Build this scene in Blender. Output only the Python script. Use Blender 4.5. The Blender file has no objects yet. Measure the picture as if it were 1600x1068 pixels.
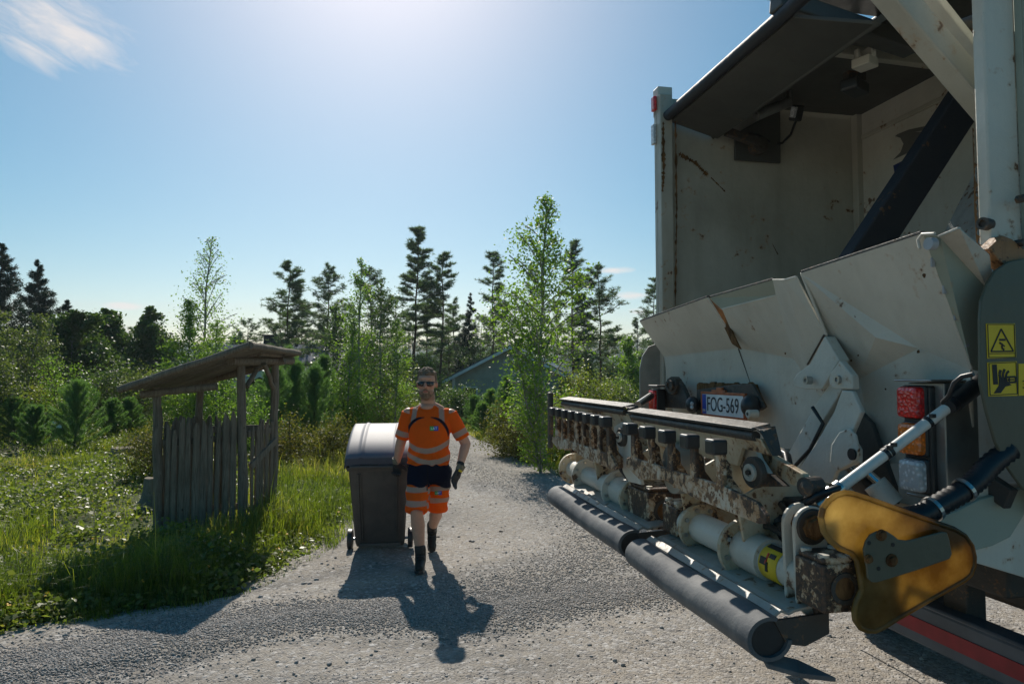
import bpy, math, random
import numpy as np
from mathutils import Vector, Matrix, noise as mnoise
R = math.radians
SC = bpy.context.scene
COL = SC.collection
# ---------------------------------------------------------------- camera
CAM_Z = 1.75; PITCH = 2.79; FPX = 1066.7
cd = bpy.data.cameras.new("camera"); cd.sensor_width = 36; cd.lens = 24.0
cd.clip_start = 0.05; cd.clip_end = 4000
cam = bpy.data.objects.new("camera", cd); COL.objects.link(cam)
cam.location = (0, 0, CAM_Z); cam.rotation_euler = (R(90 + PITCH), 0, 0)
SC.camera = cam
# ---------------------------------------------------------------- sun and sky
SUN_AZ = -11.5; SUN_EL = 40.0
sv = Vector((math.sin(R(SUN_AZ)) * math.cos(R(SUN_EL)), math.cos(R(SUN_AZ)) * math.cos(R(SUN_EL)), math.sin(R(SUN_EL))))
sl = bpy.data.lights.new("sun", 'SUN'); sl.energy = 4.2; sl.angle = R(0.53); sl.color = (1.0, 0.93, 0.82)
so = bpy.data.objects.new("sun", sl); COL.objects.link(so)
so.rotation_euler = (-sv).to_track_quat('-Z', 'Y').to_euler()
W = bpy.data.worlds.new("World"); SC.world = W; W.use_nodes = True
nt = W.node_tree; nt.nodes.clear()
def wn(t, **k):
    n = nt.nodes.new(t)
    for a, b in k.items(): setattr(n, a, b)
    return n
def wl(a, b): nt.links.new(a, b)
sky = wn('ShaderNodeTexSky', sky_type='NISHITA', sun_disc=False)
sky.sun_elevation = R(SUN_EL); sky.sun_rotation = R(SUN_AZ)
sky.air_density = 1.0; sky.dust_density = .9; sky.ozone_density = 2.0; sky.altitude = 100
tc = wn('ShaderNodeTexCoord')
sp = wn('ShaderNodeSeparateXYZ'); wl(tc.outputs['Generated'], sp.inputs[0])
def wm(op, a, b=None, c=None, clamp=False):
    n = wn('ShaderNodeMath', operation=op); n.use_clamp = clamp
    for i, v in enumerate((a, b, c)):
        if v is None: continue
        if isinstance(v, (int, float)): n.inputs[i].default_value = v
        else: wl(v, n.inputs[i])
    return n.outputs[0]
def blob(direction, sx, sz, stretch, scale, thr, gain, seed):
    # a cloud that hangs in one direction of the sky: azimuth / elevation mask times streaky noise
    az0 = math.atan2(direction[0], direction[1]); el0 = math.asin(direction[2])
    az = wm('ARCTAN2', sp.outputs[0], sp.outputs[1]); el = wm('ARCSINE', sp.outputs[2])
    da = wm('DIVIDE', wm('SUBTRACT', az, az0), sx); de = wm('DIVIDE', wm('SUBTRACT', el, el0), sz)
    m = wm('SUBTRACT', 1.0, wm('ADD', wm('MULTIPLY', da, da), wm('MULTIPLY', de, de)), clamp=True)
    cb = wn('ShaderNodeCombineXYZ')
    wl(wm('MULTIPLY', wm('ADD', az, wm('MULTIPLY', el, stretch[2])), stretch[0]), cb.inputs[0])
    wl(wm('MULTIPLY', wm('SUBTRACT', el, wm('MULTIPLY', az, stretch[2])), stretch[1]), cb.inputs[1]); cb.inputs[2].default_value = seed
    no = wn('ShaderNodeTexNoise'); no.inputs['Scale'].default_value = scale; no.inputs['Detail'].default_value = 7
    no.inputs['Roughness'].default_value = .6; no.inputs['Distortion'].default_value = .6
    wl(cb.outputs[0], no.inputs['Vector'])
    d = wm('MULTIPLY', wm('SUBTRACT', wm('ADD', no.outputs[0], wm('MULTIPLY', m, .35)), thr), gain, clamp=True)
    return wm('MULTIPLY', d, wm('SQRT', m), clamp=True)
def dirpx(px, py):
    v = Matrix.Rotation(R(PITCH), 3, 'X') @ Vector((px - 800, FPX, 534 - py)); return v.normalized()
clouds = None
for (px, py, sx, sz, st, sc_, th, g, sd) in [(95, 50, .10, .055, (6, 20, -.35), 2.2, .58, 2.6, 1.0), (30, 20, .14, .06, (6, 24, -.35), 2.0, .66, 1.6, 4.0),
        (195, 478, .028, .006, (10, 60, 0), 2, .45, 2.5, 2.0), (205, 517, .03, .009, (10, 50, 0), 2, .45, 1.8, 3.2), (962, 422, .030, .006, (12, 70, 0), 2, .45, 2.2, 5.1),
        (985, 462, .03, .007, (10, 90, 0), 2, .45, 2.4, 6.3), (1000, 486, .02, .006, (10, 70, 0), 2, .47, 2.0, 7.7), (780, 500, .16, .018, (7, 60, 0), 2, .66, 1.4, 8.0)]:
    b = blob(dirpx(px, py), sx, sz, st, sc_, th, g, sd)
    clouds = b if clouds is None else wm('MAXIMUM', clouds, b)
mx = wn('ShaderNodeMix', data_type='RGBA'); wl(wm('MULTIPLY', clouds, .85), mx.inputs[0])
hs = wn('ShaderNodeHueSaturation'); hs.inputs['Saturation'].default_value = 1.55; hs.inputs['Hue'].default_value = .477; wl(sky.outputs[0], hs.inputs['Color']); wl(hs.outputs[0], mx.inputs[6]); mx.inputs[7].default_value = (10.5, 9.6, 9.2, 1)
bg = wn('ShaderNodeBackground'); bg.inputs[1].default_value = 0.064; wl(mx.outputs[2], bg.inputs[0])
wo = wn('ShaderNodeOutputWorld'); wl(bg.outputs[0], wo.inputs[0])
SC.view_settings.view_transform = 'Standard'; SC.view_settings.look = 'None'; SC.view_settings.exposure = 0.36; SC.view_settings.gamma = 1
SC.render.engine = 'CYCLES'
SC.cycles.max_bounces = 7; SC.cycles.diffuse_bounces = 3; SC.cycles.glossy_bounces = 3; SC.cycles.transmission_bounces = 6; SC.cycles.transparent_max_bounces = 6
SC.cycles.use_denoising = True; SC.cycles.sample_clamp_indirect = 6

# ---------------------------------------------------------------- object helpers
def tag(o, label=None, cat=None, group=None, kind=None):
    if label: o["label"] = label
    if cat: o["category"] = cat
    if group: o["group"] = group
    if kind: o["kind"] = kind
    return o
def thing(name, label, cat, loc=(0, 0, 0), rz=0, group=None):
    o = bpy.data.objects.new(name, None); COL.objects.link(o); o.location = loc; o.rotation_euler = (0, 0, rz)
    o.empty_display_size = .2
    return tag(o, label, cat, group)
def link(name, me, parent=None, label=None):
    o = bpy.data.objects.new(name, me); COL.objects.link(o)
    if parent is not None: o.parent = parent
    if label: o["label"] = label
    return o
def npmesh(name, V, F, mats, smooth=False, mi=None, rnd=None, col=None):
    """numpy arrays -> mesh. F is (n,3) or (n,4)"""
    V = np.asarray(V, dtype=np.float32); F = np.asarray(F, dtype=np.int32)
    me = bpy.data.meshes.new(name)
    k = F.shape[1]; n = len(F)
    me.vertices.add(len(V)); me.vertices.foreach_set("co", V.ravel())
    me.loops.add(n * k); me.loops.foreach_set("vertex_index", F.ravel())
    me.polygons.add(n); me.polygons.foreach_set("loop_start", np.arange(0, n * k, k, dtype=np.int32))
    me.polygons.foreach_set("loop_total", np.full(n, k, dtype=np.int32))
    if smooth: me.polygons.foreach_set("use_smooth", np.ones(n, dtype=bool))
    if not isinstance(mats, (list, tuple)): mats = [mats]
    for m in mats: me.materials.append(m)
    if mi is not None: me.polygons.foreach_set("material_index", np.asarray(mi, dtype=np.int32))
    if rnd is not None:
        at = me.attributes.new("rnd", 'FLOAT', 'POINT'); at.data.foreach_set("value", np.asarray(rnd, dtype=np.float32))
    if col is not None:
        at = me.color_attributes.new("col", 'FLOAT_COLOR', 'POINT'); at.data.foreach_set("color", np.asarray(col, dtype=np.float32).ravel())
    me.update(calc_edges=True)
    return me

class MB:
    """collects shapes, then becomes ONE mesh object"""
    def __init__(s): s.v = []; s.f = []; s.sm = []; s.m = []; s.mat = 0
    def add(s, vs, fs, smooth=False):
        b = len(s.v); s.v += [tuple(v) for v in vs]
        for f in fs: s.f.append(tuple(b + i for i in f)); s.sm.append(smooth); s.m.append(s.mat)
        return s
    def box(s, c, size, rot=None):
        hx, hy, hz = [a / 2 for a in size]
        vs = [Vector((x, y, z)) for x in (-hx, hx) for y in (-hy, hy) for z in (-hz, hz)]
        if rot is not None: vs = [rot @ v for v in vs]
        c = Vector(c)
        return s.add([v + c for v in vs], [(0, 1, 3, 2), (4, 6, 7, 5), (0, 4, 5, 1), (2, 3, 7, 6), (0, 2, 6, 4), (1, 5, 7, 3)])
    def bar(s, a, b, w, h, up=(0, 0, 1)):
        a = Vector(a); b = Vector(b); d = (b - a); L = d.length; d.normalize(); up = Vector(up)
        x = d.cross(up)
        if x.length < 1e-4: x = d.cross(Vector((1, 0, 0)))
        x.normalize(); z = x.cross(d)
        vs = [p + x * i * w / 2 + z * j * h / 2 for p in (a, b) for i, j in ((-1, -1), (1, -1), (1, 1), (-1, 1))]
        return s.add(vs, [(0, 1, 2, 3), (7, 6, 5, 4), (0, 4, 5, 1), (1, 5, 6, 2), (2, 6, 7, 3), (3, 7, 4, 0)])
    def tube(s, pts, r, n=10, smooth=True, caps=True):
        pts = [Vector(p) for p in pts]; rs = r if isinstance(r, (list, tuple)) else [r] * len(pts)
        vs = []; fs = []; ref = None
        for i, p in enumerate(pts):
            d = (pts[min(i + 1, len(pts) - 1)] - pts[max(i - 1, 0)]).normalized()
            if ref is None:
                ref = d.cross(Vector((0, 0, 1)))
                if ref.length < .05: ref = d.cross(Vector((1, 0, 0)))
            ref = (ref - d * ref.dot(d)).normalized(); b = d.cross(ref)
            for k in range(n):
                a = 2 * math.pi * k / n
                vs.append(p + (ref * math.cos(a) + b * math.sin(a)) * rs[i])
        for i in range(len(pts) - 1):
            for k in range(n):
                fs.append((i * n + k, i * n + (k + 1) % n, (i + 1) * n + (k + 1) % n, (i + 1) * n + k))
        s.add(vs, fs, smooth)
        if caps:
            s.add(vs[:n], [tuple(range(n - 1, -1, -1))]); s.add(vs[-n:], [tuple(range(n))])
        return s
    def cyl(s, a, b, r, n=20, smooth=True): return s.tube([a, b], r, n, smooth)
    def prism(s, poly, ext):
        """poly: 3D points; ext: vector; polygon extruded by ext"""
        n = len(poly); e = Vector(ext); a = [Vector(p) for p in poly]
        nrm = Vector((0, 0, 0))
        for i in range(n): nrm += a[i].cross(a[(i + 1) % n])
        if nrm.dot(e) > 0: a = a[::-1]
        vs = a + [p + e for p in a]
        return s.add(vs, [tuple(range(n)), tuple(range(2 * n - 1, n - 1, -1))] + [((i + 1) % n, i, n + i, n + (i + 1) % n) for i in range(n)])
    def sphere(s, c, r, n=14, m=9):
        c = Vector(c); r = Vector(r) if not isinstance(r, (int, float)) else Vector((r, r, r)); vs = []; fs = []
        for i in range(m + 1):
            t = math.pi * i / m
            for k in range(n):
                a = 2 * math.pi * k / n
                vs.append(c + Vector((r.x * math.sin(t) * math.cos(a), r.y * math.sin(t) * math.sin(a), r.z * math.cos(t))))
        for i in range(m):
            for k in range(n): fs.append((i * n + k, (i + 1) * n + k, (i + 1) * n + (k + 1) % n, i * n + (k + 1) % n))
        return s.add(vs, fs, True)
    def lathe(s, c, axis, prof, n=24, smooth=False):
        """prof = [(distance along axis, radius)]"""
        axis = Vector(axis).normalized(); pts = [Vector(c) + axis * d for d, _ in prof]
        ref = axis.cross(Vector((0, 0, 1)))
        if ref.length < .05: ref = Vector((1, 0, 0))
        ref.normalize(); b = axis.cross(ref); vs = []; fs = []
        for (p, (_, r)) in zip(pts, prof):
            for k in range(n):
                a = 2 * math.pi * k / n; vs.append(p + (ref * math.cos(a) + b * math.sin(a)) * r)
        for i in range(len(prof) - 1):
            for k in range(n): fs.append((i * n + k, i * n + (k + 1) % n, (i + 1) * n + (k + 1) % n, (i + 1) * n + k))
        return s.add(vs, fs, smooth)
    def build(s, name, mats, parent=None, label=None, bevel=0, solid=0, seg=2):
        me = bpy.data.meshes.new(name)
        me.from_pydata(s.v, [], s.f)
        me.polygons.foreach_set("use_smooth", s.sm)
        if not isinstance(mats, (list, tuple)): mats = [mats]
        for m in mats: me.materials.append(m)
        me.polygons.foreach_set("material_index", s.m)
        me.update()
        o = link(name, me, parent, label)
        if solid:
            md = o.modifiers.new("thick", 'SOLIDIFY'); md.thickness = solid; md.offset = 0
        if bevel:
            md = o.modifiers.new("bevel", 'BEVEL'); md.width = bevel; md.segments = seg; md.limit_method = 'ANGLE'; md.angle_limit = R(35)
            md.harden_normals = False
        return o
def baked(o):
    """evaluate modifiers into plain mesh data"""
    dg = bpy.context.evaluated_depsgraph_get(); dg.update()
    me = bpy.data.meshes.new_from_object(o.evaluated_get(dg)); o.modifiers.clear(); o.data = me
    return o
def copy_tree(o, parent=None):
    c = o.copy(); COL.objects.link(c)
    if parent is not None: c.parent = parent
    for ch in list(o.children): copy_tree(ch, c)
    return c
def text_mesh(name, txt, size, mat, parent, mtx, extrude=.0006, sx=1.0, fit=None):
    cu = bpy.data.curves.new(name, 'FONT'); cu.body = txt; cu.size = size; cu.extrude = extrude
    cu.align_x = 'CENTER'; cu.align_y = 'CENTER'
    t = bpy.data.objects.new(name, cu); COL.objects.link(t)
    dg = bpy.context.evaluated_depsgraph_get(); dg.update()
    me = bpy.data.meshes.new_from_object(t.evaluated_get(dg)); t_w = t.dimensions.x or 1; bpy.data.objects.remove(t)
    if fit: sx = fit / t_w
    me.transform(Matrix.Diagonal((sx, 1, 1, 1))); me.transform(mtx)
    me.materials.clear(); me.materials.append(mat)
    return link(name, me, parent)

# ---------------------------------------------------------------- material helpers
class NM:
    def __init__(s, name):
        s.m = bpy.data.materials.new(name); s.m.use_nodes = True; s.t = s.m.node_tree; s.t.nodes.clear()
        s.out = s.t.nodes.new('ShaderNodeOutputMaterial'); s.tc = s.t.nodes.new('ShaderNodeTexCoord')
    def n(s, t, **k):
        n = s.t.nodes.new(t)
        for a, b in k.items(): setattr(n, a, b)
        return n
    def l(s, a, b): s.t.links.new(a, b)
    def setin(s, n, key, v):
        if isinstance(v, (int, float)): n.inputs[key].default_value = v
        elif isinstance(v, (tuple, list)): n.inputs[key].default_value = (*v, 1) if len(v) == 3 and n.inputs[key].type == 'RGBA' else v
        else: s.l(v, n.inputs[key])
    def math(s, op, a, b=None, clamp=False):
        n = s.n('ShaderNodeMath', operation=op); n.use_clamp = clamp; s.setin(n, 0, a)
        if b is not None: s.setin(n, 1, b)
        return n.outputs[0]
    def coord(s, kind='Object', scale=(1, 1, 1)):
        mp = s.n('ShaderNodeMapping'); s.l(s.tc.outputs[kind], mp.inputs[0]); mp.inputs['Scale'].default_value = scale
        return mp.outputs[0]
    def noise(s, scale, detail=4, rough=.55, vec=None, dist=0, out=0):
        n = s.n('ShaderNodeTexNoise'); n.inputs['Scale'].default_value = scale; n.inputs['Detail'].default_value = detail
        n.inputs['Roughness'].default_value = rough; n.inputs['Distortion'].default_value = dist
        s.l(vec if vec is not None else s.coord(), n.inputs['Vector']); return n.outputs[out]
    def voro(s, scale, vec=None, feature='F1', out='Distance'):
        n = s.n('ShaderNodeTexVoronoi', feature=feature); n.inputs['Scale'].default_value = scale
        s.l(vec if vec is not None else s.coord(), n.inputs['Vector']); return n.outputs[out]
    def step(s, v, lo, hi):
        n = s.n('ShaderNodeMapRange'); n.clamp = True; s.l(v, n.inputs[0]); n.inputs[1].default_value = lo; n.inputs[2].default_value = hi
        return n.outputs[0]
    def ramp(s, v, stops):
        n = s.n('ShaderNodeValToRGB'); e = n.color_ramp.elements
        while len(e) < len(stops): e.new(.5)
        for el, (p, c) in zip(e, stops): el.position = p; el.color = (*c, 1)
        s.l(v, n.inputs[0]); return n.outputs[0]
    def mix(s, f, a, b, blend='MIX'):
        n = s.n('ShaderNodeMix', data_type='RGBA', blend_type=blend); s.setin(n, 0, f)
        s.setin(n, 6, a); s.setin(n, 7, b); return n.outputs[2]
    def bump(s, h, strength=.3, dist=.01, normal=None):
        n = s.n('ShaderNodeBump'); n.inputs['Strength'].default_value = strength; n.inputs['Distance'].default_value = dist
        s.l(h, n.inputs['Height'])
        if normal is not None: s.l(normal, n.inputs['Normal'])
        return n.outputs[0]
    def attr(s, name, out='Fac'):
        n = s.n('ShaderNodeAttribute'); n.attribute_name = name; return n.outputs[out]
    def bsdf(s, color, rough=.6, metal=0, normal=None, spec=.5, **k):
        p = s.n('ShaderNodeBsdfPrincipled'); s.setin(p, 'Base Color', color); s.setin(p, 'Roughness', rough); s.setin(p, 'Metallic', metal)
        s.setin(p, 'Specular IOR Level', spec)
        if normal is not None: s.l(normal, p.inputs['Normal'])
        for a, b in k.items(): s.setin(p, a, b)
        return p.outputs[0]
    def done(s, sh): s.l(sh, s.out.inputs[0]); return s.m
def simple(name, color, rough=.6, metal=0, var=.12, scale=8, bump=.0, spec=.5, bscale=60):
    m = NM(name); c = tuple(color)
    n = m.noise(scale, 5)
    col = m.mix(m.step(n, .3, .7), tuple(x * (1 - var) for x in c), tuple(min(1, x * (1 + var)) for x in c))
    nr = m.bump(m.noise(bscale, 3), bump, .004) if bump else None
    return m.done(m.bsdf(col, rough, metal, nr, spec))
HAZE_D = .0003
# ================================================================ ground, road, gravel
rng = np.random.default_rng(7)
def smooth01(x): x = np.clip(x, 0, 1); return x * x * (3 - 2 * x)
def vnoise(x, y, s, seed=0):
    """cheap smooth value noise, vectorised"""
    x = np.asarray(x, float) * s + seed * 17.3; y = np.asarray(y, float) * s + seed * 9.7
    xi = np.floor(x); yi = np.floor(y); fx = x - xi; fy = y - yi; fx = fx * fx * (3 - 2 * fx); fy = fy * fy * (3 - 2 * fy)
    def h(a, b):
        v = np.sin(a * 127.1 + b * 311.7 + seed * 3.1) * 43758.5453; return v - np.floor(v)
    return (h(xi, yi) * (1 - fx) + h(xi + 1, yi) * fx) * (1 - fy) + (h(xi, yi + 1) * (1 - fx) + h(xi + 1, yi + 1) * fx) * fy
ROAD = np.array([(-9, 1.2), (-9, 3.2), (-5.2, 3.95), (-3.75, 4.4), (-3.3, 4.75), (-2.95, 5.0), (-2.36, 5.35), (-2.1, 5.85), (-1.85, 7.1), (-1.9, 8.6), (-2.1, 11), (-2.7, 15), (-3.5, 20), (-4.6, 26),
                 (-6.2, 32), (-9, 40), (-6.5, 40), (-3.6, 32), (-2.0, 25), (-1.2, 20.5), (-.35, 16.5), (.25, 13.6), (.85, 12.0), (1.8, 11.2), (4, 10.6), (14, 9.5), (30, 8), (30, -12), (-9, -12), (-40, -8), (-40, -2)])
def inpoly(x, y, P=ROAD):
    x = np.asarray(x); y = np.asarray(y); c = np.zeros(x.shape, bool); n = len(P); j = n - 1
    for i in range(n):
        xi, yi = P[i]; xj, yj = P[j]
        k = ((yi > y) != (yj > y)) & (x < (xj - xi) * (y - yi) / (yj - yi + 1e-12) + xi)
        c ^= k; j = i
    return c
def edge_dist(x, y, P=ROAD):
    x = np.asarray(x, float); y = np.asarray(y, float); d = np.full(x.shape, 1e9)
    for i in range(len(P)):
        a = P[i]; b = P[(i + 1) % len(P)]; ab = b - a; t = np.clip(((x - a[0]) * ab[0] + (y - a[1]) * ab[1]) / (ab @ ab), 0, 1)
        d = np.minimum(d, np.hypot(x - a[0] - t * ab[0], y - a[1] - t * ab[1]))
    return d
def hbase(x, y):
    """broad lie of the land"""
    x = np.asarray(x, float); y = np.asarray(y, float)
    far = smooth01((y - 24) / 70) * -4.6 + smooth01((y - 16) / 30) * -.55
    left = smooth01((-x - 6) / 22) * smooth01((60 - y) / 50) * .35 * smooth01((y - 10) / 10)
    return far + left
def hgr(x, y):
    d = edge_dist(x, y)
    b = smooth01(d / 1.2)
    return hbase(x, y) + b * (.10 * (vnoise(x, y, .55, 1) - .35) + .05 * (vnoise(x, y, 1.7, 2) - .5) + .06) - .015
BAND = np.array([(-5, 3.55), (-3.0, 4.12), (-2.4, 4.5), (-1.6, 5.05), (-.47, 5.05), (.5, 5.45), (1.6, 5.75), (3.5, 6.0)])
RUT1 = np.array([(-3, 26), (-2.3, 19), (-1.2, 14), (.1, 11), (.9, 9), (1.1, 7.6), (.9, 6.6), (.2, 5.9), (-1, 5.2)])
def pdist(x, y, L):
    x = np.asarray(x, float); y = np.asarray(y, float); d = np.full(x.shape, 1e9)
    for i in range(len(L) - 1):
        a = L[i]; b = L[i + 1]; ab = b - a; t = np.clip(((x - a[0]) * ab[0] + (y - a[1]) * ab[1]) / (ab @ ab), 0, 1)
        d = np.minimum(d, np.hypot(x - a[0] - t * ab[0], y - a[1] - t * ab[1]))
    return d
def rutmask(x, y):
    w = .35 * (vnoise(x, y, .9, 5) - .5); o = np.zeros_like(x)
    for dx, a in ((-.55, 1), (.45, .8), (-2.0, .9), (-2.75, .6), (1.1, .6)): o = np.maximum(o, a * np.exp(-((pdist(x, y, RUT1 + np.array([dx, 0])) + w) / .2) ** 2))
    for dy, a in ((.55, .8), (-.5, .9), (-1.1, .7), (-.8, .5)): o = np.maximum(o, a * np.exp(-((pdist(x, y, BAND + np.array([0, dy])) + w) / .11) ** 2))
    return o * np.clip(vnoise(x, y, 2.2, 15) * 1.6, 0, 1)
def hroad(x, y):
    w = .35 * (vnoise(x, y, .9, 5) - .5)
    band = np.exp(-((pdist(x, y, BAND) + w) / .30) ** 2)
    r1 = np.exp(-((pdist(x, y, RUT1) + w) / .30) ** 2)
    r2 = np.exp(-((pdist(x, y, RUT1 + np.array([-1.7, 0])) + w) / .28) ** 2)
    return hbase(x, y) + .004 + .020 * band + .014 * (r1 * .8 - r2 * .4) - .022 * rutmask(x, y) + .020 * (vnoise(x, y, 1.3, 3) - .5) + .007 * (vnoise(x, y, 6, 4) - .5) + .004 * (vnoise(x, y, 19, 6) - .5)
def grid_mesh(xs, ys, hf, name, mat, keep=None, smooth=True):
    X, Y = np.meshgrid(xs, ys); Z = hf(X, Y)
    V = np.stack([X.ravel(), Y.ravel(), Z.ravel()], 1); nx = len(xs); ny = len(ys)
    i = np.arange(nx - 1)[None, :] + np.arange(ny - 1)[:, None] * nx; i = i.ravel()
    F = np.stack([i, i + 1, i + nx + 1, i + nx], 1)
    if keep is not None:
        c = V[F].mean(1); F = F[keep(c[:, 0], c[:, 1])]
        u, inv = np.unique(F.ravel(), return_inverse=True); V = V[u]; F = inv.reshape(-1, 4)
    return npmesh(name, V, F, mat, smooth, rnd=rutmask(V[:, 0], V[:, 1]) if keep is not None else None)
def steps(a, b, lo, hi, p=0., s=1.0, mx=60.):
    """coordinates from a to b with spacing growing from lo with distance from p"""
    out = [a]
    while out[-1] < b:
        out.append(out[-1] + min(mx, lo + hi * max(0, abs(out[-1] - p) - s)))
    return np.array(out)
# materials
m = NM("soil")
v = m.coord()
n1 = m.noise(.35, 5, vec=v); n2 = m.noise(3, 6, vec=v)
c = m.ramp(n2, [(.3, (.035, .035, .014)), (.5, (.06, .065, .02)), (.7, (.085, .075, .035))])
c = m.mix(m.step(n1, .45, .65), c, (.045, .07, .015))
MAT_SOIL = m.done(m.bsdf(c, .95, normal=m.bump(m.noise(14, 6), .8, .03), spec=.2))
m = NM("gravel")
v = m.coord()
big = m.noise(.8, 5, vec=v); mid = m.noise(5, 6, .65, vec=v); fine = m.noise(70, 4, .7, vec=v)
vc = m.voro(75, vec=v, out='Color'); vd = m.voro(75, vec=v)
vd2 = m.voro(34, vec=v); vc2 = m.voro(34, vec=v, out='Color')
sepc = m.n('ShaderNodeSeparateColor'); m.l(vc, sepc.inputs[0]); sepc2 = m.n('ShaderNodeSeparateColor'); m.l(vc2, sepc2.inputs[0])
c = m.ramp(sepc.outputs[0], [(0, (.19, .172, .150)), (.5, (.33, .300, .265)), (1, (.50, .475, .44))])
c = m.mix(m.step(mid, .4, .65), c, (.325, .285, .238))
rt = m.attr('rnd'); c = m.mix(m.math('MULTIPLY', m.math('MULTIPLY', rt, m.step(mid, .2, .45)), .9), c, (.165, .158, .15))
c2 = m.ramp(sepc2.outputs[0], [(0, (.19, .175, .165)), (.6, (.35, .33, .31)), (1, (.52, .50, .48))])
c = m.mix(m.math('MULTIPLY', m.step(sepc2.outputs[1], .55, .6), .8), c, c2)
c = m.mix(m.math('MULTIPLY', m.step(big, .42, .62), .4), c, (.25, .225, .195))
hgt = m.math('ADD', m.math('MULTIPLY', vd, -.6), m.math('ADD', m.math('MULTIPLY', mid, 1.2), m.math('MULTIPLY', fine, .5)))
hgt = m.math('ADD', hgt, m.math('MULTIPLY', m.math('MULTIPLY', vd2, -1.0), m.step(sepc2.outputs[1], .55, .6)))
MAT_GRAVEL = m.done(m.bsdf(c, .95, normal=m.bump(hgt, .9, .012), spec=.25))
m = NM("stone")
r = m.attr("rnd")
c = m.ramp(r, [(0, (.19, .18, .17)), (.35, (.30, .285, .27)), (.7, (.40, .38, .36)), (.9, (.37, .31, .27)), (1, (.56, .54, .51))])
c = m.mix(m.math('MULTIPLY', m.noise(120, 3), .35), c, (.2, .19, .18))
MAT_STONE = m.done(m.bsdf(c, .85, spec=.35))

xs = np.unique(np.concatenate([-steps(8, 900, .6, .12)[::-1], np.arange(-8, 8, .16), steps(8, 900, .6, .12)]))
ys = np.unique(np.concatenate([-steps(3, 120, .6, .2)[::-1], np.arange(-3, 30, .16), steps(30, 1500, .6, .10)]))
xs = xs[np.insert(np.diff(xs) > 1e-3, 0, True)]; ys = ys[np.insert(np.diff(ys) > 1e-3, 0, True)]
def hground(X, Y):
    Z = hgr(X, Y); ins = inpoly(X, Y)
    Z = np.where(ins, Z - .16 * smooth01(edge_dist(X, Y) / .25), Z)
    # lake basin, then the far shore rising to the wooded ridge
    lake = smooth01((Y - 88) / 25)
    Z = Z - lake * 3.0
    shore = smooth01((Y - 380 - 40 * (vnoise(X, Y * 0, .01, 3))) / 60) * 6.0
    ridge = smooth01((Y - 430) / 420) * (16 + 22 * vnoise(X, Y, .0035, 9) + 7 * vnoise(X, Y, .012, 4))
    side = smooth01((np.abs(X + 20) - 105 - .15 * Y) / 40) * smooth01((Y - 60) / 60) * 5.5
    return Z + shore + ridge + side * (1 - smooth01((Y - 380) / 60))
g = link("ground", grid_mesh(xs, ys, hground, "ground", MAT_SOIL)); tag(g, kind="structure")
xr = np.unique(np.concatenate([-steps(6, 40, .25, .2)[::-1], np.arange(-6, 6, .045), steps(6, 30, .25, .2)]))
yr = np.unique(np.concatenate([-steps(0, 12, .2, .2)[::-1], np.arange(0, 14, .045), steps(14, 40, .10, .01)]))
xr = xr[np.insert(np.diff(xr) > 1e-3, 0, True)]; yr = yr[np.insert(np.diff(yr) > 1e-3, 0, True)]
g = link("gravel_road", grid_mesh(xr, yr, hroad, "gravel_road", MAT_GRAVEL, keep=lambda x, y: inpoly(x, y) | (edge_dist(x, y) < .1 + .25 * vnoise(x, y, 3, 8))))
tag(g, kind="structure")
# loose stones
def stones(N, sizes, where, seed, subdiv=0):
    r = np.random.default_rng(seed)
    base = np.array([(1, 0, 0), (-1, 0, 0), (0, 1, 0), (0, -1, 0), (0, 0, 1), (0, 0, -1)], float)
    bf = np.array([(0, 2, 4), (2, 1, 4), (1, 3, 4), (3, 0, 4), (2, 0, 5), (1, 2, 5), (3, 1, 5), (0, 3, 5)])
    if subdiv:
        vs = list(map(tuple, base)); cache = {}; nf = []
        def mid(a, b):
            k = (min(a, b), max(a, b))
            if k not in cache:
                q = (np.array(vs[a]) + np.array(vs[b])); q /= np.linalg.norm(q); vs.append(tuple(q)); cache[k] = len(vs) - 1
            return cache[k]
        for a, b, c_ in bf:
            ab, bc, ca = mid(a, b), mid(b, c_), mid(c_, a); nf += [(a, ab, ca), (ab, b, bc), (ca, bc, c_), (ab, bc, ca)]
        base = np.array(vs); bf = np.array(nf)
    P = where(r, N); N = len(P); s = sizes(r, N)
    V = base[None] * (1 + .35 * (r.random((N, len(base), 1)) - .5))
    V = V * np.stack([r.uniform(.8, 1.35, N), r.uniform(.7, 1.1, N), r.uniform(.45, .8, N)], 1)[:, None]
    a = r.uniform(0, 6.283, N); ca, sa = np.cos(a), np.sin(a)
    tx = r.uniform(-.5, .5, N); ct, st = np.cos(tx), np.sin(tx)
    y2 = V[..., 1] * ct[:, None] - V[..., 2] * st[:, None]; z2 = V[..., 1] * st[:, None] + V[..., 2] * ct[:, None]
    x3 = V[..., 0] * ca[:, None] - y2 * sa[:, None]; y3 = V[..., 0] * sa[:, None] + y2 * ca[:, None]
    V = np.stack([x3, y3, z2], -1) * (s / 2)[:, None, None]
    Z = hroad(P[:, 0], P[:, 1]) + s * .12
    V = V + np.stack([P[:, 0], P[:, 1], Z], 1)[:, None]
    F = (bf[None] + (np.arange(N) * len(base))[:, None, None]).reshape(-1, 3)
    return V.reshape(-1, 3), F, np.repeat(r.random(N), len(base))
def in_view(P, x0=-.85, x1=.85): return P[(P[:, 0] > P[:, 1] * x0) & (P[:, 0] < P[:, 1] * x1)]
def w_fine(r, n):
    y = 2.7 + (15 - 2.7) * r.random(n) ** 1.7; P = np.stack([r.uniform(-.85, .85, n) * y, y], 1)
    P = P[inpoly(P[:, 0], P[:, 1])]
    k = .08 + .92 * smooth01((vnoise(P[:, 0], P[:, 1], 1.6, 11) - .35) / .3)
    return P[r.random(len(P)) < k]
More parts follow.
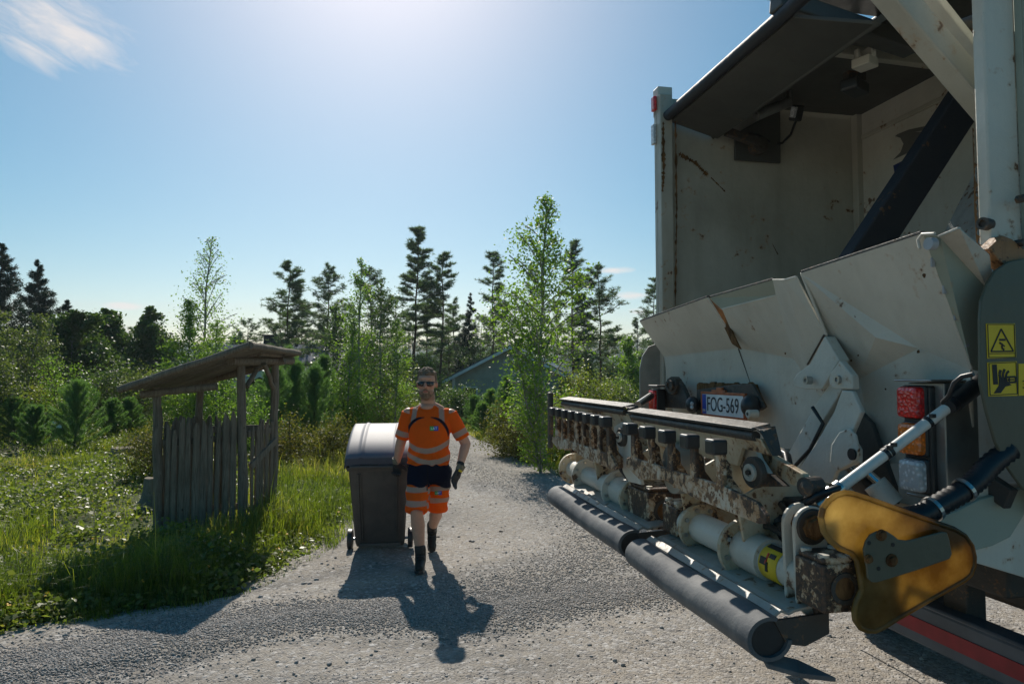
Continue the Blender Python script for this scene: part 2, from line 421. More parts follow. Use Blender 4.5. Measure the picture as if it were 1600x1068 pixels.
def w_band(r, n):
    t = r.random(n) * (len(BAND) - 1); i = t.astype(int); f = (t - i)[:, None]; P = BAND[i] * (1 - f) + BAND[i + 1] * f
    wob = .5 + .9 * vnoise(P[:, 0] * 1.0, P[:, 1], 1.2, 13)
    P = P + np.stack([r.normal(0, .15, n), r.normal(0, .25, n) * wob], 1)
    P2_ = RUT1[(q := (r.random(n // 3) * (len(RUT1) - 2) + 1).astype(int))]; f = r.random(n // 3)[:, None]
    P2_ = P2_ * (1 - f) + RUT1[np.minimum(q + 1, len(RUT1) - 1)] * f + r.normal(0, .28, (n // 3, 2))
    P = np.concatenate([P, P2_]); return in_view(P[inpoly(P[:, 0], P[:, 1])], -.8, .8)
def w_big(r, n):
    y = 2.6 + 9 * r.random(n) ** 1.5; P = np.stack([r.uniform(-.8, .85, n) * y, y], 1); return P[inpoly(P[:, 0], P[:, 1])]
Vs = []; Fs = []; Rs = []; b = 0
for args in [(60000, lambda r, n: r.uniform(.005, .012, n), w_fine, 1, 0), (50000, lambda r, n: .009 + .015 * r.random(n) ** 1.7, w_band, 2, 0),
             (1300, lambda r, n: .018 + .024 * r.random(n) ** 3, w_big, 3, 1)]:
    V_, F_, r_ = stones(*args); Vs.append(V_); Fs.append(F_ + b); Rs.append(r_); b += len(V_)
g = link("gravel", npmesh("gravel", np.concatenate(Vs), np.concatenate(Fs), MAT_STONE, rnd=np.concatenate(Rs)))
tag(g, "loose grey gravel and small stones scattered over the dirt road", "gravel", kind="stuff")
# lake
m = NM("lake_water")
MAT_WATER = m.done(m.bsdf((.02, .035, .045), .12, normal=m.bump(m.noise(.7, 4, vec=m.coord(scale=(.35, 1, 1))), .35, .25), spec=.6))
mb = MB(); mb.add([(-900, 80, -6.3), (900, 80, -6.3), (900, 900, -6.3), (-900, 900, -6.3)], [(0, 1, 2, 3)])
tag(mb.build("lake", MAT_WATER), kind="structure")
# ================================================================ vegetation
GAIN = 1.6
def leafmat(name, stops, trans=.35, rough=.5, tcol=None, spec=.35):
    m = NM(name); r = m.attr("rnd")
    oi = m.n('ShaderNodeObjectInfo')
    f = m.math('ADD', m.math('MULTIPLY', r, .8), m.math('MULTIPLY', oi.outputs['Random'], .2))
    c = m.ramp(f, [(q, tuple(min(.6, vv * GAIN * (1.10 if i_ == 0 else 1.0)) for i_, vv in enumerate(cc))) for q, cc in stops])
    p = m.bsdf(c, rough, spec=spec)
    t = m.n('ShaderNodeBsdfTranslucent'); 
    m.l(m.mix(1.0, c, tcol or (1.5, 1.7, .55), 'MULTIPLY'), t.inputs[0])
    mx = m.n('ShaderNodeMixShader'); mx.inputs[0].default_value = trans; m.l(p, mx.inputs[1]); m.l(t.outputs[0], mx.inputs[2])
    return m.done(mx.outputs[0])
L_BIRCH = leafmat("birch_leaf", [(0, (.045, .085, .018)), (.5, (.085, .15, .03)), (.85, (.13, .19, .04)), (1, (.22, .20, .05))], .45, .5, spec=.35)
L_BIRCHD = leafmat("birch_leaf_dark", [(0, (.03, .055, .02)), (.6, (.05, .085, .028)), (1, (.08, .12, .04))], .3, .5, spec=.4)
L_WILLOW = leafmat("willow_leaf", [(0, (.045, .065, .03)), (.6, (.075, .10, .042)), (1, (.13, .15, .06))], .4, .52, spec=.35)
L_PINE = leafmat("pine_needles", [(0, (.035, .062, .038)), (.6, (.06, .098, .055)), (1, (.09, .13, .07))], .35, .55, spec=.35)
L_YPINE = leafmat("young_pine_needles", [(0, (.045, .09, .045)), (.6, (.07, .135, .06)), (1, (.11, .18, .065))], .45, .5, spec=.4)
L_SPRUCE = leafmat("spruce_needles", [(0, (.010, .022, .018)), (.6, (.016, .034, .024)), (1, (.028, .05, .032))], .12, .6, spec=.3)
L_BUSH = leafmat("bush_leaf", [(0, (.05, .08, .02)), (.5, (.10, .13, .03)), (.85, (.17, .16, .04)), (1, (.25, .16, .05))], .4, .45, spec=.4)
L_HEATH = leafmat("heather_leaf", [(0, (.05, .06, .02)), (.6, (.10, .10, .03)), (1, (.15, .11, .045))], .3, .6, spec=.2)
L_FAR = leafmat("far_forest_needles", [(0, (.022, .046, .034)), (.6, (.035, .064, .046)), (1, (.05, .085, .05))], .15, .6, spec=.2)
def barkmat(name, lo, hi, zsplit=None):
    m = NM(name); v = m.coord(scale=(1, 1, .25)); n = m.noise(30, 5, .7, vec=v)
    c = m.mix(m.step(n, .35, .65), lo, hi)
    return m.done(m.bsdf(c, .9, normal=m.bump(n, .8, .02), spec=.2))
B_PINE = barkmat("pine_bark", (.06, .04, .03), (.17, .095, .06))
B_BIRCH = barkmat("birch_bark", (.10, .09, .08), (.42, .40, .37))
B_DARK = barkmat("dark_bark", (.035, .03, .025), (.09, .075, .06))
def unit(v): return v / (np.linalg.norm(v, axis=-1, keepdims=True) + 1e-9)
def blades(O, D, Ln, Wd, r, droop=0.0):
    """needle or blade triangles"""
    N = len(O); s = unit(np.cross(D, unit(r.normal(size=(N, 3)))))
    h = (s * (np.asarray(Wd).reshape(-1, 1) / 2)); tip = O + D * np.asarray(Ln).reshape(-1, 1)
    tip[:, 2] -= droop * np.asarray(Ln).ravel() if np.ndim(Ln) else droop * Ln
    V = np.stack([O - h, O + h, tip], 1).reshape(-1, 3); F = np.arange(3 * N).reshape(-1, 3)
    return V, F
def leaves(C, size, r, flat=.5, hang=0.):
    """leaf-sized diamonds; flat: how much the leaf normals point up"""
    N = len(C); n = unit(r.normal(size=(N, 3)) + np.array([0, 0, flat * 2])); a = unit(np.cross(n, unit(r.normal(size=(N, 3)))))
    if hang: a = unit(a + np.array([0, 0, -hang])); n = unit(np.cross(a, unit(r.normal(size=(N, 3)))))
    b = np.cross(n, a); s = np.asarray(size).reshape(-1, 1)
    V = np.stack([C - a * s * .5, C - a * s * .05 + b * s * .33 + n * s * .06, C + a * s * .55, C - a * s * .05 - b * s * .33 + n * s * .06], 1).reshape(-1, 3)
    return V, np.arange(4 * N).reshape(-1, 4)
def tubes_np(segs):
    """segs: list of (p0,p1,r0,r1) -> 4-sided tubes"""
    A = np.array([s[0] for s in segs], float); B = np.array([s[1] for s in segs], float)
    ra = np.array([s[2] for s in segs])[:, None]; rb = np.array([s[3] for s in segs])[:, None]
    d = unit(B - A); u = unit(np.cross(d, np.array([.31, .95, .05]))); w = np.cross(d, u)
    V = np.stack([A + u * ra, A + w * ra, A - u * ra, A - w * ra, B + u * rb, B + w * rb, B - u * rb, B - w * rb], 1).reshape(-1, 3)
    f = np.array([(0, 1, 5, 4), (1, 2, 6, 5), (2, 3, 7, 6), (3, 0, 4, 7)]); F = (f[None] + (np.arange(len(segs)) * 8)[:, None, None]).reshape(-1, 4)
    return V, F
def trunk_pts(r, h, lean=.03, n=9):
    z = np.linspace(0, h, n); a = r.uniform(0, 6.28); wob = np.cumsum(r.normal(0, .006 * h, (n, 2)), 0); wob[0] = 0
    return np.stack([np.cos(a) * lean * z + wob[:, 0], np.sin(a) * lean * z + wob[:, 1], z], 1)
def along(P, t):
    i = np.clip((np.asarray(t) * (len(P) - 1)).astype(int), 0, len(P) - 2); f = np.asarray(t) * (len(P) - 1) - i
    return P[i] * (1 - f)[..., None] + P[i + 1] * f[..., None]
def tree_objects(name, label, cat, group, loc, crownV, crownF, rnd, tP, tr, segs, leafm, barkm, rz=0, crown_name="crown"):
    t = thing(name, label, cat, loc, rz, group)
    link(crown_name, npmesh("crown", crownV, crownF, leafm, rnd=rnd), t)
    mb = MB(); mb.tube([tuple(p) for p in tP], tr, 8)
    V, F = (tubes_np(segs) if segs else (np.zeros((0, 3)), np.zeros((0, 4), int)))
    mb.add([tuple(v) for v in V], [tuple(f) for f in F], True)
    mb.build("trunk", barkm, t)
    return t
def conifer(kind, seed, h, crown0, spread, label, loc, group, nb=None, dens=1.0, name="pine_tree", cat="tree"):
    r = np.random.default_rng(seed); tP = trunk_pts(r, h, .015); O = []; D = []; segs = []; LN = []
    nb = nb or 46
    young = kind == 'young'; spruce = kind == 'spruce'
    for k in range(nb):
        t = crown0 + (1 - crown0) * ((k + r.random()) / nb) ** (.9 if not spruce else 1.0); t = min(t, .985)
        u = (t - crown0) / (1 - crown0)
        if spruce: Lb = spread * (1 - u) ** 1.0 * r.uniform(.7, 1.15) + .05; el = -.30 + .85 * u + r.normal(0, .10)
        elif young: Lb = spread * (1 - u) ** .7 * r.uniform(.8, 1.15) + .08; el = .30 + .6 * u + r.normal(0, .12)
        else: Lb = spread * (min(1, .5 + 2.2 * u) * (1.02 - u) ** .55) * r.uniform(.55, 1.15) + .15; el = -.15 + .75 * u + r.normal(0, .15)
        az = r.uniform(0, 6.283) if not young else (k * 2.4 + r.normal(0, .2))
        d0 = np.array([math.cos(az) * math.cos(el), math.sin(az) * math.cos(el), math.sin(el)]); p0 = along(tP, np.array(t)); 
        bend = .25 if not spruce else (.22 if u < .7 else 0)
        pts = [p0 + d0 * Lb * s + np.array([0, 0, bend * Lb * s * s]) for s in np.linspace(0, 1, 4)]
        rb = .006 * h * .25 + .01 * Lb
        for a, b_ in zip(pts[:-1], pts[1:]): segs.append((a, b_, rb * .8, rb * .45))
        pts = np.array(pts)
        if spruce or young:
            n = int((58 if spruce else 34) * Lb / spread * dens * 1.3) + 8
            s = r.uniform(.12 if spruce else .05, 1, n); c = along(pts, s)
            side = r.uniform(-1, 1, n)[:, None] * unit(np.cross(d0, [0, 0, 1.]))[None] * (.45 * Lb * (1.05 - s) * (.75 if spruce else .16))[:, None]
            c = c + side; 
            if spruce: c[:, 2] -= r.random(n) * .22 * Lb * .6
            q = 9 if spruce else 20
            c = np.repeat(c, q, 0)
            dd = unit(r.normal(size=(len(c), 3)) * (.8 if spruce else 1.0) + d0 * (.9 if spruce else 1.0) + np.array([0, 0, -.5 if spruce else .35]))
            O.append(c + (r.normal(size=c.shape) * (.018 * h * (1.02 - u) + .02) if spruce else r.normal(size=c.shape) * .014 * h)); D.append(dd); LN.append(np.full(len(c), (.055 + .012 * h / 4) if young else (.10 + .014 * h * (1.15 - u))))
        else:
            n = int(24 * dens * (Lb / spread + .25)) + 4
            s = 1 - .72 * r.random(n) ** 1.3; c = along(pts, s) + r.normal(size=(n, 3)) * np.array([.19, .19, .035]) * Lb * .8
            for j in range(0, n, 2): segs.append((along(pts, s[j]), c[j], .012, .006))
            rad = .11 + .008 * h
            q = 22; c = np.repeat(c, q, 0); dd = unit(r.normal(size=(len(c), 3)) * np.array([1, 1, .55]) + np.array([0, 0, .3]))
            O.append(c + dd * rad * .25 * r.random((len(c), 1))); D.append(dd); LN.append(rad * r.uniform(.6, 1.3, len(c)))
    O = np.concatenate(O); D = np.concatenate(D); LN = np.concatenate(LN)
    wd = LN * (.10 if young else .13) if not spruce else LN * .22
    V, F = blades(O, D, LN, wd, r)
    lm = L_YPINE if young else L_SPRUCE if spruce else L_PINE
    clump = vnoise(O[:, 0] * 1 + 3, O[:, 1] + O[:, 2], 1.5, seed % 7); rn = np.repeat(np.clip(r.random(len(O)) * .6 + clump * .4, 0, 1), 3)
    tr = [.0085 * h * (1 - .93 * i / (len(tP) - 1)) + .012 for i in range(len(tP))]
    return tree_objects(name, label, cat, group, loc, V, F, rn, tP, tr, segs, lm, B_PINE if kind == 'pine' else B_DARK)
def broadleaf(seed, h, crown0, spread, label, loc, group, leaf=.07, nleaf=5000, prof=None, mat=None, bark=None, name="birch_tree", cat="tree", hang=0., flat=.4, nb=40, up=.9, stems=1, crown_name="crown", lr=.10):
    r = np.random.default_rng(seed); mat = mat or L_BIRCH; bark = bark or B_BIRCH
    prof = prof or (lambda u: (min(1, .35 + 2.2 * u)) * (1 - u) ** .75 + .05)
    C = []; segs = []; tP0 = None; per = max(4, nleaf * 1.3 // (nb * stems))
    for st in range(stems):
        tP = trunk_pts(r, h * (1 if st == 0 else r.uniform(.6, .95)), .03 if stems == 1 else r.uniform(.12, .35)); tP0 = tP if st == 0 else tP0
        if st: 
            for a, b_ in zip(tP[:-1], tP[1:]): segs.append((a, b_, .006 * h, .004 * h))
        for k in range(nb):
            u = ((k + r.random()) / nb); t = crown0 + (.995 - crown0) * u; Lb = spread * prof(u) * r.uniform(.6, 1.15)
            el = up * r.uniform(.55, 1.1) + .25 * u; az = r.uniform(0, 6.283)
            d0 = np.array([math.cos(az) * math.cos(el), math.sin(az) * math.cos(el), math.sin(el)]); p0 = along(tP, np.array(t))
            Lb2 = Lb / max(.35, math.cos(el)); Lb2 = min(Lb2, Lb * 1.7)
            pts = np.array([p0 + d0 * Lb2 * s - np.array([0, 0, .25 * Lb2 * s * s * (1 + hang * 3)]) for s in np.linspace(0, 1, 5)])
            for a, b_ in zip(pts[:-1], pts[1:]): segs.append((a, b_, .0022 * h * (1 - .3 * u) + .003, .0016 * h + .001))
            n = max(3, int(per * (Lb / spread + .06) * 1.5)); s = 1 - .85 * r.random(n) ** 1.2
            off = r.normal(size=(n, 3)) * lr * (.25 + Lb * 1.25)
            if hang: off[:, 2] = -np.abs(off[:, 2]) * (1 + hang * 3)
            c = along(pts, s) + off; C.append(c)
            for j in range(3):  # twigs
                q = along(pts, np.array(.4 + .2 * j)); e = q + unit(r.normal(size=3) + d0) * Lb * .3; segs.append((q, e, .0015 * h * .6 + .001, .001))
    C = np.concatenate(C); C = C[C[:, 2] > .03]
    V, F = leaves(C, leaf * r.uniform(.6, 1.25, len(C)), r, flat, hang)
    clump = vnoise(C[:, 0], C[:, 1] + C[:, 2], 1.8 / max(.6, spread), seed % 9)
    rn = np.repeat(np.clip(r.random(len(C)) * .6 + clump * .4, 0, 1), 4)
    tr = [.009 * h * (1 - .9 * i / (len(tP0) - 1)) + .004 for i in range(len(tP0))]
    return tree_objects(name, label, cat, group, loc, V, F, rn, tP0, tr, segs, mat, bark, crown_name=crown_name)
def gz(x, y): return float(hground(np.array([x]), np.array([y]))[0])
def at(px, Y): x = (px - 800) / FPX * Y; return (x, Y, gz(x, Y))
def hgt(px_top, Y, loc): return CAM_Z + (586 - px_top) / FPX * Y - loc[2]
# ---- tall pines on the lake side:  (px, top, Y, crown0, spread, label)
for i, (px, top, Y, c0, sp_, nb, dens, lab) in enumerate([
    (641, 357, 46, .44, 1.75, 60, 1.1, "tallest pine, with a long bare trunk, directly behind the walking man"),
    (687, 397, 46, .40, 1.65, 46, 1.0, "tall slender pine just right of the tallest one behind the man"),
    (762, 395, 52, .42, 1.7, 44, .9, "tall narrow pine rising above the left end of the house roof"),
    (457, 415, 40, .25, 2.2, 50, 1.2, "broad dark pine just right of the wooden shelter's roof"),
    (510, 420, 44, .38, 2.1, 38, 1.0, "flat topped pine between the broad dark pine and the birches"),
    (578, 424, 50, .42, 2.4, 42, 1.1, "pine standing behind the tall narrow birch above the waste bin"),
    (897, 377, 46, .30, 2.0, 54, 1.1, "tallest pine of the clump behind the large leafy birch"),
    (936, 418, 46, .36, 2.1, 42, 1.0, "pine with open crown next to the rear of the truck"),
    (825, 420, 56, .34, 2.3, 44, 1.0, "pine half hidden behind the left side of the large leafy birch"),
    (712, 470, 60, .30, 2.0, 36, 1.0, "shorter pine between the two slender pines"),
    (665, 452, 66, .25, 2.4, 40, 1.0, "bushy pine low behind the tallest pine's trunk"),
    (1020, 436, 60, .3, 2.0, 36, 1.0, "pine peeking out beside the truck's rear edge"),
    (990, 498, 78, .2, 2.6, 36, 1.0, "rounded far pine left of the truck's bin hopper"),
    (433, 478, 52, .2, 2.6, 36, 1.0, "low bushy pine left of the broad dark pine"),
    (870, 470, 62, .25, 2.2, 34, 1.0, "pine low behind the trunk of the large leafy birch"),
    (478, 470, 56, .12, 3.0, 46, 1.2, "wide dark pine filling the gap between the broad and the flat topped pine"), (540, 480, 58, .10, 3.0, 46, 1.2, "wide low pine behind the bright birch sapling"),
    (612, 468, 60, .10, 3.2, 46, 1.2, "wide dark pine left of the tallest pine's trunk"), (645, 500, 64, .08, 3.2, 40, 1.2, "low dark pine at the foot of the tallest pine"),
    (700, 505, 58, .08, 3.0, 42, 1.2, "low dark pine above the left eave of the house"), (748, 500, 62, .08, 3.2, 42, 1.2, "low dark pine touching the house ridge"), (790, 478, 60, .10, 3.2, 46, 1.2, "wide pine right behind the house ridge"),
    (845, 500, 58, .08, 3.0, 40, 1.2, "low pine behind the lower crown of the large birch"), (915, 490, 56, .08, 3.2, 44, 1.2, "low wide pine between the two pines beside the truck"), (955, 515, 60, .08, 3.0, 40, 1.2, "low dark pine left of the rounded green tree"),
    (395, 505, 58, .08, 3.2, 42, 1.2, "low dark pine above the right end of the shelter roof"), (215, 520, 50, .08, 3.0, 42, 1.2, "low dark pine in the gap between the weeping birches")]):
    loc = at(px, Y); conifer('pine', 100 + i, hgt(top, Y, loc), c0, sp_ * (.84 + .06 * (i % 3)), lab, loc, "pines by the lake", nb, dens)
for i, (px, top, Y, c0, sp_, nb, dens, lab) in enumerate([
    (66, 404, 34, .05, 2.5, 120, 1.3, "dark pointed spruce standing highest on the left side"),
    (-8, 378, 30, .05, 3.0, 130, 1.2, "dark spruce cut off by the left edge of the photo"),
    (100, 468, 33, .05, 2.3, 100, 1.2, "shorter dark spruce leaning against the pointed one"),
    (731, 457, 48, .06, 1.7, 70, 1.1, "small conical spruce between the slender pines above the house"),
    ]):
    loc = at(px, Y); conifer('spruce', 200 + i, hgt(top, Y, loc), c0, sp_, lab, loc, "spruces", nb, dens, name="spruce_tree")
# ---- young pines: (px, top, Y, spread, label)
YP = [(28, 628, 17, .7, "young pine at far left edge of the grass field"), (62, 640, 15.5, .55, "small young pine just left of the upturned boat"),
      (122, 602, 15, .8, "bushy young pine in front of the left birches"), (178, 628, 18, .55, "little young pine in middle of the field"), (205, 626, 19, .5, "thin young pine left of the wooden shelter's posts"),
      (430, 575, 15.5, .75, "young pine just right of the wooden shelter"), (405, 600, 17, .6, "young pine seen through the shelter's open side"), (462, 570, 16.5, .8, "taller young pine behind the grass right of the shelter"), (492, 578, 16, .75, "young pine left of the bright birch sapling"),
      (508, 560, 19, .8, "tall thin young pine in the sapling thicket"), (348, 560, 20, .9, "young pine showing above the shelter's palings"), (448, 545, 22, .9, "young pine beneath the broad dark pine"),
      (742, 622, 23, .6, "young pine at left corner of the house front"), (768, 612, 22, .6, "young pine in front of the house door side"), (790, 592, 21, .6, "tallest young pine in front of the house"), (756, 634, 20, .5, "low young pine beside the road bend"),
      (520, 600, 21, .8, "young pine behind the waste bin's left side"), (475, 610, 21, .7, "low young pine in the thicket right of the shelter")]
for i, (px, top, Y, sp_, lab) in enumerate(YP):
    loc = at(px, Y); h = hgt(top, Y, loc); conifer('young', 300 + i, h, .06, sp_ * .85, lab, loc, "young pines", int(44 + 10 * h), .9, name="young_pine")
# ---- birches and other broadleaves
BL = [
    (852, 305, 13.2, .10, 1.3, dict(leaf=.066, nleaf=7500, nb=58, up=.95, lr=.12), "large leafy birch beside the road, right in front of the truck's comb arms"),
    (846, 510, 12.4, .05, .6, dict(leaf=.05, nleaf=4200, nb=34, up=.9, stems=3, mat=L_BIRCH), "low birch scrub at the foot of the large leafy birch"),
    (562, 404, 19, .10, .95, dict(leaf=.062, nleaf=4600, nb=50, up=1.0, lr=.13), "tall narrow birch rising just above the waste bin"),
    (590, 440, 20, .10, 1.15, dict(leaf=.066, nleaf=5600, nb=50, up=.95, lr=.13, mat=L_BIRCHD), "darker birch directly right of the tall narrow one"),
    (618, 500, 21, .1, .8, dict(leaf=.07, nleaf=3600, nb=40, up=1.0), "lower birch between the waste bin birches and the lake view"),
    (543, 500, 17, .08, .6, dict(leaf=.055, nleaf=3200, nb=40, up=1.0), "bright small leaved birch sapling left of the narrow birch"),
    (315, 368, 22, .06, 1.45, dict(leaf=.075, nleaf=3000, nb=64, up=1.0, lr=.16), "airy birch with see-through top above the wooden shelter"),
    (290, 470, 20, .1, 1.1, dict(leaf=.07, nleaf=6500, nb=46, up=.8), "leafy birch behind the low end of the shelter roof"),
    (345, 500, 19, .1, 1.0, dict(leaf=.06, nleaf=4200, nb=40, up=.8), "leafy birch behind the middle of the shelter"),
    (163, 481, 30, .05, 2.5, dict(leaf=.15, nleaf=22000, nb=60, up=.8, hang=.5, mat=L_BIRCHD), "dark weeping birch in the middle of the left tree group"),
    (243, 478, 32, .05, 2.4, dict(leaf=.15, nleaf=22000, nb=60, up=.8, hang=.5, mat=L_BIRCHD), "dark weeping birch left of the airy birch"),
    (110, 490, 27, .05, 2.1, dict(leaf=.14, nleaf=18000, nb=50, up=.8, mat=L_BIRCHD), "dark round birch between spruce and weeping birch"),
    (35, 480, 21, .04, 1.25, dict(leaf=.075, nleaf=9500, nb=56, up=.8, mat=L_WILLOW, stems=2), "pale green willow left of the pointed spruce"),
    (-5, 520, 17, .04, 1.0, dict(leaf=.07, nleaf=6000, nb=46, up=.8, mat=L_WILLOW, stems=2), "pale willow cut off by the left photo edge"),
    (985, 528, 34, .05, 1.5, dict(leaf=.12, nleaf=6500, nb=50, up=.8), "rounded bright green tree left of the truck's rear guard plate"),
    (660, 560, 40, .05, 2.0, dict(leaf=.13, nleaf=4500, nb=50, up=.8, mat=L_BUSH), "yellowing birch at the lake edge behind the man's head"),
    (520, 475, 30, .1, 1.5, dict(leaf=.11, nleaf=4500, nb=50, up=.9, mat=L_BIRCHD), "dark birch behind the young pine thicket"),
    (735, 530, 44, .1, 1.6, dict(leaf=.13, nleaf=4000, nb=50, up=.9, mat=L_BIRCHD), "dark leafy tree above the house gable's left side"),
]
for i, (px, top, Y, c0, sp_, kw, lab) in enumerate(BL):
    loc = at(px, Y); broadleaf(400 + i, hgt(top, Y, loc), c0, sp_, lab, loc, "birches and leafy trees", **kw)
# ---- bushes
rnd_prof = lambda u: math.sqrt(max(0, 1 - (u * .95) ** 2)) * (.75 + .25 * min(1, u * 4))
BU = [(600, 590, 24, 1.3, L_BUSH, .08, 5200, "round yellow green bush beside the road end, left of the man"), (575, 628, 19, .9, L_BUSH, .06, 3200, "yellowish low bush behind the waste bin lid"),
      (640, 632, 24, .9, L_BUSH, .07, 2400, "low bush behind the man's right shoulder"), (786, 640, 15, .55, L_HEATH, .045, 4200, "brownish heather bush on the road verge"), (810, 655, 14.2, .4, L_HEATH, .04, 2400, "small heather tuft next to the brownish heather bush"),
      (880, 630, 14.5, .8, L_BUSH, .05, 4200, "bush right of the large birch above the far comb"), (920, 590, 19, 1.0, L_BUSH, .06, 4200, "leafy bush between the large birch and the truck"), (715, 620, 26, 1.0, L_BIRCHD, .08, 3600, "dark bush left of the house corner"),
      (215, 590, 22, 1.1, L_WILLOW, .07, 4200, "pale bush below the low end of the shelter roof"), (155, 590, 22, 1.1, L_BIRCHD, .07, 4200, "dark bush below the weeping birch"),
      (105, 560, 18, .55, L_BIRCH, .055, 2200, "bright sapling bush above the bushy young pine"), (85, 610, 19, .8, L_BUSH, .06, 3000, "yellow green bush behind the upturned boat"), (300, 600, 17, 1.0, L_BIRCH, .055, 5200, "bright bush seen between the shelter posts"),
      (395, 630, 13, .55, L_BIRCH, .045, 2600, "small bright bush behind the shelter's right posts"), (455, 655, 12.5, .5, L_HEATH, .04, 2600, "low brownish bush in the grass right of the shelter"), (510, 665, 12, .55, L_HEATH, .04, 3200, "low heather mound left of the waste bin"),
      (960, 610, 26, 1.1, L_WILLOW, .08, 3600, "pale bush left of the truck's far tail lamp"), (550, 600, 16.5, .6, L_BIRCH, .05, 3600, "bright leafed shrub above the waste bin's left edge"), (238, 680, 11.0, .5, L_HEATH, .04, 2200, "dark bramble mound touching the shelter's left post")]
for i, (px, top, Y, sp_, mt, lf, nl, lab) in enumerate(BU):
    loc = at(px, Y); h = hgt(top, Y, loc)
    broadleaf(500 + i, h, .04, sp_, lab, loc, "bushes", leaf=lf, nleaf=nl, prof=rnd_prof, mat=mt, bark=B_DARK, name="bush", cat="bush", nb=22, up=.7, stems=3, crown_name="foliage", lr=.16)

# ---- wooded hills and the lakeside wood: one mass each
def mass(name, label, spots, hs, mat, seed, per=90, w=.22):
    r = np.random.default_rng(seed); n = len(spots); u = r.random((n, per)) ** .8
    az = r.uniform(0, 6.283, (n, per)); H = hs[:, None]
    rad = H * w * (1 - u) ** .8 * r.uniform(.15, 1.0, (n, per)) * (.5 + r.random((n, 1)) * .8)
    O = np.stack([spots[:, 0:1] + np.cos(az) * rad, spots[:, 1:2] + np.sin(az) * rad, spots[:, 2:3] + H * (.12 + .88 * u)], -1).reshape(-1, 3)
    D = unit(np.stack([np.cos(az), np.sin(az), .1 + 1.1 * u - .4], -1).reshape(-1, 3) + r.normal(size=(n * per, 3)) * .5)
    Ln = np.repeat(hs, per) * .11 * r.uniform(.6, 1.3, n * per)
    V, F = blades(O, D, Ln, Ln * .5, r)
    # stems
    segs = [((s[0], s[1], s[2] - .5), (s[0], s[1], s[2] + h), h * .012, h * .004) for s, h in zip(spots, hs)]
    V2, F2 = tubes_np(segs); F2 = np.concatenate([F2[:, [0, 1, 2]], F2[:, [0, 2, 3]]])
    o = link(name, npmesh(name, np.concatenate([V, V2]), np.concatenate([F, F2 + len(V)]), mat, rnd=np.concatenate([np.repeat(r.random(n * per) * .6 + .4 * np.repeat(r.random(n), per), 3), np.zeros(len(V2))])))
    return tag(o, label, "forest", kind="stuff")
r = np.random.default_rng(5)
n = 3600; Y = 425 + 560 * r.random(n) ** 1.3; X = r.uniform(-.85, .55, n) * Y
mass("forest", "dark conifer forest covering the far hills beyond the lake", np.stack([X, Y, hground(X, Y)], 1), r.uniform(9, 16, n), L_FAR, 8, 70, .24)
n = 330; Y = r.uniform(62, 98, n); X = r.uniform(-.9, .32, n) * Y; lake_gap = ((X / Y > -.185) & (X / Y < -.115))
k = ~lake_gap | (r.random(n) < .12); X, Y = X[k], Y[k]; hh = r.uniform(4.5, 9.5, len(X)) * np.where(X / Y < -.45, .72, 1) * np.where(X / Y > -.1, .85, 1.0)
mass("lakeside_wood", "mixed wood along the lake shore behind the houses", np.stack([X, Y, hground(X, Y)], 1), hh, L_PINE, 9, 420, .30)
n = 150; Y = r.uniform(38, 58, n); X = r.uniform(-.9, .3, n) * Y; k = ((X / Y > -.02) & (X/Y < .3)) | (X / Y < -.19); X, Y = X[k], Y[k]
mass("undergrowth", "low bushy undergrowth at the back edge of the field", np.stack([X, Y, hground(X, Y)], 1), r.uniform(1.6, 3.4, len(X)), L_BIRCHD, 10, 420, .5)

# ---- grass and weeds
m = NM("grass_blade"); r_ = m.attr("rnd")
c = m.ramp(r_, [(0, (.055, .085, .015)), (.35, (.11, .15, .025)), (.65, (.20, .225, .04)), (.82, (.33, .29, .09)), (1, (.40, .32, .16))])
p_ = m.bsdf(c, .42, spec=.5); t_ = m.n('ShaderNodeBsdfTranslucent'); m.l(m.mix(1., c, (1.6, 1.75, .6), 'MULTIPLY'), t_.inputs[0])
mx_ = m.n('ShaderNodeMixShader'); mx_.inputs[0].default_value = .5; m.l(p_, mx_.inputs[1]); m.l(t_.outputs[0], mx_.inputs[2]); MAT_GRASS = m.done(mx_.outputs[0])
L_WEED = leafmat("weed_leaf", [(0, (.05, .07, .022)), (.5, (.085, .115, .032)), (.8, (.13, .145, .045)), (.95, (.16, .11, .05)), (1, (.24, .12, .06))], .45, .45, spec=.4)
def scatter_field(r, n, ymin, ymax, pw):
    y = ymin + (ymax - ymin) * r.random(n) ** pw; x = r.uniform(-1.0, .16, n) * y - .6 * r.random(n) * (y < 9)
    k = (~inpoly(x, y)) | (edge_dist(x, y) < .06)
    return x[k], y[k]
SHED = (-3.4, 7.75)
def field_mask(x, y, s, seed): return vnoise(x, y, s, seed) * .6 + vnoise(x, y, s * 3.1, seed + 1) * .4
r = np.random.default_rng(21)
x, y = scatter_field(r, 330000, 3.6, 34, 1.75)
ed = edge_dist(x, y); gm = field_mask(x, y, .8, 31)
tall = smooth01((gm - .42) / .25)
near = np.exp(-((ed - .9) / .9) ** 2)              # lusher growth along the road edge
keep = r.random(len(x)) < np.clip(.12 + .75 * tall + .55 * near - .1 * (y > 12), 0, 1)
x, y, ed, tall, near = x[keep], y[keep], ed[keep], tall[keep], near[keep]
H = (.07 + .16 * tall + .14 * near * smooth01(ed / .5)) * r.uniform(.5, 1.35, len(x)) * (1 + .008 * y)
H *= np.where(ed < .25, .55, 1); H *= np.where(r.random(len(x)) < .02, 1.7, 1)
wd = (.004 + .004 * r.random(len(x))) * (1 + .07 * np.maximum(0, y - 5))
z = hgr(x, y); az = r.uniform(0, 6.283, len(x)); tuft = vnoise(x, y, 5, 40) * 6.28 * 2
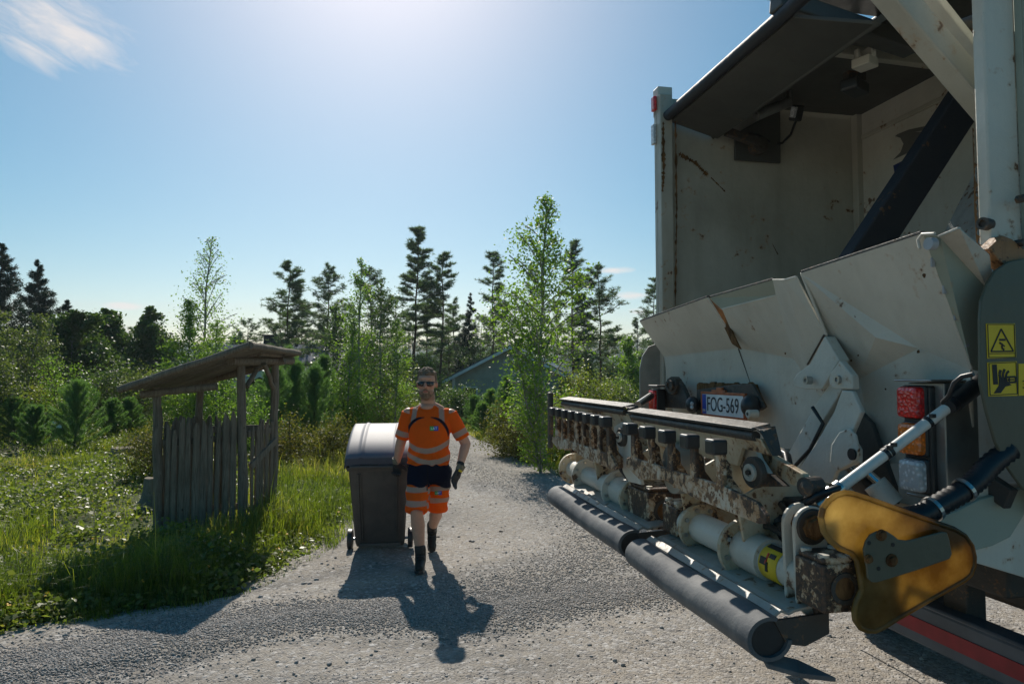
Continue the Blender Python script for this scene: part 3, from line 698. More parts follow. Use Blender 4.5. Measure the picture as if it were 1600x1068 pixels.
az = np.where(r.random(len(x)) < .6, tuft, az); ln = r.uniform(.15, .95, len(x)) ** 1.2
B0 = np.stack([x, y, z - .01], 1); hd = np.stack([np.cos(az), np.sin(az), np.zeros(len(x))], 1); sd = np.stack([-np.sin(az), np.cos(az), np.zeros(len(x))], 1)
rot = r.uniform(-1.2, 1.2, len(x)); sd = unit(sd * np.cos(rot)[:, None] + hd * np.sin(rot)[:, None])
M1 = B0 + hd * (H * ln * .28)[:, None] + np.array([0, 0, 1.]) * (H * .62)[:, None]
T1 = B0 + hd * (H * ln * .95)[:, None] + np.array([0, 0, 1.]) * (H * (1.05 - .45 * ln))[:, None]
w = (wd / 2)[:, None]
V = np.stack([B0 - sd * w, B0 + sd * w, M1 + sd * w * .8, M1 - sd * w * .8, T1 + sd * w * .12, T1 - sd * w * .12], 1).reshape(-1, 3)
i6 = np.arange(len(x)) * 6; F = np.concatenate([np.stack([i6, i6 + 1, i6 + 2, i6 + 3], 1), np.stack([i6 + 3, i6 + 2, i6 + 4, i6 + 5], 1)])
dry = vnoise(x, y, .9, 50)
rn = np.clip(r.random(len(x)) * .5 + .5 * smooth01((dry - .25) / .6) + .25 * (r.random(len(x)) < .08), 0, 1)
g = link("grass", npmesh("grass", V, F, MAT_GRASS, rnd=np.repeat(rn, 6))); tag(g, "long green grass growing beside the dirt road and over the field", "grass", kind="stuff")
# weeds: rosettes of small broad leaves
x, y = scatter_field(r, 52000, 3.9, 30, 1.5); wmk = field_mask(x, y, .7, 61); ed = edge_dist(x, y)
k = (r.random(len(x)) < np.clip((wmk - .36) * 3.2, 0.04, 1)) & (ed > .12); x, y, ed = x[k], y[k], ed[k]
q = 9; hgt_ = (.05 + .16 * r.random(len(x)) ** 1.5) * (1 + .6 * (field_mask(x, y, .7, 61)[...] > .6)) * np.where(ed < .5, .5, 1)
C = np.stack([np.repeat(x, q), np.repeat(y, q), np.repeat(hgr(x, y), q)], 1) + r.normal(size=(len(x) * q, 3)) * np.array([.06, .06, 0])
C[:, 2] += np.repeat(hgt_, q) * r.random(len(C)) + .01
V, F = leaves(C, (.022 + .035 * r.random(len(C)) ** 1.5) * (1 + .035 * C[:, 1]), r, .75)
g = link("weeds", npmesh("weeds", V, F, L_WEED, rnd=np.repeat(np.clip(r.random(len(C)) * .7 + .3 * vnoise(C[:, 0], C[:, 1], .8, 70), 0, 1), 4))); tag(g, "low broad leaved weeds covering the field behind the shelter", "weeds", kind="stuff")
# small yellow and orange flowers
x, y = scatter_field(r, 260, 4.5, 16, 1.4); MAT_FLOW = simple("flower_petals", (.75, .42, .02), .6)
C = np.stack([x, y, hgr(x, y) + .13 + .1 * r.random(len(x))], 1); C = np.repeat(C, 5, 0) + r.normal(size=(len(x) * 5, 3)) * .006
V, F = leaves(C, np.full(len(C), .02), r, .8); g = link("field_flowers", npmesh("field_flowers", V, F, MAT_FLOW)); tag(g, "tiny yellow flowers dotted through the grass", "flowers", kind="stuff")
# grass on the right of the road, behind the truck
y = 9.5 + 16 * r.random(60000) ** 1.4; x = r.uniform(-.1, .75, 60000) * y; k = ~inpoly(x, y); x, y = x[k], y[k]
az = r.uniform(0, 6.283, len(x)); H = r.uniform(.06, .30, len(x)) * (.5 + .8 * vnoise(x, y, .8, 77)); D = unit(np.stack([np.cos(az) * .5, np.sin(az) * .5, np.ones(len(x))], 1))
V, F = blades(np.stack([x, y, hgr(x, y) - .01], 1), D, H, np.full(len(x), .011), r)
g = link("verge_grass", npmesh("verge_grass", V, F, MAT_GRASS, rnd=np.repeat(np.clip(r.random(len(x)) * .6 + .35 * vnoise(x, y, .8, 50), 0, 1), 3))); tag(g, "rough green grass on the verge between the road and the truck", "grass", kind="stuff")
# ================================================================ houses, shelter, stumps
MAT_OLIVE = simple("olive_cladding", (.30, .31, .25), .85, scale=3)
MAT_WHITE = simple("white_board", (.62, .62, .60), .6, scale=4)
MAT_ROOFD = simple("dark_roof_sheet", (.05, .06, .075), .35, .2, scale=2)
MAT_ROOFB = simple("blue_grey_roof", (.045, .07, .12), .4, .2, scale=2)
MAT_GREENW = simple("green_cladding", (.05, .085, .055), .8, scale=3)
MAT_GLASS = simple("window_glass", (.02, .025, .03), .08, 0, spec=1.0)
MAT_BLACK = simple("black_steel", (.02, .02, .022), .5, .2)
MAT_LEDW = simple("pale_slate", (.35, .36, .38), .5)
def house(name, label, gx, gy, gz_, W_, L_, He, Hr, rot, wall, roof, trim, roofname="roof"):
    """gable end faces local -y; (gx,gy) = middle of the gable foot"""
    t = thing(name, label, "house", (gx, gy, gz_), rot)
    mb = MB(); h = W_ / 2
    mb.prism([(-h, 0, -1), (h, 0, -1), (h, 0, He), (0, 0, Hr), (-h, 0, He)], (0, L_, 0))
    for k in range(int(W_ / .14)):   # board joints
        x = -h + .07 + k * .14; mb.box((x, -.006, (He - 1) / 2 - .0), (.012, .012, He + 1 - .02))
    mb.build("wall", wall, t)
    ov = .55; sl = (Hr - He) / h
    for s in (-1, 1):
        mb = MB(); a = (0, -ov, Hr + .13); b_ = (s * (h + ov), -ov, He - ov * sl + .13)
        mb.prism([a, b_, (b_[0], -ov, b_[2] + .09), (0, -ov, Hr + .22)], (0, L_ + 2 * ov, 0)); o = mb.build(roofname, roof, t)
        mb = MB(); mb.prism([(0, -ov - .03, Hr - .06), (b_[0], -ov - .03, b_[2] - .19), (b_[0], -ov - .03, b_[2] - .003), (0, -ov - .03, Hr + .127)], (0, .028, 0)); mb.build("bargeboard", trim, t)
    return t, sl
t, _ = house("lake_house", "olive grey wooden house with low gable roof behind the young pines", -.05, 42, -1.75, 7.3, 10, 3.3, 5.15, R(-8), MAT_OLIVE, MAT_ROOFD, MAT_WHITE)
for x in (-.35, .15):
    mb = MB(); mb.box((x, -.03, 4.35), (.3, .05, .3)); mb.build("vent", MAT_LEDW, t, bevel=.01)
mb = MB(); mb.box((-3.6, -.04, 1.2), (.16, .08, 4.2)); mb.build("corner_board", MAT_WHITE, t)
w_ = MB().box((-2.6, -.04, 2.45), (1.0, .08, .7)).build("window", MAT_WHITE, t); MB().box((-2.6, -.085, 2.45), (.85, .012, .55)).build("pane", MAT_GLASS, w_)
mb = MB(); mb.box((1.2, -.04, 1.1), (.95, .07, 2.1)); mb.build("door", MAT_WHITE, t)
# long low house on the left behind the thicket
t = thing("villa", "long low house with blue grey roof and black chimney, behind the shelter", "house", (-14.2, 40, -1.35), R(-3))
MB().box((-.9, 3.5, .9), (7.4, 6, 3.2)).build("wall", MAT_GREENW, t)
mb = MB(); mb.prism([(-5.4, -.2, 2.55), (-5.4, 3.5, 5.05), (-5.4, 7.2, 2.55), (-5.4, 7.2, 2.43), (-5.4, 3.5, 4.93), (-5.4, -.2, 2.43)], (9.2, 0, 0)); rf = mb.build("roof", MAT_ROOFB, t)
mb = MB(); mb.box((-1.2, 3.1, 5.0), (.75, .6, 1.1)); mb.box((-1.2, 3.1, 5.6), (.9, .75, .1)); mb.build("chimney", MAT_BLACK, rf)
MB().cyl((.45, 3, 4.9), (.45, 3, 5.4), .11, 10).build("vent_pipe", MAT_BLACK, rf)
for x in (-3.2, -.4, 2.0):
    w_ = MB().box((x, .46, 1.4), (1.2, .09, 1.1)).build("window", MAT_WHITE, t); MB().box((x, .408, 1.4), (1.0, .012, .9)).build("pane", MAT_GLASS, w_)
t, _ = house("sauna_cabin", "small dark green cabin with pale roof edge, seen through the shelter", -9.35, 25.5, -.2, 2.6, 3.2, 1.25, 1.95, R(14), MAT_GREENW, MAT_LEDW, MAT_WHITE)
MB().box((0, -.04, 1.0), (2.3, .05, .07)).build("trim", MAT_WHITE, t)
# white shed corner to the right of the birch
# ---- weathered wood
def wood(name, a, b_, vert=True):
    m = NM(name); v = m.coord(scale=(1, 1, .06) if vert else (1, .06, 1)); g1 = m.noise(55, 6, .7, vec=v, dist=1.2); g2 = m.noise(3, 4)
    c = m.mix(m.step(g1, .32, .68), a, b_); c = m.mix(m.math('MULTIPLY', m.step(g2, .45, .75), .5), c, (.10, .095, .075))
    kn = m.voro(7, vec=m.coord(scale=(1, 1, .5))); c = m.mix(m.math('SUBTRACT', 1.0, m.step(kn, .03, .07)), c, (.035, .03, .025))
    return m.done(m.bsdf(c, .9, normal=m.bump(g1, .7, .006), spec=.15))
WOOD = wood("weathered_wood", (.10, .08, .06), (.29, .245, .19))
WOODX = wood("weathered_pole", (.11, .088, .065), (.29, .245, .19))
def pole(mb, a, b_, r0, r1, seed, n=10, wob=.012):
    rr = random.Random(seed); a = Vector(a); b_ = Vector(b_); pts = []; rs = []
    for i in range(n):
        t = i / (n - 1); p = a.lerp(b_, t); k = 0 if i in (0, n - 1) else wob
        pts.append(p + Vector((rr.uniform(-k, k), rr.uniform(-k, k), rr.uniform(-k, k) * .3))); rs.append((r0 + (r1 - r0) * t) * rr.uniform(.93, 1.08))
    mb.tube(pts, rs, 10)
sh = thing("wooden_shelter", "weathered grey pole shelter with slanting roof and paling walls", "shelter", (-3.35, 7.75, 0.02))
def S(x, y, z): return (x + 3.35, y - 7.75, z - .02)
posts = [((-3.77, 7.36), 1.62, .048), ((-2.93, 7.56), 1.93, .050), ((-3.74, 8.2), 1.74, .045), ((-2.86, 8.25), 1.95, .045)]
for i, ((x, y), z, rr) in enumerate(posts):
    mb = MB(); pole(mb, S(x + (.0 if i else .01), y, -.1), S(x - (.05 if i == 0 else .07 if i == 1 else 0), y, z), rr * 1.12, rr * .92, i, wob=.008); mb.build("post", WOOD, sh)
def palings(name, P, Q, seed, dens, hz0, hz1, parent, inset=0):
    rr = random.Random(seed); P = Vector(P); Q = Vector(Q); d = (Q - P); Ln = d.length; d.normalize(); nrm = Vector((d.y, -d.x, 0)); mb = MB(); s = .03
    while s < Ln - .02:
        w = rr.uniform(.045, .085); h = hz0 + (hz1 - hz0) * s / Ln + rr.uniform(-.07, .06); c = P + d * (s + w / 2) + nrm * rr.uniform(-.012, .012)
        th = rr.uniform(.018, .03); lean = rr.uniform(-.012, .012); n = 6; ring = []
        for i in range(n + 1):
            t = i / n; cw = w * (1 if i < n - 1 else rr.uniform(.75, .95) if i == n - 1 else rr.uniform(.12, .45)) * (1 + rr.uniform(-.06, .06)); z = -.05 + (h + .05) * (t if i < n - 1 else (.94 if i == n - 1 else 1)); off = d * (lean * t + rr.uniform(-.003, .003) + (rr.uniform(-.25, .25) * w if i == n else 0))
            for sx, sy in ((-1, -.5), (-.6, -1.2), (.6, -1.2), (1, -.5), (1, 1), (-1, 1)): ring.append(c + off + d * sx * cw / 2 + nrm * -sy * th / 2 + Vector((0, 0, z)))
        fs = [(i * 6 + k, i * 6 + (k + 1) % 6, i * 6 + 6 + (k + 1) % 6, i * 6 + 6 + k) for i in range(n) for k in range(6)] + [tuple(range(n * 6, n * 6 + 6))]
        mb.add(ring, fs); s += w + (rr.uniform(.002, .012) if rr.random() < dens else rr.uniform(.02, .04))
    return mb.build(name, WOOD, parent)
palings("paling_wall", S(-3.735, 7.335, 0.02), S(-2.99, 7.51, 0.02), 3, .85, 1.20, 1.30, sh)
palings("paling_wall", S(-2.90, 7.62, 0.02), S(-2.85, 8.2, 0.02), 4, .25, 1.22, 1.24, sh)
palings("paling_wall", S(-3.78, 7.42, 0.02), S(-3.76, 8.15, 0.02), 5, .5, 1.2, 1.22, sh)
palings("paling_wall", S(-3.70, 8.24, 0.02), S(-3.3, 8.26, 0.02), 6, .5, 1.2, 1.24, sh)
for nm, a, b_, w, h in [("rail", (-3.76, 7.39, 1.02), (-2.93, 7.58, 1.08), .03, .07), ("rail", (-2.93, 7.6, 1.10), (-2.86, 8.25, 1.10), .03, .07), ("rail", (-2.93, 7.6, .27), (-2.86, 8.25, .27), .035, .07),
                        ("rail", (-3.76, 7.39, .3), (-2.93, 7.58, .32), .03, .07), ("rail", (-3.7, 8.22, 1.1), (-2.9, 8.26, 1.12), .03, .08), ("brace", (-2.90, 7.62, .74), (-2.83, 8.25, .98), .04, .08)]:
    MB().bar(S(*a), S(*b_), w, h).build(nm, WOOD, sh, bevel=.006)
# roof: pole beams, edge log, boards
beam = [((-3.92, 7.36, 1.56), (-2.75, 7.56, 1.90)), ((-3.92, 8.2, 1.60), (-2.75, 8.25, 1.93))]
mb = MB(); pole(mb, S(-3.96, 7.30, 1.545), S(-3.2, 7.42, 1.63), .042, .04, 11); mb.build("beam", WOODX, sh)
mb = MB(); pole(mb, S(-3.0, 7.28, 1.90), S(-2.78, 8.62, 1.93), .052, .045, 12); mb.build("beam", WOODX, sh)
mb = MB(); pole(mb, S(-3.95, 8.22, 1.60), S(-2.75, 8.26, 1.93), .04, .045, 13); mb.build("beam", WOODX, sh)
for a, b_, sd in [((-2.97, 7.66, 1.62), (-2.93, 7.95, 1.88), 21), ((-2.86, 8.2, 1.60), (-2.84, 7.82, 1.88), 22)]:
    mb = MB(); pole(mb, S(*a), S(*b_), .028, .026, sd, 6, .01); mb.build("brace", WOODX, sh)
mb = MB(); rr = random.Random(9); s = 0
while s < 1.62:   # roof boards run down the slope
    w = rr.uniform(.10, .15); y = 7.02 + s + w / 2; dz = rr.uniform(-.006, .006)
    mb.bar(S(-3.99 + rr.uniform(-.03, .03), y, 1.60 + dz), S(-2.72 + rr.uniform(-.02, .02), y, 2.035 + dz), w - .004, .02); s += w
rf = mb.build("roof", wood("roof_board", (.15, .135, .115), (.26, .24, .21), False), sh)
for a, b_, r0, r1, sd in [((-4.02, 7.0, 1.60), (-2.70, 7.02, 2.06), .036, .036, 31), ((-2.70, 7.02, 2.055), (-2.70, 8.66, 2.03), .040, .035, 32), ((-4.02, 8.64, 1.61), (-2.72, 8.66, 2.04), .04, .04, 33), ((-2.80, 7.55, 1.99), (-2.80, 8.3, 1.98), .025, .022, 34)]:
    mb = MB(); pole(mb, S(*a), S(*b_), r0, r1, sd, 12, .008); mb.build("edge_log", WOODX, rf)
# old boards lying at the open side
o = MB().bar((-2.93, 7.55, .06), (-2.62, 8.05, .06), .12, .035).bar((-2.80, 7.45, .075), (-2.60, 7.85, .07), .10, .03).build("threshold_board", WOODX, sh)
o.location = -sh.location
# stumps, log
def stump(loc, r0, h, label, sd):
    rr = random.Random(sd); mb = MB(); n = 26; rings = []
    for (z, k) in ((-.05, 1.75), (.03, 1.45), (.09, 1.15), (.2, 1.0), (h, .95)):
        rings += [Vector((math.cos(6.283 * i / n) * r0 * k * (1 + .12 * math.sin(5 * 6.283 * i / n + sd) * (1 if z < .15 else .3) + rr.uniform(-.03, .03)), math.sin(6.283 * i / n) * r0 * k * (1 + .12 * math.cos(4 * 6.283 * i / n)), z + (rr.uniform(-.01, .015) if z == h else 0))) for i in range(n)]
    mb.add(rings, [(j * n + i, j * n + (i + 1) % n, j * n + n + (i + 1) % n, j * n + n + i) for j in range(4) for i in range(n)], True); mb.add(rings[-n:], [tuple(range(n))])
    o = mb.build("tree_stump", WOODX); o.location = loc; return tag(o, label, "stump", "old tree stumps")
x, y = -4.55, 8.85; stump((x, y, float(hgr(x, y))), .17, .36, "grey cut stump with spreading roots left of the shelter", 1)
x, y = -7.6, 13.5; stump((x, y, float(hgr(x, y))), .25, .30, "low dark stump in the field behind the shelter", 2)
x, y = -4.55, 12.8; stump((x, y, float(hgr(x, y))), .28, .42, "dark old stump seen right of the shelter", 3)
# upturned boat covered with a pale sheet
x, y = -11.9, 17.6; z0 = float(hgr(x, y)); t = thing("upturned_boat", "dark upturned boat with pale sheet over it among the young pines", "boat", (x, y, z0), R(35))
mb = MB(); vs = []; n = 12; m_ = 8
for i in range(n + 1):
    u = i / n; wv = .52 * math.sin(math.pi * min(1, .12 + u * .88)) ** .6 * (1 if u < .7 else 1 - ((u - .7) / .3) ** 2 * .8); hv = .42 + .12 * u
    for k in range(m_ + 1):
        a = math.pi * k / m_; vs.append(((u - .5) * 2.6, math.cos(a) * wv, .12 + math.sin(a) ** .7 * hv))
mb.add(vs, [(i * (m_ + 1) + k, i * (m_ + 1) + k + 1, (i + 1) * (m_ + 1) + k + 1, (i + 1) * (m_ + 1) + k) for i in range(n) for k in range(m_)], True)
mb.build("hull", MAT_BLACK, t, solid=.03)
vs = []; rr = random.Random(4)
for i in range(9):
    for k in range(9): vs.append((-1.25 + i * .24, (k - 4) * .115, .64 - .028 * (k - 4) ** 2 * .5 + rr.uniform(-.012, .012)))
mb = MB(); mb.add(vs, [(i * 9 + k, i * 9 + k + 1, i * 9 + 10 + k, i * 9 + 9 + k) for i in range(8) for k in range(8)]); mb.build("cover_sheet", MAT_WHITE, t, solid=.01); t.scale = (.42, .55, .75)
# ================================================================ the refuse truck
PHI = R(11.6); T0 = 3.525; HW = 1.285
RT = Matrix.Rotation(PHI, 3, 'Z'); TL = Vector((1.98, 0, 0)) + RT @ Vector((0, T0, 0))
truck = thing("refuse_truck", "cream white rear loading refuse truck with rusty comb lifters, seen from behind", "truck", tuple(TL), PHI)
RTi = RT.inverted(); CAMROT = Matrix.Rotation(R(90 + PITCH), 3, 'X')
def tr(px, py, x=None, y=None, z=None):
    """point of the truck (truck coordinates) on the plane x, y or z = const, measured from the photograph"""
    o = RTi @ (Vector((0, 0, CAM_Z)) - TL); d = RTi @ (CAMROT @ Vector((px - 800, 534 - py, -FPX)))
    if x is not None: k = (x - o.x) / d.x
    elif y is not None: k = (y - o.y) / d.y
    else: k = (z - o.z) / d.z
    return o + d * k
def cr(x0, y0, s): return lambda a, b: (x0 + a / s, y0 + b / s)
C1 = cr(1000, 0, 2.667); C2 = cr(840, 560, 3.955); C3 = cr(1200, 560, 3.955); C4 = cr(860, 740, 3.56); C5 = cr(1200, 760, 3.56); C6 = cr(980, 340, 2.5806); C7 = cr(1180, 680, 3.56); C8 = cr(980, 560, 5.34); C9 = cr(1140, 0, 3.478)
def P(c, pts, **k): return [tr(*c(a, b), **k) for a, b in pts]
def paint(name,  base, dirt=(.22, .19, .14), dirtamt=.35, rust=.62, rustamt=.9, wear=0., rough=.45, streak=.5, sc=3.0, hi=None, zw=None):
    """painted steel with grime, rust spots and worn-through patches"""
    m = NM(name); v = m.coord(); n1 = m.noise(sc * .6, 6, .6, vec=v); n2 = m.noise(sc * 3, 7, .7, vec=v)
    vs = m.coord(scale=(1, 1, .12)); n3 = m.noise(sc * 3.5, 5, .6, vec=vs)
    c = m.mix(m.math('MULTIPLY', m.step(n1, .4, .75), dirtamt), base, dirt)
    c = m.mix(m.math('MULTIPLY', m.step(n3, .5, .8), dirtamt * streak), c, dirt)
    sp1 = m.noise(sc * 9, 3, .5, vec=v); sp2 = m.noise(sc * 1.3, 2, .5, vec=v)
    rm = m.step(m.math('ADD', m.math('MULTIPLY', sp1, .55), m.math('MULTIPLY', sp2, .45)), rust, rust + .035)
    halo = m.step(m.math('ADD', m.math('MULTIPLY', sp1, .55), m.math('MULTIPLY', sp2, .45)), rust - .045, rust + .02)
    c = m.mix(m.math('MULTIPLY', halo, .45 * rustamt), c, (.40, .20, .07)); c = m.mix(m.math('MULTIPLY', rm, rustamt), c, (.10, .045, .02))
    if wear:
        sx_ = m.n('ShaderNodeSeparateXYZ'); m.l(v, sx_.inputs[0])
        if zw: n2 = m.math('ADD', n2, m.math('MULTIPLY', m.step(sx_.outputs[2], zw[0], zw[1]), zw[2]))
        w = m.step(m.math('ADD', m.math('MULTIPLY', n2, .6), m.math('MULTIPLY', n1, .4)), 1 - wear, 1 - wear + .02)
        wh = m.step(m.math('ADD', m.math('MULTIPLY', n2, .6), m.math('MULTIPLY', n1, .4)), 1 - wear - .06, 1 - wear + .01)
        c = m.mix(m.math('MULTIPLY', wh, .75), c, (.36, .19, .075)); c = m.mix(w, c, m.mix(m.step(sp1, .42, .58), (.035, .026, .022), (.09, .05, .03)))
    fl = m.noise(260, 2, .5, vec=v)
    c = m.mix(m.math('MULTIPLY', m.step(fl, .66, .72), .35), c, dirt)
    rg = m.math('ADD', m.math('MULTIPLY', n2, .25), rough - .1)
    return m.done(m.bsdf(c, rg, normal=m.bump(m.math('ADD', n2, m.math('MULTIPLY', n1, 5)), .22, .018), spec=.45))
CREAM = paint("cream_paint", (.63, .60, .525), rust=.635)
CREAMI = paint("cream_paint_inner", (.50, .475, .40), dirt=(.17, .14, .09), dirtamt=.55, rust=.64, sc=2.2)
CREAMW = paint("cream_paint_worn", (.56, .50, .37), dirt=(.20, .16, .09), dirtamt=.7, rust=.60, wear=.44, sc=5)
BLOCKM = paint("block_paint_rubbed", (.60, .55, .44), dirt=(.22, .16, .09), dirtamt=.6, rust=.60, wear=.53, sc=9)
RUSTY = paint("rusty_comb_paint", (.54, .49, .40), dirt=(.30, .15, .06), dirtamt=.9, rust=.53, wear=.475, sc=8, zw=(1.35, 1.42, .10))
GREENP = paint("pale_green_paint", (.40, .44, .36), dirt=(.20, .20, .15), dirtamt=.3, rust=.66, sc=2)
GUARDM = paint("guard_plate_grey", (.10, .105, .075), dirt=(.06, .06, .045), dirtamt=.5, rust=.75, rough=.38, sc=2)
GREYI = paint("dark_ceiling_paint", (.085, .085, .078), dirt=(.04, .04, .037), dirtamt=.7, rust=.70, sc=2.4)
DSTEEL = paint("dark_steel", (.05, .048, .045), dirt=(.09, .06, .04), dirtamt=.6, rust=.62, sc=7, rough=.5)
STEEL = simple("bare_steel", (.42, .42, .41), .28, .9, .15, 14, .1)
GALV = simple("stainless_bracket", (.30, .30, .29), .36, .75, .2, 10, .1)
RUBBER = simple("black_rubber", (.022, .023, .025), .42, 0, .3, 9, .25, .6, 40)
ROLLM = paint("worn_rubber_roll", (.06, .067, .078), dirt=(.25, .245, .235), dirtamt=.75, rust=.99, rough=.72, sc=3)
HOSE = simple("hose_black", (.014, .015, .018), .4, 0, .2, 20, .2)
NAVY = paint("blue_black_beam", (.022, .026, .036), dirt=(.05, .045, .045), dirtamt=.5, rust=.70, rough=.6, sc=4)
CHROME = simple("chrome_rod", (.6, .6, .6), .15, 1.0, .05)
REDP = simple("red_reflective", (.38, .02, .03), .45, 0, .2, 12)
BARG = simple("grey_blue_bar", (.10, .115, .14), .42, 0, .25, 5, .1)
def lens(name, c):
    m = NM(name); v = m.voro(70, vec=m.coord()); cc = m.mix(m.step(v, .1, .5), tuple(x * 1.25 for x in c), tuple(x * .7 for x in c))
    return m.done(m.bsdf(cc, .12, normal=m.bump(v, .6, .004), spec=.8, **{'Emission Color': c, 'Emission Strength': 0.0}))
LRED = lens("red_lens", (.85, .03, .03)); LAMB = lens("amber_lens", (.95, .22, .02)); LWHT = lens("clear_lens", (.62, .64, .66))
# translucent polyurethane guard
m = NM("amber_guard"); n = m.noise(1.7, 4, .5); n2 = m.noise(9, 5, .6)
c = m.ramp(m.math('ADD', m.math('MULTIPLY', n, .6), m.math('MULTIPLY', n2, .4)), [(.38, (.27, .19, .07)), (.5, (.50, .41, .20)), (.62, (.74, .66, .42))])  # brown and pale mottling paints shadow and sunlit patches into the guard
p_ = m.bsdf(m.mix(1., c, (.30, .26, .20), 'MULTIPLY'), .10, spec=.7); t_ = m.n('ShaderNodeBsdfTranslucent'); m.l(m.mix(1., c, (1.25, 1.12, .85), 'MULTIPLY'), t_.inputs[0]); mx_ = m.n('ShaderNodeMixShader'); mx_.inputs[0].default_value = .6
m.l(p_, mx_.inputs[1]); m.l(t_.outputs[0], mx_.inputs[2]); GOLD = m.done(mx_.outputs[0])

def quad_plate(name, pts, ext, mat, parent=truck, bevel=.004, label=None):
    return MB().prism(pts, ext).build(name, mat, parent, label, bevel=bevel)
def on(y=None, x=None, pts=(), c=None): return [tr(*(c(a, b) if c else (a, b)), x=x, y=y) for a, b in pts]
YF = HW; YN = -HW
# ---- body shell
# far side wall (left side of the truck) with flared rust edge
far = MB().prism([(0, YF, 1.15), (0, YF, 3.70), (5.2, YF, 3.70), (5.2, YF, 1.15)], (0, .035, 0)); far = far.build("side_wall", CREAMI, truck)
o = MB().box((.045, YF - .035, 2.45), (.09, .07, 2.5)).build("corner_post", CREAMI, truck, bevel=.006)
o = MB().box((.055, YF + .012, 3.67), (.11, .09, .20)).build("corner_cap", CREAM, truck, bevel=.008)
mk = MB().box((-.012, YF + .01, 3.655), (.025, .05, .10)).build("marker_lamp", LRED, truck, bevel=.006)
MB().box((-.012, YF + .02, 3.44), (.02, .05, .14)).build("reflector", LWHT, truck, bevel=.004)
# rust runs on the far wall
m = NM("rust_stain"); n = m.noise(18, 6, .75, vec=m.coord(scale=(1, 1, .3))); c = m.mix(m.step(n, .4, .6), (.075, .04, .02), (.22, .115, .05)); RUSTM = m.done(m.bsdf(c, .9, spec=.1))
def ragged(mb, pts, w, seed, off, ax='y'):
    """an irregular rust run along a polyline lying on the wall"""
    rr = random.Random(seed); n = 26 * (len(pts) - 1); A = []; B = []
    for i in range(n + 1):
        t = i / n * (len(pts) - 1); k = min(int(t), len(pts) - 2); p = Vector(pts[k]).lerp(Vector(pts[k + 1]), t - k); d = (Vector(pts[k + 1]) - Vector(pts[k])).normalized(); nn = Vector((-d.z, 0, d.x))
        ww = w * rr.uniform(.15, 1.0) * (1 if 0 < i < n else .1); A.append(p + nn * ww * rr.uniform(.4, 1)); B.append(p - nn * ww * rr.uniform(.4, 1))
    mb.add([v + Vector((0, off, 0)) for v in A + B], [(i, i + 1, n + 2 + i, n + 1 + i) for i in range(n)])
mb = MB()
def fw(a, b): p = tr(*C1(a, b), y=YF - .002); return (p.x, YF - .002, p.z)
ragged(mb, [fw(120, 520), fw(130, 700), fw(128, 1050)], .018, 1, -.002)
mb.build("rust_run", RUSTM, far, solid=.001); mb = MB(); ragged(mb, [tr(1048, 190, y=YF - .002), tr(1050, 330, y=YF - .002), tr(1048, 480, y=YF - .002)], .014, 2, -.075)
mb.build("rust_run", RUSTM, far, solid=.001); mb = MB(); ragged(mb, [tr(1036, 190, y=YF - .075), tr(1037, 270, y=YF - .075), tr(1035, 300, y=YF - .075)], .02, 3, -.001)
mb.build("rust_run", RUSTM, far, solid=.001); mb = MB(); ragged(mb, [fw(160, 640), fw(230, 680), fw(280, 730)], .028, 4, -.003)
mb.build("rust_run", RUSTM, far, solid=.001); mb = MB(); ragged(mb, [fw(295, 740), fw(355, 800)], .008, 5, -.003)
mb.build("rust_run", RUSTM, far, solid=.001); mb = MB(); ragged(mb, [fw(550, 1015), fw(575, 1062)], .006, 7, -.003)
mb.build("rust_run", RUSTM, far, solid=.001)
# front bulkhead of the hopper opening (pale panel with the swoosh)
XB = 1.60
bh = MB().box((XB + .02, 0, 2.7), (.04, 2 * HW - .01, 2.0)).build("bulkhead", CREAM, truck)
MB().box((XB - .02, YF - .03, 2.9), (.05, .06, 1.6)).build("corner_angle", CREAMI, bh, bevel=.005)
MB().box((XB - .012, 0, 3.50), (.022, 2 * HW - .15, .03)).build("seam", CREAMI, bh, bevel=.004)
SWOOSH = simple("grey_decal", (.13, .125, .115), .6); BLUED = simple("blue_decal", (.015, .03, .12), .5)
sw = [C1(a, b) for a, b in [(1075, 558), (1120, 540), (1215, 520), (1240, 535), (1180, 545), (1140, 550), (1210, 548), (1190, 590), (1110, 640), (1055, 665), (1085, 635), (1098, 600), (1085, 575), (1062, 568)]]
mb = MB(); mb.prism([tr(*q, x=XB - .004) for q in sw], (.0035, 0, 0)); mb.build("decal", SWOOSH, bh)
mb = MB(); mb.prism([tr(*C1(a, b), x=XB - .004) for a, b in [(1055, 690), (1060, 718), (1075, 700), (1090, 672)]], (.0035, 0, 0)); mb.build("decal", BLUED, bh)
# packer plate behind the arm: scratched white steel with rust holes
PKW = paint("scratched_white_steel", (.50, .49, .46), dirt=(.12, .11, .10), dirtamt=.7, rust=.585, sc=4.5, streak=.9)
pk = MB().prism([(.72, YN + .05, 2.0), (1.50, YN + .05, 3.3), (1.55, YN + .05, 3.3), (.80, YN + .05, 2.0)], (0, 1.16, 0)).build("packer_plate", PKW, truck, bevel=.004)
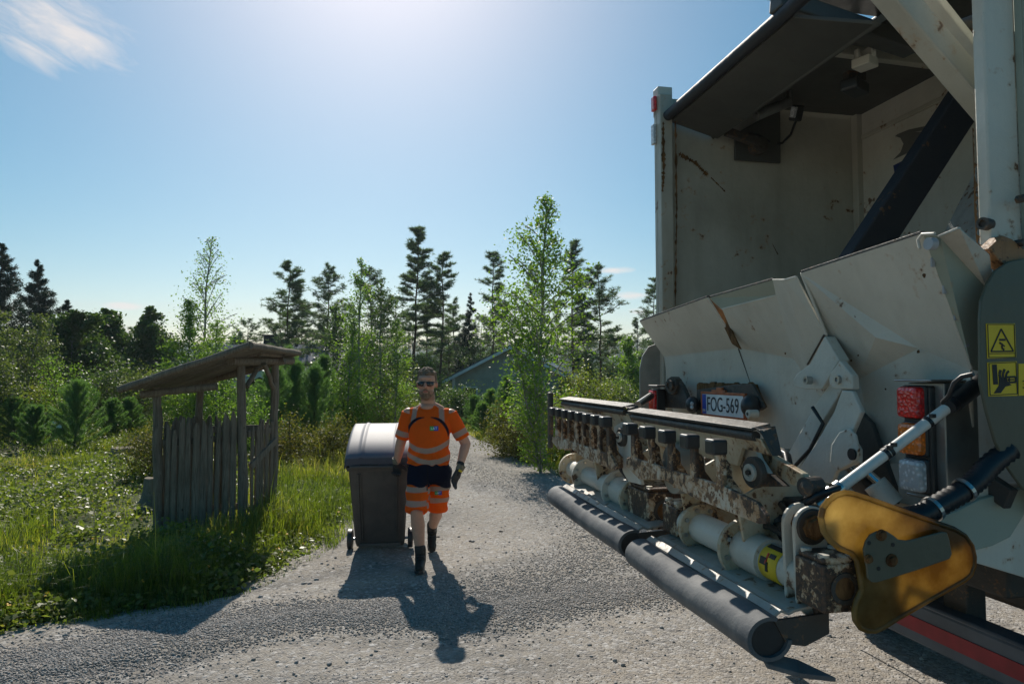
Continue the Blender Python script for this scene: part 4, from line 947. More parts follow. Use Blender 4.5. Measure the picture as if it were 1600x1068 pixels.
# ceilings
ROD0 = tr(1040, 184, y=YF - .03); ZR = ROD0.z; XR = ROD0.x
rodn = tr(1222, 4, x=XR)
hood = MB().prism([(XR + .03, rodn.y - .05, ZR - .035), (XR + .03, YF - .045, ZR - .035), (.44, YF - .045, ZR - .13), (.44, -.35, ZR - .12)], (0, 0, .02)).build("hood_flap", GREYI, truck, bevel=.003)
MB().cyl((XR, YF + .0, ZR), (XR, rodn.y - .25, ZR), .036, 20).build("hood_tube", NAVY, truck)
MB().lathe((XR, YF - .02, ZR), (0, 1, 0), [(-.03, .0), (-.03, .046), (.035, .046), (.035, 0)], 18).build("hinge_boss", DSTEEL, truck)
MB().box((.78 + 1.9, 0, 3.73), (3.8, 2 * HW + .03, .03)).build("roof", CREAM, truck, bevel=.01)
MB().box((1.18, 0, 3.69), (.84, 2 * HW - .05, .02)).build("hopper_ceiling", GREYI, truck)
mb = MB()
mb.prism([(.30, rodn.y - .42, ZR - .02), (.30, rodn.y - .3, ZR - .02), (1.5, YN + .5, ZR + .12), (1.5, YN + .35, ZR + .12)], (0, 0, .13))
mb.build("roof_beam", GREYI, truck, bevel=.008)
a_ = tr(*C9(330, 62), x=.15); b_ = tr(*C9(650, 145), x=.75)
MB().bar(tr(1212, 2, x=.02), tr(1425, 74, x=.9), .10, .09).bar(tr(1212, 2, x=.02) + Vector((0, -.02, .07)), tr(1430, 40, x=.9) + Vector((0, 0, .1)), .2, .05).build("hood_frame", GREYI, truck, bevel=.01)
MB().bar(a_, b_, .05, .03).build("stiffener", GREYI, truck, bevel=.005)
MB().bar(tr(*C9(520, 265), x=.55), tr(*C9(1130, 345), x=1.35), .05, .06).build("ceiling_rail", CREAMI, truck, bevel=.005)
MB().prism([(.40, -.36, ZR - .10), (.42, -.36, ZR - .125), (.80, -.36, 3.70), (.78, -.36, 3.73)], (0, YF - .02 + .36, 0)).build("hood_sun_block", GREYI, truck)  # added plate, hidden from view, keeps sun patches off the packer arm
# lift arm, upper right: two pale channels going up and back
w0 = tr(1575, 205, y=-1.12); w1 = tr(1375, -30, y=-1.12)
mb = MB(); mb.bar(w0, w1, .085, .085, up=(0, 1, 0)); mb.build("lift_channel", CREAMI, truck, bevel=.01)
mb = MB(); mb.bar(tr(1590, 190, y=-1.02), tr(1415, -30, y=-1.02), .03, .13, up=(0, 1, 0)); mb.build("lift_channel", CREAM, truck, bevel=.006)
MB().cyl(tr(1440, 70, y=-.9), tr(1520, 40, y=-.9), .04, 14).build("pin", DSTEEL, truck)
# far wall square bracket, cylinder and work lamp
sq = on(y=YF - .02, c=C1, pts=[(392, 560), (580, 455), (582, 682), (392, 668)])
mb = MB(); mb.prism([Vector((p.x, YF - .035, p.z)) for p in sq], (0, .02, 0)); br = mb.build("mounting_plate", GREYI, truck, bevel=.004)
c0 = tr(*C1(500, 605), y=YF - .1); MB().lathe(c0, (0, -1, 0), [(-.07, .0), (-.07, .055), (.02, .055), (.02, .03), (.05, .03), (.05, 0)], 20).bar(c0 + Vector((0, -.02, 0)), tr(*C1(360, 548), y=YF - .12), .05, .05).build("pivot", DSTEEL, br)
la = tr(*C1(485, 482), y=YF - .32); lb = tr(*C1(620, 425), y=YF - .32)
MB().cyl(la, lb, .035, 16).cyl(la + (la - lb) * .05, la, .02, 12).bar(lb, lb + Vector((.0, 0, .14)), .04, .02).build("beacon_lamp", GALV, truck)
wc = tr(*C1(652, 472), y=YF - .36); mb = MB(); mb.box(wc, (.075, .06, .105), Matrix.Rotation(R(25), 3, 'X') @ Matrix.Rotation(R(20), 3, 'Z')); wlp = mb.build("work_lamp", RUBBER, truck, bevel=.012)
mb = MB(); mb.box(wc + Vector((-.028, -.022, -.004)), (.055, .03, .07), Matrix.Rotation(R(25), 3, 'X') @ Matrix.Rotation(R(20), 3, 'Z')); mb.build("lens", LWHT, wlp, bevel=.004)
MB().tube([wc + Vector((0, 0, -.04)), tr(*C1(628, 560), y=YF - .2), tr(*C1(595, 595), y=YF - .08), tr(*C1(570, 600), y=YF - .06)], .009, 8).build("cable", HOSE, truck)
MB().tube([tr(*C1(450, 555), y=YF - .09), tr(*C1(490, 560), y=YF - .12), tr(*C1(540, 590), y=YF - .1)], .008, 8).build("cable", HOSE, truck)
cc = tr(*C9(735, 345), z=ZR - .1); MB().box(cc, (.10, .10, .05), Matrix.Rotation(.4, 3, 'Z')).box(cc + Vector((.02, 0, .05)), (.03, .10, .07)).box(cc + Vector((-.03, .02, .05)), (.02, .03, .07)).build("camera_bracket", CREAM, truck, bevel=.006)
cc = tr(*C9(680, 475), z=ZR - .16); MB().box(cc, (.17, .10, .07), Matrix.Rotation(.5, 3, 'Z')).build("reverse_camera", RUBBER, truck, bevel=.015)
MB().box(cc + Vector((0, 0, .06)), (.12, .05, .05)).build("camera_mount", DSTEEL, truck, bevel=.006)
# black diagonal arm across the opening
mb = MB(); a_ = tr(1345, 425, y=-.1); b_ = tr(1545, 118, y=-.1); mb.bar(a_ + Vector((-.03, 0, .022)), b_ + Vector((-.03, 0, .022)), .10, .175, up=(1, 0, 1)); mb.build("packer_arm", NAVY, truck, bevel=.01)
if 0: mb = MB(); ad = (b_ - a_).normalized(); mb.bar(a_ + Vector((-.105, .04, .075)), b_ + Vector((-.105, .04, .075)), .03, .02); mb.build("edge_strip", DSTEEL, truck, bevel=.003)
# ---- near side: post, side panel, rusty bracket
zt = 3.72
zb = tr(1530, 392, x=0).z
pe = tr(1527, 300, x=0).y; pn = tr(1546, 300, x=0).y
post = MB().prism([(0, pe, zb), (0, pn, zb), (0, pn, zt), (0, pe, zt)], (.12, 0, 0)).build("rear_post", CREAM, truck, bevel=.006)
POSTG = paint("grey_green_side", (.33, .37, .31), dirt=(.22, .24, .19), dirtamt=.4, rust=.70, sc=1.6)
MB().box((2.72, pn - .012, (1.15 + 3.72) / 2 + .1), (5.2, .03, 2.45)).build("side_wall", POSTG, truck, bevel=.004)
MB().box((.135, pn - .035, 3.0), (.03, .02, 1.45)).build("fold", POSTG, truck, bevel=.006)
for (px, py) in ((1590, 312), (1588, 381)):
    p = tr(px, py, y=pn - .03); MB().cyl(p, p + Vector((0, -.03, 0)), .013, 6, False).build("bolt", DSTEEL, truck)
p = tr(1540, 350, x=-.01); MB().lathe(p, (-1, -.3, 0), [(-.02, 0), (-.02, .020), (.02, .020), (.02, .012), (.01, .012), (.01, 0)], 18).build("grease_pin", DSTEEL, truck)
RUSTB = paint("rust_orange_paint", (.30, .15, .06), dirt=(.10, .045, .02), dirtamt=.9, rust=.55, sc=8)
MB().prism(on(y=pn + .005, pts=[(1524, 392), (1545, 372), (1560, 378), (1588, 402), (1600, 430), (1570, 440), (1538, 410)]), (0, -.05, 0)).build("rusty_bracket", RUSTB, truck, bevel=.004)
ragm = MB()
pp = [tr(1521, 200, x=-.002), tr(1523, 260, x=-.002), tr(1524, 330, x=-.002), tr(1528, 388, x=-.002)]
rr = random.Random(8)
n = 40; vs = []
for i in range(n + 1):
    t = i / n * 3; k = min(int(t), 2); q = pp[k].lerp(pp[k + 1], t - k); w = rr.uniform(.0, .014) * (1 if i > 12 else .3); vs += [q + Vector((-.002, .002, 0)), q + Vector((-.002, -w, 0))]
ragm.add(vs, [(2 * i, 2 * i + 1, 2 * i + 3, 2 * i + 2) for i in range(n)]); ragm.build("rust_run", RUSTM, post, solid=.001)
# ---- hopper: folded cream sheet, facets traced point by point
F = {}
def fp(key, a, b, x):
    if key in BIG:
        x = -.2
        for _ in range(30): p = tr(*C6(a, b), x=x); x = -.25 + .53 * (2.215 - p.z) + BIG[key]
    F[key] = tr(*C6(a, b), x=x)
BIG = {'j': 0, 'k': 0, 'l': -.03, 'm': .008, 'n': 0, 'o': 0, 'q': .008}
for k, a, b, x in [('A', 52, 418, -.17), ('B', 325, 320, -.18), ('C', 455, 527, .0), ('D', 150, 560, .0), ('D0', 176, 566, .03), ('E', 210, 930, .06), ('G', 600, 930, .06),
    ('a', 385, 368, -.14), ('a2', 332, 322, -.16), ('b', 603, 313, -.15), ('b2', 590, 250, -.2), ('c', 675, 570, .0), ('e', 735, 592, -.03), ('f', 680, 930, .04), ('g', 560, 930, .05), ('h', 930, 930, .05),
    ('j', 702, 222, -.25), ('k', 1188, 64, -.25), ('l', 1005, 480, -.13), ('m', 1180, 525, -.06), ('n', 1387, 610, .0), ('o', 855, 582, -.07), ('q', 938, 648, -.06), ('r', 1080, 760, .01), ('s', 1080, 990, .03), ('t', 1010, 990, .03), ('N', 1400, 990, .03),
    ('u', 683, 238, -.22), ('v', 803, 472, -.12), ('w', 640, 250, -.23), ('k2', 1258, 76, -.23), ('I', 1340, 42, -.23), ('J', 1400, 95, -.14), ('y', 1447, 285, .0), ('Y', 1430, 620, .04), ('J2', 1460, 150, -.05), ('J3', 1475, 290, .04)]: fp(k, a, b, x)
def facets(name, faces, mat=CREAM, thick=.008):
    mb = MB(); keys = sorted({k for f in faces for k in f}); ix = {k: i for i, k in enumerate(keys)}
    mb.add([F[k] for k in keys], [tuple(ix[k] for k in f) for f in faces]); return mb.build(name, mat, truck, solid=thick)
facets("far_bin_lip", [('A', 'B', 'C', 'D')])
facets("far_bin_panel", [('D', 'C', 'G', 'E')])
facets("middle_panel", [('a', 'b', 'c'), ('a', 'c', 'C'), ('b', 'e', 'c'), ('C', 'c', 'f', 'g'), ('c', 'e', 'h', 'f')])
facets("lip_channel", [('a2', 'b2', 'b', 'a')], POSTG)
facets("pressed_gusset", [('b2', 'w', 'e'), ('w', 'u', 'v'), ('w', 'v', 'e'), ('b2', 'e', 'b')])
facets("near_bin_panel", [('j', 'k', 'm', 'l'), ('j', 'l', 'q', 'o'), ('k', 'n', 'm'), ('l', 'm', 'q'), ('m', 'n', 'N', 's', 'r'), ('m', 'r', 'q'), ('q', 'r', 's', 't'), ('j', 'o', 'v')])
facets("lower_skirt", [('o', 'q', 't'), ('v', 'o', 't', 'h')])
facets("near_bin_flange", [('k', 'k2', 'y', 'Y', 'n')], POSTG)
facets("near_bin_corner", [('k2', 'I', 'J', 'J2', 'y'), ('J2', 'J3', 'Y', 'y')])
# worn dark edges along the rims
for a, b_ in (('A', 'B'), ('a2', 'b2'), ('j', 'k')): MB().bar(F[a] + Vector((.004, 0, .004)), F[b_] + Vector((.004, 0, .004)), .016, .010).build("rim_edge", DSTEEL, truck, bevel=.002)
for a, b_ in (('u', 'w'), ('w', 'b2'), ('a', 'b'), ('k2', 'I'), ('j', 'v'), ('k', 'n'), ('C', 'c'), ('D', 'C')): MB().bar(F[a], F[b_], .012, .008).build("rim_edge", CREAM, truck, bevel=.002)
for a, b_ in (('v', 'h'), ('C', 'G'), ('e', 'v')): MB().bar(F[a] + Vector((-.006, .006, 0)), F[b_] + Vector((-.006, .006, 0)), .007, .004).build("seam", DSTEEL, truck)  # thin dark bars stand in for the shaded gaps between the plates
mb = MB(); mb.prism([tr(*C6(a, b), x=-.08) for a, b in [(328, 322), (372, 368), (385, 372), (430, 480), (455, 530), (422, 508), (395, 450), (368, 395)]], (.01, 0, 0)); mb.build("torn_edge", RUSTM, truck)
# hoppers' inner skin and floor so that the bin is a real trough
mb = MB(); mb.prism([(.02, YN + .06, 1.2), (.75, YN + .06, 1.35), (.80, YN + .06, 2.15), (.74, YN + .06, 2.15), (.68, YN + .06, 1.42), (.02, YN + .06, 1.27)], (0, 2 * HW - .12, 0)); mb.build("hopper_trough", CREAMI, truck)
k_ = F['k']; mb = MB(); mb.lathe(tr(*C6(1222, 105), x=-.255), (1, 0, 0), [(-.008, 0), (-.008, .019), (.014, .019), (.014, 0)], 20, False); mb.build("lug_eye", MAT_LEDW, truck)
MB().tube([tr(*C6(1180, 125), x=-.25), tr(*C6(1172, 90), x=-.25), tr(*C6(1190, 66), x=-.25), tr(*C6(1240, 64), x=-.25)], .005, 8).build("lug_rim", CREAM, truck)
for i, (a, b) in enumerate([(1232, 180), (1280, 288), (1325, 395), (1370, 503)]):
    p = tr(*C6(a, b), x=-.20 + .05 * i); MB().box(p, (.014, .006, .03)).build("slot", MAT_LEDW, truck, bevel=.002)
# scattered rust chips with halo on the big panel
mb = MB(); rr = random.Random(12)
for a, b, s in [(955, 438, .011), (975, 446, .008), (920, 398, .006), (905, 455, .005), (893, 455, .005), (920, 637, .008), (1178, 540, .007), (640, 547, .005), (830, 552, .010), (855, 560, .008), (1202, 232, .008), (788, 495, .006), (1045, 690, .004), (907, 575, .005), (935, 555, .004), (760, 790, .005), (912, 795, .006), (500, 374, .005)]:
    x = -.14 if b < 500 else -.06; x = -.245 + .2 * min(1, max(0, (b - 200) / 330)) - .012 if a > 700 else -.06
    p = tr(*C6(a, b), x=x); n = 9; mb.add([p + Vector((-.004, math.cos(6.283 * i / n) * s * rr.uniform(.5, 1.3), math.sin(6.283 * i / n) * s * rr.uniform(.5, 1.3))) for i in range(n)], [tuple(range(n))])
mb.build("rust_chip", RUSTM, truck, solid=.002)
# ---- plate recess, number plate
XP = -.06
rc = MB(); rr = random.Random(3)
top = [(580, 215)] + [(580 + i * 20, 205 + rr.uniform(-12, 14)) for i in range(1, 24)] + [(1060, 215)]
rc.prism([tr(*C8(a, b), x=XP + .02) for a, b in top + [(1090, 300), (1140, 405), (1100, 430), (960, 470), (580, 460)]], (.02, 0, 0)); rec = rc.build("plate_recess", RUSTM, truck)
mb = MB(); mb.prism([tr(*C8(a, b), x=XP) for a, b in [(580, 260), (900, 215), (1040, 210), (1090, 300), (1140, 405), (1100, 430), (960, 475), (580, 475)]], (.016, 0, 0)); mb.build("backing_plate", DSTEEL, rec, bevel=.003)
ORG = simple("orange_holder", (.42, .11, .035), .6, 0, .3, 20); PLW = simple("plate_white", (.72, .73, .74), .35); EUB = simple("plate_blue", (.02, .07, .42), .35); INK = simple("plate_ink", (.015, .02, .03), .5)
pl0 = tr(*C8(628, 305), x=XP - .02); pl1 = tr(*C8(965, 300), x=XP - .02); hp = .112; yl, yr = pl0.y, pl1.y; zt_ = (pl0.z + pl1.z) / 2
plate = MB().box((XP - .018, (yl + yr) / 2, zt_ - hp / 2), (.004, abs(yl - yr), hp)).build("number_plate", PLW, truck)
hold = MB()
for (c_, s_) in [((XP - .014, (yl + yr) / 2, zt_ + .008), (.016, abs(yl - yr) + .04, .014)), ((XP - .014, yl + .010, zt_ - hp / 2), (.016, .016, hp)), ((XP - .014, yr - .010, zt_ - hp / 2), (.016, .016, hp)), ((XP - .014, yl - .18, zt_ + .018), (.014, .15, .016)), ((XP - .014, yl - .19, zt_ + .03), (.014, .06, .02)), ((XP - .008, (yl + yr) / 2, zt_ - hp / 2), (.010, abs(yl - yr) + .03, hp + .02))]: hold.box(c_, s_)
hold.build("plate_holder", ORG, plate, bevel=.003)
MB().box((XP - .0212, yl - .022, zt_ - hp / 2), (.002, .042, hp - .004)).build("plate_band", EUB, plate)
def tmat(y, z, x, flip=1): return Matrix.Translation((x, y, z)) @ Matrix(((0, 0, -1, 0), (-1, 0, 0, 0), (0, 1, 0, 0), (0, 0, 0, 1)))
text_mesh("plate_text", "FOG-569", .112, INK, plate, tmat((yl - .05 + yr + .035) / 2, zt_ - .058, XP - .0215), fit=abs(yl - yr) - .10)
text_mesh("plate_text", "FIN", .022, PLW, plate, tmat(yl - .022, zt_ - .092, XP - .0232))
# small plate lamp, rubber stop, white cap
p = tr(*C8(545, 385), x=XP - .04); lp = MB().sphere(p, (.04, .045, .05), 16, 10).build("rubber_stop", RUBBER, truck)
MB().sphere(tr(*C8(540, 375), x=XP - .078), (.01, .012, .012)).sphere(tr(*C8(540, 405), x=XP - .078), (.01, .012, .012)).build("plate_lamp", LWHT, lp)
p = tr(*C8(1030, 395), x=XP - .03); MB().sphere(p, (.05, .045, .058), 18, 12).build("rubber_stop", RUBBER, truck)
p = tr(*C8(1085, 460), x=XP - .07); MB().cyl(p, p + Vector((-.05, 0, 0)), .020, 16).build("stop_cap", CREAM, truck)
MB().cyl(p + Vector((-.051, 0, 0)), p + Vector((-.053, 0, 0)), .008, 10).build("bolt", DSTEEL, truck)
# ---- far side lamp, brackets, guard plate
FGM = simple("scratched_steel_guard", (.30, .29, .26), .45, .2, .25, 5)
g = [(1000, 640), (1000, 575), (1004, 556), (1014, 541), (1028, 536), (1045, 536), (1045, 640)]
MB().prism([tr(a, b, y=YF - .02) for a, b in g], (0, .015, 0)).build("far_guard_plate", FGM, truck, bevel=.003)
sp_ = MB(); sp_.prism([tr(*C8(a, b), y=YF - .12) for a, b in [(330, 0), (420, 60), (560, 300), (560, 420), (480, 440), (330, 430)]], (0, .02, 0)); sp_.build("far_gusset", CREAM, truck, bevel=.004)
p = tr(*C8(378, 225), x=-.12); MB().lathe(p, (-1, -.25, 0), [(-.04, 0), (-.04, .055), (.01, .055), (.01, .035), (.03, .035), (.03, .02), (.022, .02), (.022, 0)], 8).build("pivot_nut", DSTEEL, truck)
MB().prism([tr(*C8(a, b), x=-.10) for a, b in [(310, 260), (330, 190), (400, 150), (450, 220), (500, 330), (490, 420), (330, 410), (250, 420), (240, 270)]], (.03, 0, 0)).build("pivot_plate", DSTEEL, truck, bevel=.005)
lamp = MB(); p = tr(*C8(224, 345), x=-.17); lamp.box(p + Vector((.03, 0, 0)), (.06, .09, .14)); lamp.box(p + Vector((.03, -.02, .09)), (.1, .14, .012)); lamp = lamp.build("tail_lamp", RUBBER, truck, bevel=.006)
MB().box(p + Vector((-.008, 0, 0)), (.03, .082, .125)).build("lens", LRED, lamp, bevel=.01)
MB().tube([tr(*C8(90, 385), x=-.35), tr(*C8(200, 310), x=-.2)], .022, 14).build("gas_strut", STEEL, truck)
MB().tube([tr(*C8(195, 520), x=-.25), tr(*C8(180, 570), x=-.3), tr(*C8(120, 610), x=-.4), tr(*C8(60, 640), x=-.5)], .03, 12).build("corrugated_hose", HOSE, truck)
MB().prism([tr(*C8(a, b), x=-.25) for a, b in [(205, 560), (270, 620), (262, 700), (190, 640)]], (.02, 0, 0)).build("reflector", LWHT, truck)
# ---- combs
def comb(y0, y1, ntooth, ft, lt, zb0, zb1, zt, X=-.80):
    c = MB(); th = .016; zb1 -= .022
    ys = [ft + (lt - ft) * i / (ntooth - 1) for i in range(ntooth)]
    # outline polygon (y,z) from the far end to the near end, teeth standing on the band
    top = []; w = .022
    for i, y in enumerate(ys):
        top += [(y + w * 1.15, zb1 + .012), (y + w, zb1 + .05), (y + w, zt), (y - w, zt), (y - w, zb1 + .05), (y - w * 1.25, zb1 + .012)]
    poly = [(y0, zb0 + .03), (y0, zb1)] + top + [(y1 + .05, zb1 - .005), (y1, zb1 - .035), (y1, zb0 + .01), (y1 + .04, zb0), ((y0 + y1) / 2 - .1, zb0 + .004), ((y0 + y1) / 2 + .15, zb0 + .03), (y0 - .15, zb0 - .005)]
    # triangulate by pieces: band + teeth as quads sharing one mesh
    c.prism([(X, a, b) for a, b in poly], (th, 0, 0))
    o = c.build("lifting_comb", RUSTY, truck, bevel=.003)
    for y in ys:
        MB().box((X - .010, y, zt + .012), (.056, .060, .052)).build("tooth_cap", RUBBER, o, bevel=.008)
        g = MB(); g.prism([(X + .017, y, zt - .02), (X + .045, y, zt - .05), (X + .05, y, zb1 + .03), (X + .09, y, zb1 - .02), (X + .09, y, zb1 - .06), (X + .017, y, zb1 - .06)], (0, .014, 0)); g.build("tooth_web", RUSTY, o, bevel=.002)
    return o
def yy(px, py, x): return tr(px, py, x=x).y
cn = comb(yy(978, 690, -.8), yy(1196, 800, -.8), 5, yy(988, 676, -.8), yy(1123, 694, -.8), 1.305, 1.395, 1.50)
cf = comb(yy(862, 690, -.8), yy(962, 720, -.8), 8, yy(868.5, 640, -.8), yy(949, 657, -.8), 1.295, 1.375, 1.51)
MB().box((-.80, yy(860, 650, -.8) , 1.46), (.03, .05, .36)).build("end_stop", DSTEEL, truck, bevel=.008)
p = tr(*C2(470, 480), x=-.8)
# round discs behind the teeth
for c_, (a, b), r_ in ((C2, (365, 520), .075), (C2, (830, 680), .10)):
    p = tr(*c_(a, b), x=-.74); MB().lathe(p, (1, 0, 0), [(0, 0), (0, r_), (.10, r_), (.10, 0)], 28).build("counter_disc", FGM, truck, bevel=.002)
# ---- grip rails: folded plate with black channel along the top
def rail(l, r, zoff, name_seed):
    x = -.71; a = tr(*l, x=x); b = tr(*r, x=x); a.z = b.z = (a.z + b.z) / 2
    sec = [(-.032, -.002), (.035, .012), (.038, .002), (-.03, -.012)]
    mb = MB(); mb.prism([(a.x + u, a.y, a.z + v) for u, v in sec], (0, b.y - a.y, 0)); mb.build("rail_lip", DSTEEL, truck, bevel=.002); mb = MB(); mb.cyl((a.x - .010, a.y - .02, a.z - .030), (b.x - .010, b.y + .01, b.z - .030), .0165, 14); o = mb.build("grip_rail", NAVY if 0 else DSTEEL, truck, bevel=.002)
    ye = b.y - .20
    mb = MB(); mb.prism([(a.x - .022, b.y, a.z - .0), (a.x - .02, b.y - .03, a.z - .008), (a.x - .0, b.y - .065, a.z - .085), (a.x + .03, b.y - .055, a.z - .085), (a.x + .03, b.y - .02, a.z + .005)], (.012, 0, 0)); mb.build("rail_end", DSTEEL, o, bevel=.003)
    mb = MB(); mb.prism([(a.x - .012, a.y + .0, a.z - .045), (b.x - .012, b.y - .02, b.z - .035), (b.x + .0, b.y - .05, b.z - .085), (b.x + .01, b.y + .13, b.z - .08), (b.x + .03, b.y + .20, b.z - .15), (a.x + .05, a.y - .12, a.z - .15)], (.014, 0, 0)); pl = mb.build("rail_plate", CREAMW, o, bevel=.002)
    for f in (.12, .34, .40, .70, .76):
        y = a.y + (b.y - a.y) * f; MB().prism([(a.x + .0, y, a.z - .04), (a.x + .12, y, a.z - .04), (a.x + .14, y, a.z - .30), (a.x + .06, y, a.z - .30), (a.x + .02, y, a.z - .16)], (0, .012, 0)).build("rib", CREAMW, pl, bevel=.002)
    return o
rail((990, 640), (1188, 668), 0, 1); rail((881, 622), (982, 634), 0, 2)
# ---- carriers between combs and tube: pivot arms with worn bosses
def arm(pts, c, x, ext, mat=CREAMW, name="pivot_arm", bev=.004): return MB().prism([tr(*c(a, b), x=x) for a, b in pts], ext).build(name, mat, truck, bevel=bev)
def boss(c, a, b, x, r, mat=DSTEEL, name="pivot_boss", axis=(-1, -.12, 0)):
    p = tr(*c(a, b), x=x); o = MB().lathe(p, axis, [(-.018, 0), (-.018, r), (.0, r), (.004, r * .92), (.004, 0)], 22).build(name, mat, truck)
    MB().lathe(p, axis, [(.003, 0), (.003, r * .55), (.014, r * .55), (.014, r * .28), (.008, r * .28), (.008, 0)], 18).build("pin_cap", CREAM, o)
    MB().cyl(p + Vector(axis).normalized() * .012, p + Vector(axis).normalized() * .022, r * .16, 8).build("bolt", DSTEEL, o)
    return o
arm([(470, 420), (520, 390), (585, 470), (600, 640), (640, 780), (560, 760), (490, 640), (500, 560), (470, 500)], C2, -.72, (.02, 0, 0), CREAM)
boss(C2, 512, 485, -.74, .045)
p = tr(*C2(573, 630), x=-.735); MB().cyl(p, p + Vector((-.012, 0, 0)), .018, 16).build("hole_plug", DSTEEL, truck)
arm([(880, 640), (930, 560), (1040, 690), (1100, 840), (1180, 960), (1070, 960), (1000, 850), (900, 740)], C8, -.66, (.02, 0, 0), CREAM)
arm([(885, 620), (985, 620), (1040, 870), (1180, 960), (1300, 1068), (1100, 1068), (960, 960), (900, 790)], C8, -.64, (.03, 0, 0), DSTEEL)
arm([(870, 600), (990, 600), (1020, 830), (1070, 880), (1010, 990), (960, 930), (925, 800)], C8, -.655, (.02, 0, 0), CREAMW)
boss(C8, 1042, 948, -.70, .052)
# bent cream arm from the rail down to the knuckle
arm([(990, 640), (1250, 750), (1130, 765), (1460, 960), (1475, 1068), (1360, 1050), (1060, 870), (1020, 800)], C8, -.62, (.025, 0, 0), CREAMW, "bent_arm")
arm([(10, 80), (40, 75), (330, 265), (325, 310), (280, 305), (150, 230), (10, 150)], C7, -.58, (.025, 0, 0), CREAM, "bent_arm")
p = tr(*C7(300, 283), x=-.60); MB().lathe(p, (-1, -.3, 0), [(-.04, 0), (-.04, .03), (.02, .03), (.02, .024), (.03, 0)], 16).build("pin", DSTEEL, truck)
# mechanism plates behind, filling the lifter
arm([(0, 180), (80, 220), (190, 380), (200, 560), (60, 560), (0, 500)], C7, -.50, (.02, 0, 0), CREAMW, "carrier_plate")
arm([(100, 210), (190, 330), (260, 380), (250, 480), (120, 470), (60, 300)], C7, -.44, (.03, 0, 0), DSTEEL, "carrier_plate")
arm([(640, 820), (760, 830), (870, 700), (880, 830), (960, 960), (600, 960)], C8, -.45, (.02, 0, 0), CREAM, "carrier_plate")
arm([(270, 700), (420, 640), (520, 760), (640, 760), (640, 960), (260, 900)], C8, -.40, (.02, 0, 0), FGM, "carrier_plate")
arm([(640, 690), (720, 690), (780, 850), (640, 940), (600, 860), (680, 800)], C8, -.5, (.02, 0, 0), DSTEEL, "link_plate")
MB().box((-.40, -.25, 1.28), (.25, 1.55, .09)).build("cross_beam", DSTEEL, truck, bevel=.01)
MB().box((-.36, .75, 1.22), (.25, .9, .09)).build("cross_beam", DSTEEL, truck, bevel=.01)
for k, (y, s) in enumerate([(-.95, 1), (-.5, 1), (.1, 1), (.62, 1), (1.0, 1)]):
    MB().prism([(-.66, y, 1.10), (-.70, y, 1.32), (-.50, y, 1.42), (.02, y, 1.25), (.02, y, 1.0)], (0, .016, 0)).build("carrier_plate", CREAMW, truck, bevel=.003)
# ---- main lift cylinders and arms at the middle right (between bins)
AP = -.12
def big(pts, x, ext, mat, name, c=C3, bev=.005): return MB().prism([tr(*c(a, b), x=x) for a, b in pts], ext).build(name, mat, truck, bevel=bev)
big([(155, 130), (175, 95), (256, 34), (350, -140), (440, 10), (370, 130), (330, 190), (230, 190), (165, 175)], AP - .02, (.05, 0, 0), CREAM, "hinge_lug")
big([(375, 130), (385, 85), (420, 45), (440, 10), (480, 55), (520, 105), (525, 190), (400, 185), (378, 160)], AP - .05, (.03, 0, 0), CREAM, "hinge_lug")
for a, b in ((238, 133), (430, 130)):
    p = tr(*C3(a, b), x=AP - .055); MB().lathe(p, (-1, 0, 0), [(-.02, 0), (-.02, .017), (.006, .017), (.006, .009), (.0, .008), (.0, 0)], 18).build("pin", STEEL, truck)
big([(375, 155), (460, 190), (330, 400), (190, 690), (60, 760), (20, 720), (120, 590), (290, 290)], AP + .0, (.03, 0, 0), CREAM, "lift_arm")
big([(455, 195), (520, 200), (575, 330), (510, 480), (560, 560), (560, 640), (420, 700), (390, 780), (300, 850), (150, 740), (270, 560), (400, 350)], AP - .05, (.02, 0, 0), CREAM, "lift_arm")
big([(500, 430), (540, 470), (560, 560), (545, 630), (430, 695), (380, 640), (390, 530), (440, 450)], AP - .062, (.01, 0, 0), CREAM, "boss_plate")
p = tr(*C3(523, 590), x=AP - .065); MB().cyl(p, p + Vector((-.006, 0, 0)), .022, 20).build("pin_hole", MAT_BLACK, truck)
big([(575, 330), (640, 400), (780, 790), (790, 900), (640, 850), (540, 700), (575, 600), (525, 520)], -.02, (.02, 0, 0), GREYI, "dark_gusset")  # gusset plate in dark grey
MB().tube([tr(*C3(275, 300), x=AP - .04), tr(*C3(340, 400), x=AP - .04), tr(*C3(260, 560), x=AP - .04), tr(*C3(160, 670), x=AP - .05)], .008, 8).build("cable", HOSE, truck)
ca = tr(*C3(560, 650), x=AP - .02); cb = tr(*C3(700, 780), x=AP + .0); MB().cyl(ca, cb, .016, 14).build("cylinder_rod", CHROME, truck)
ca2 = tr(*C3(490, 670), x=AP - .0); cb2 = tr(*C3(570, 750), x=AP + .02); MB().cyl(ca2, cb2, .014, 14).build("cylinder_rod", CHROME, truck)
MB().cyl(tr(*C3(660, 770), x=AP - .02), tr(*C3(770, 900), x=AP + .02), .042, 18).build("cylinder_barrel", CREAM, truck)
MB().cyl(tr(*C3(560, 760), x=AP + .02), tr(*C3(640, 860), x=AP + .05), .035, 18).build("cylinder_barrel", DSTEEL, truck)
MB().tube([tr(*C3(60, 600), x=-.3), tr(*C3(80, 572), x=-.32), tr(*C3(110, 590), x=-.33), tr(*C3(130, 700), x=-.36), tr(*C3(140, 830), x=-.4)], .012, 8).build("hose_loop", HOSE, truck)
MB().tube([tr(*C3(75, 600), x=-.28), tr(*C3(95, 570), x=-.3), tr(*C3(125, 600), x=-.31), tr(*C3(165, 820), x=-.38)], .012, 8).build("hose_loop", HOSE, truck)
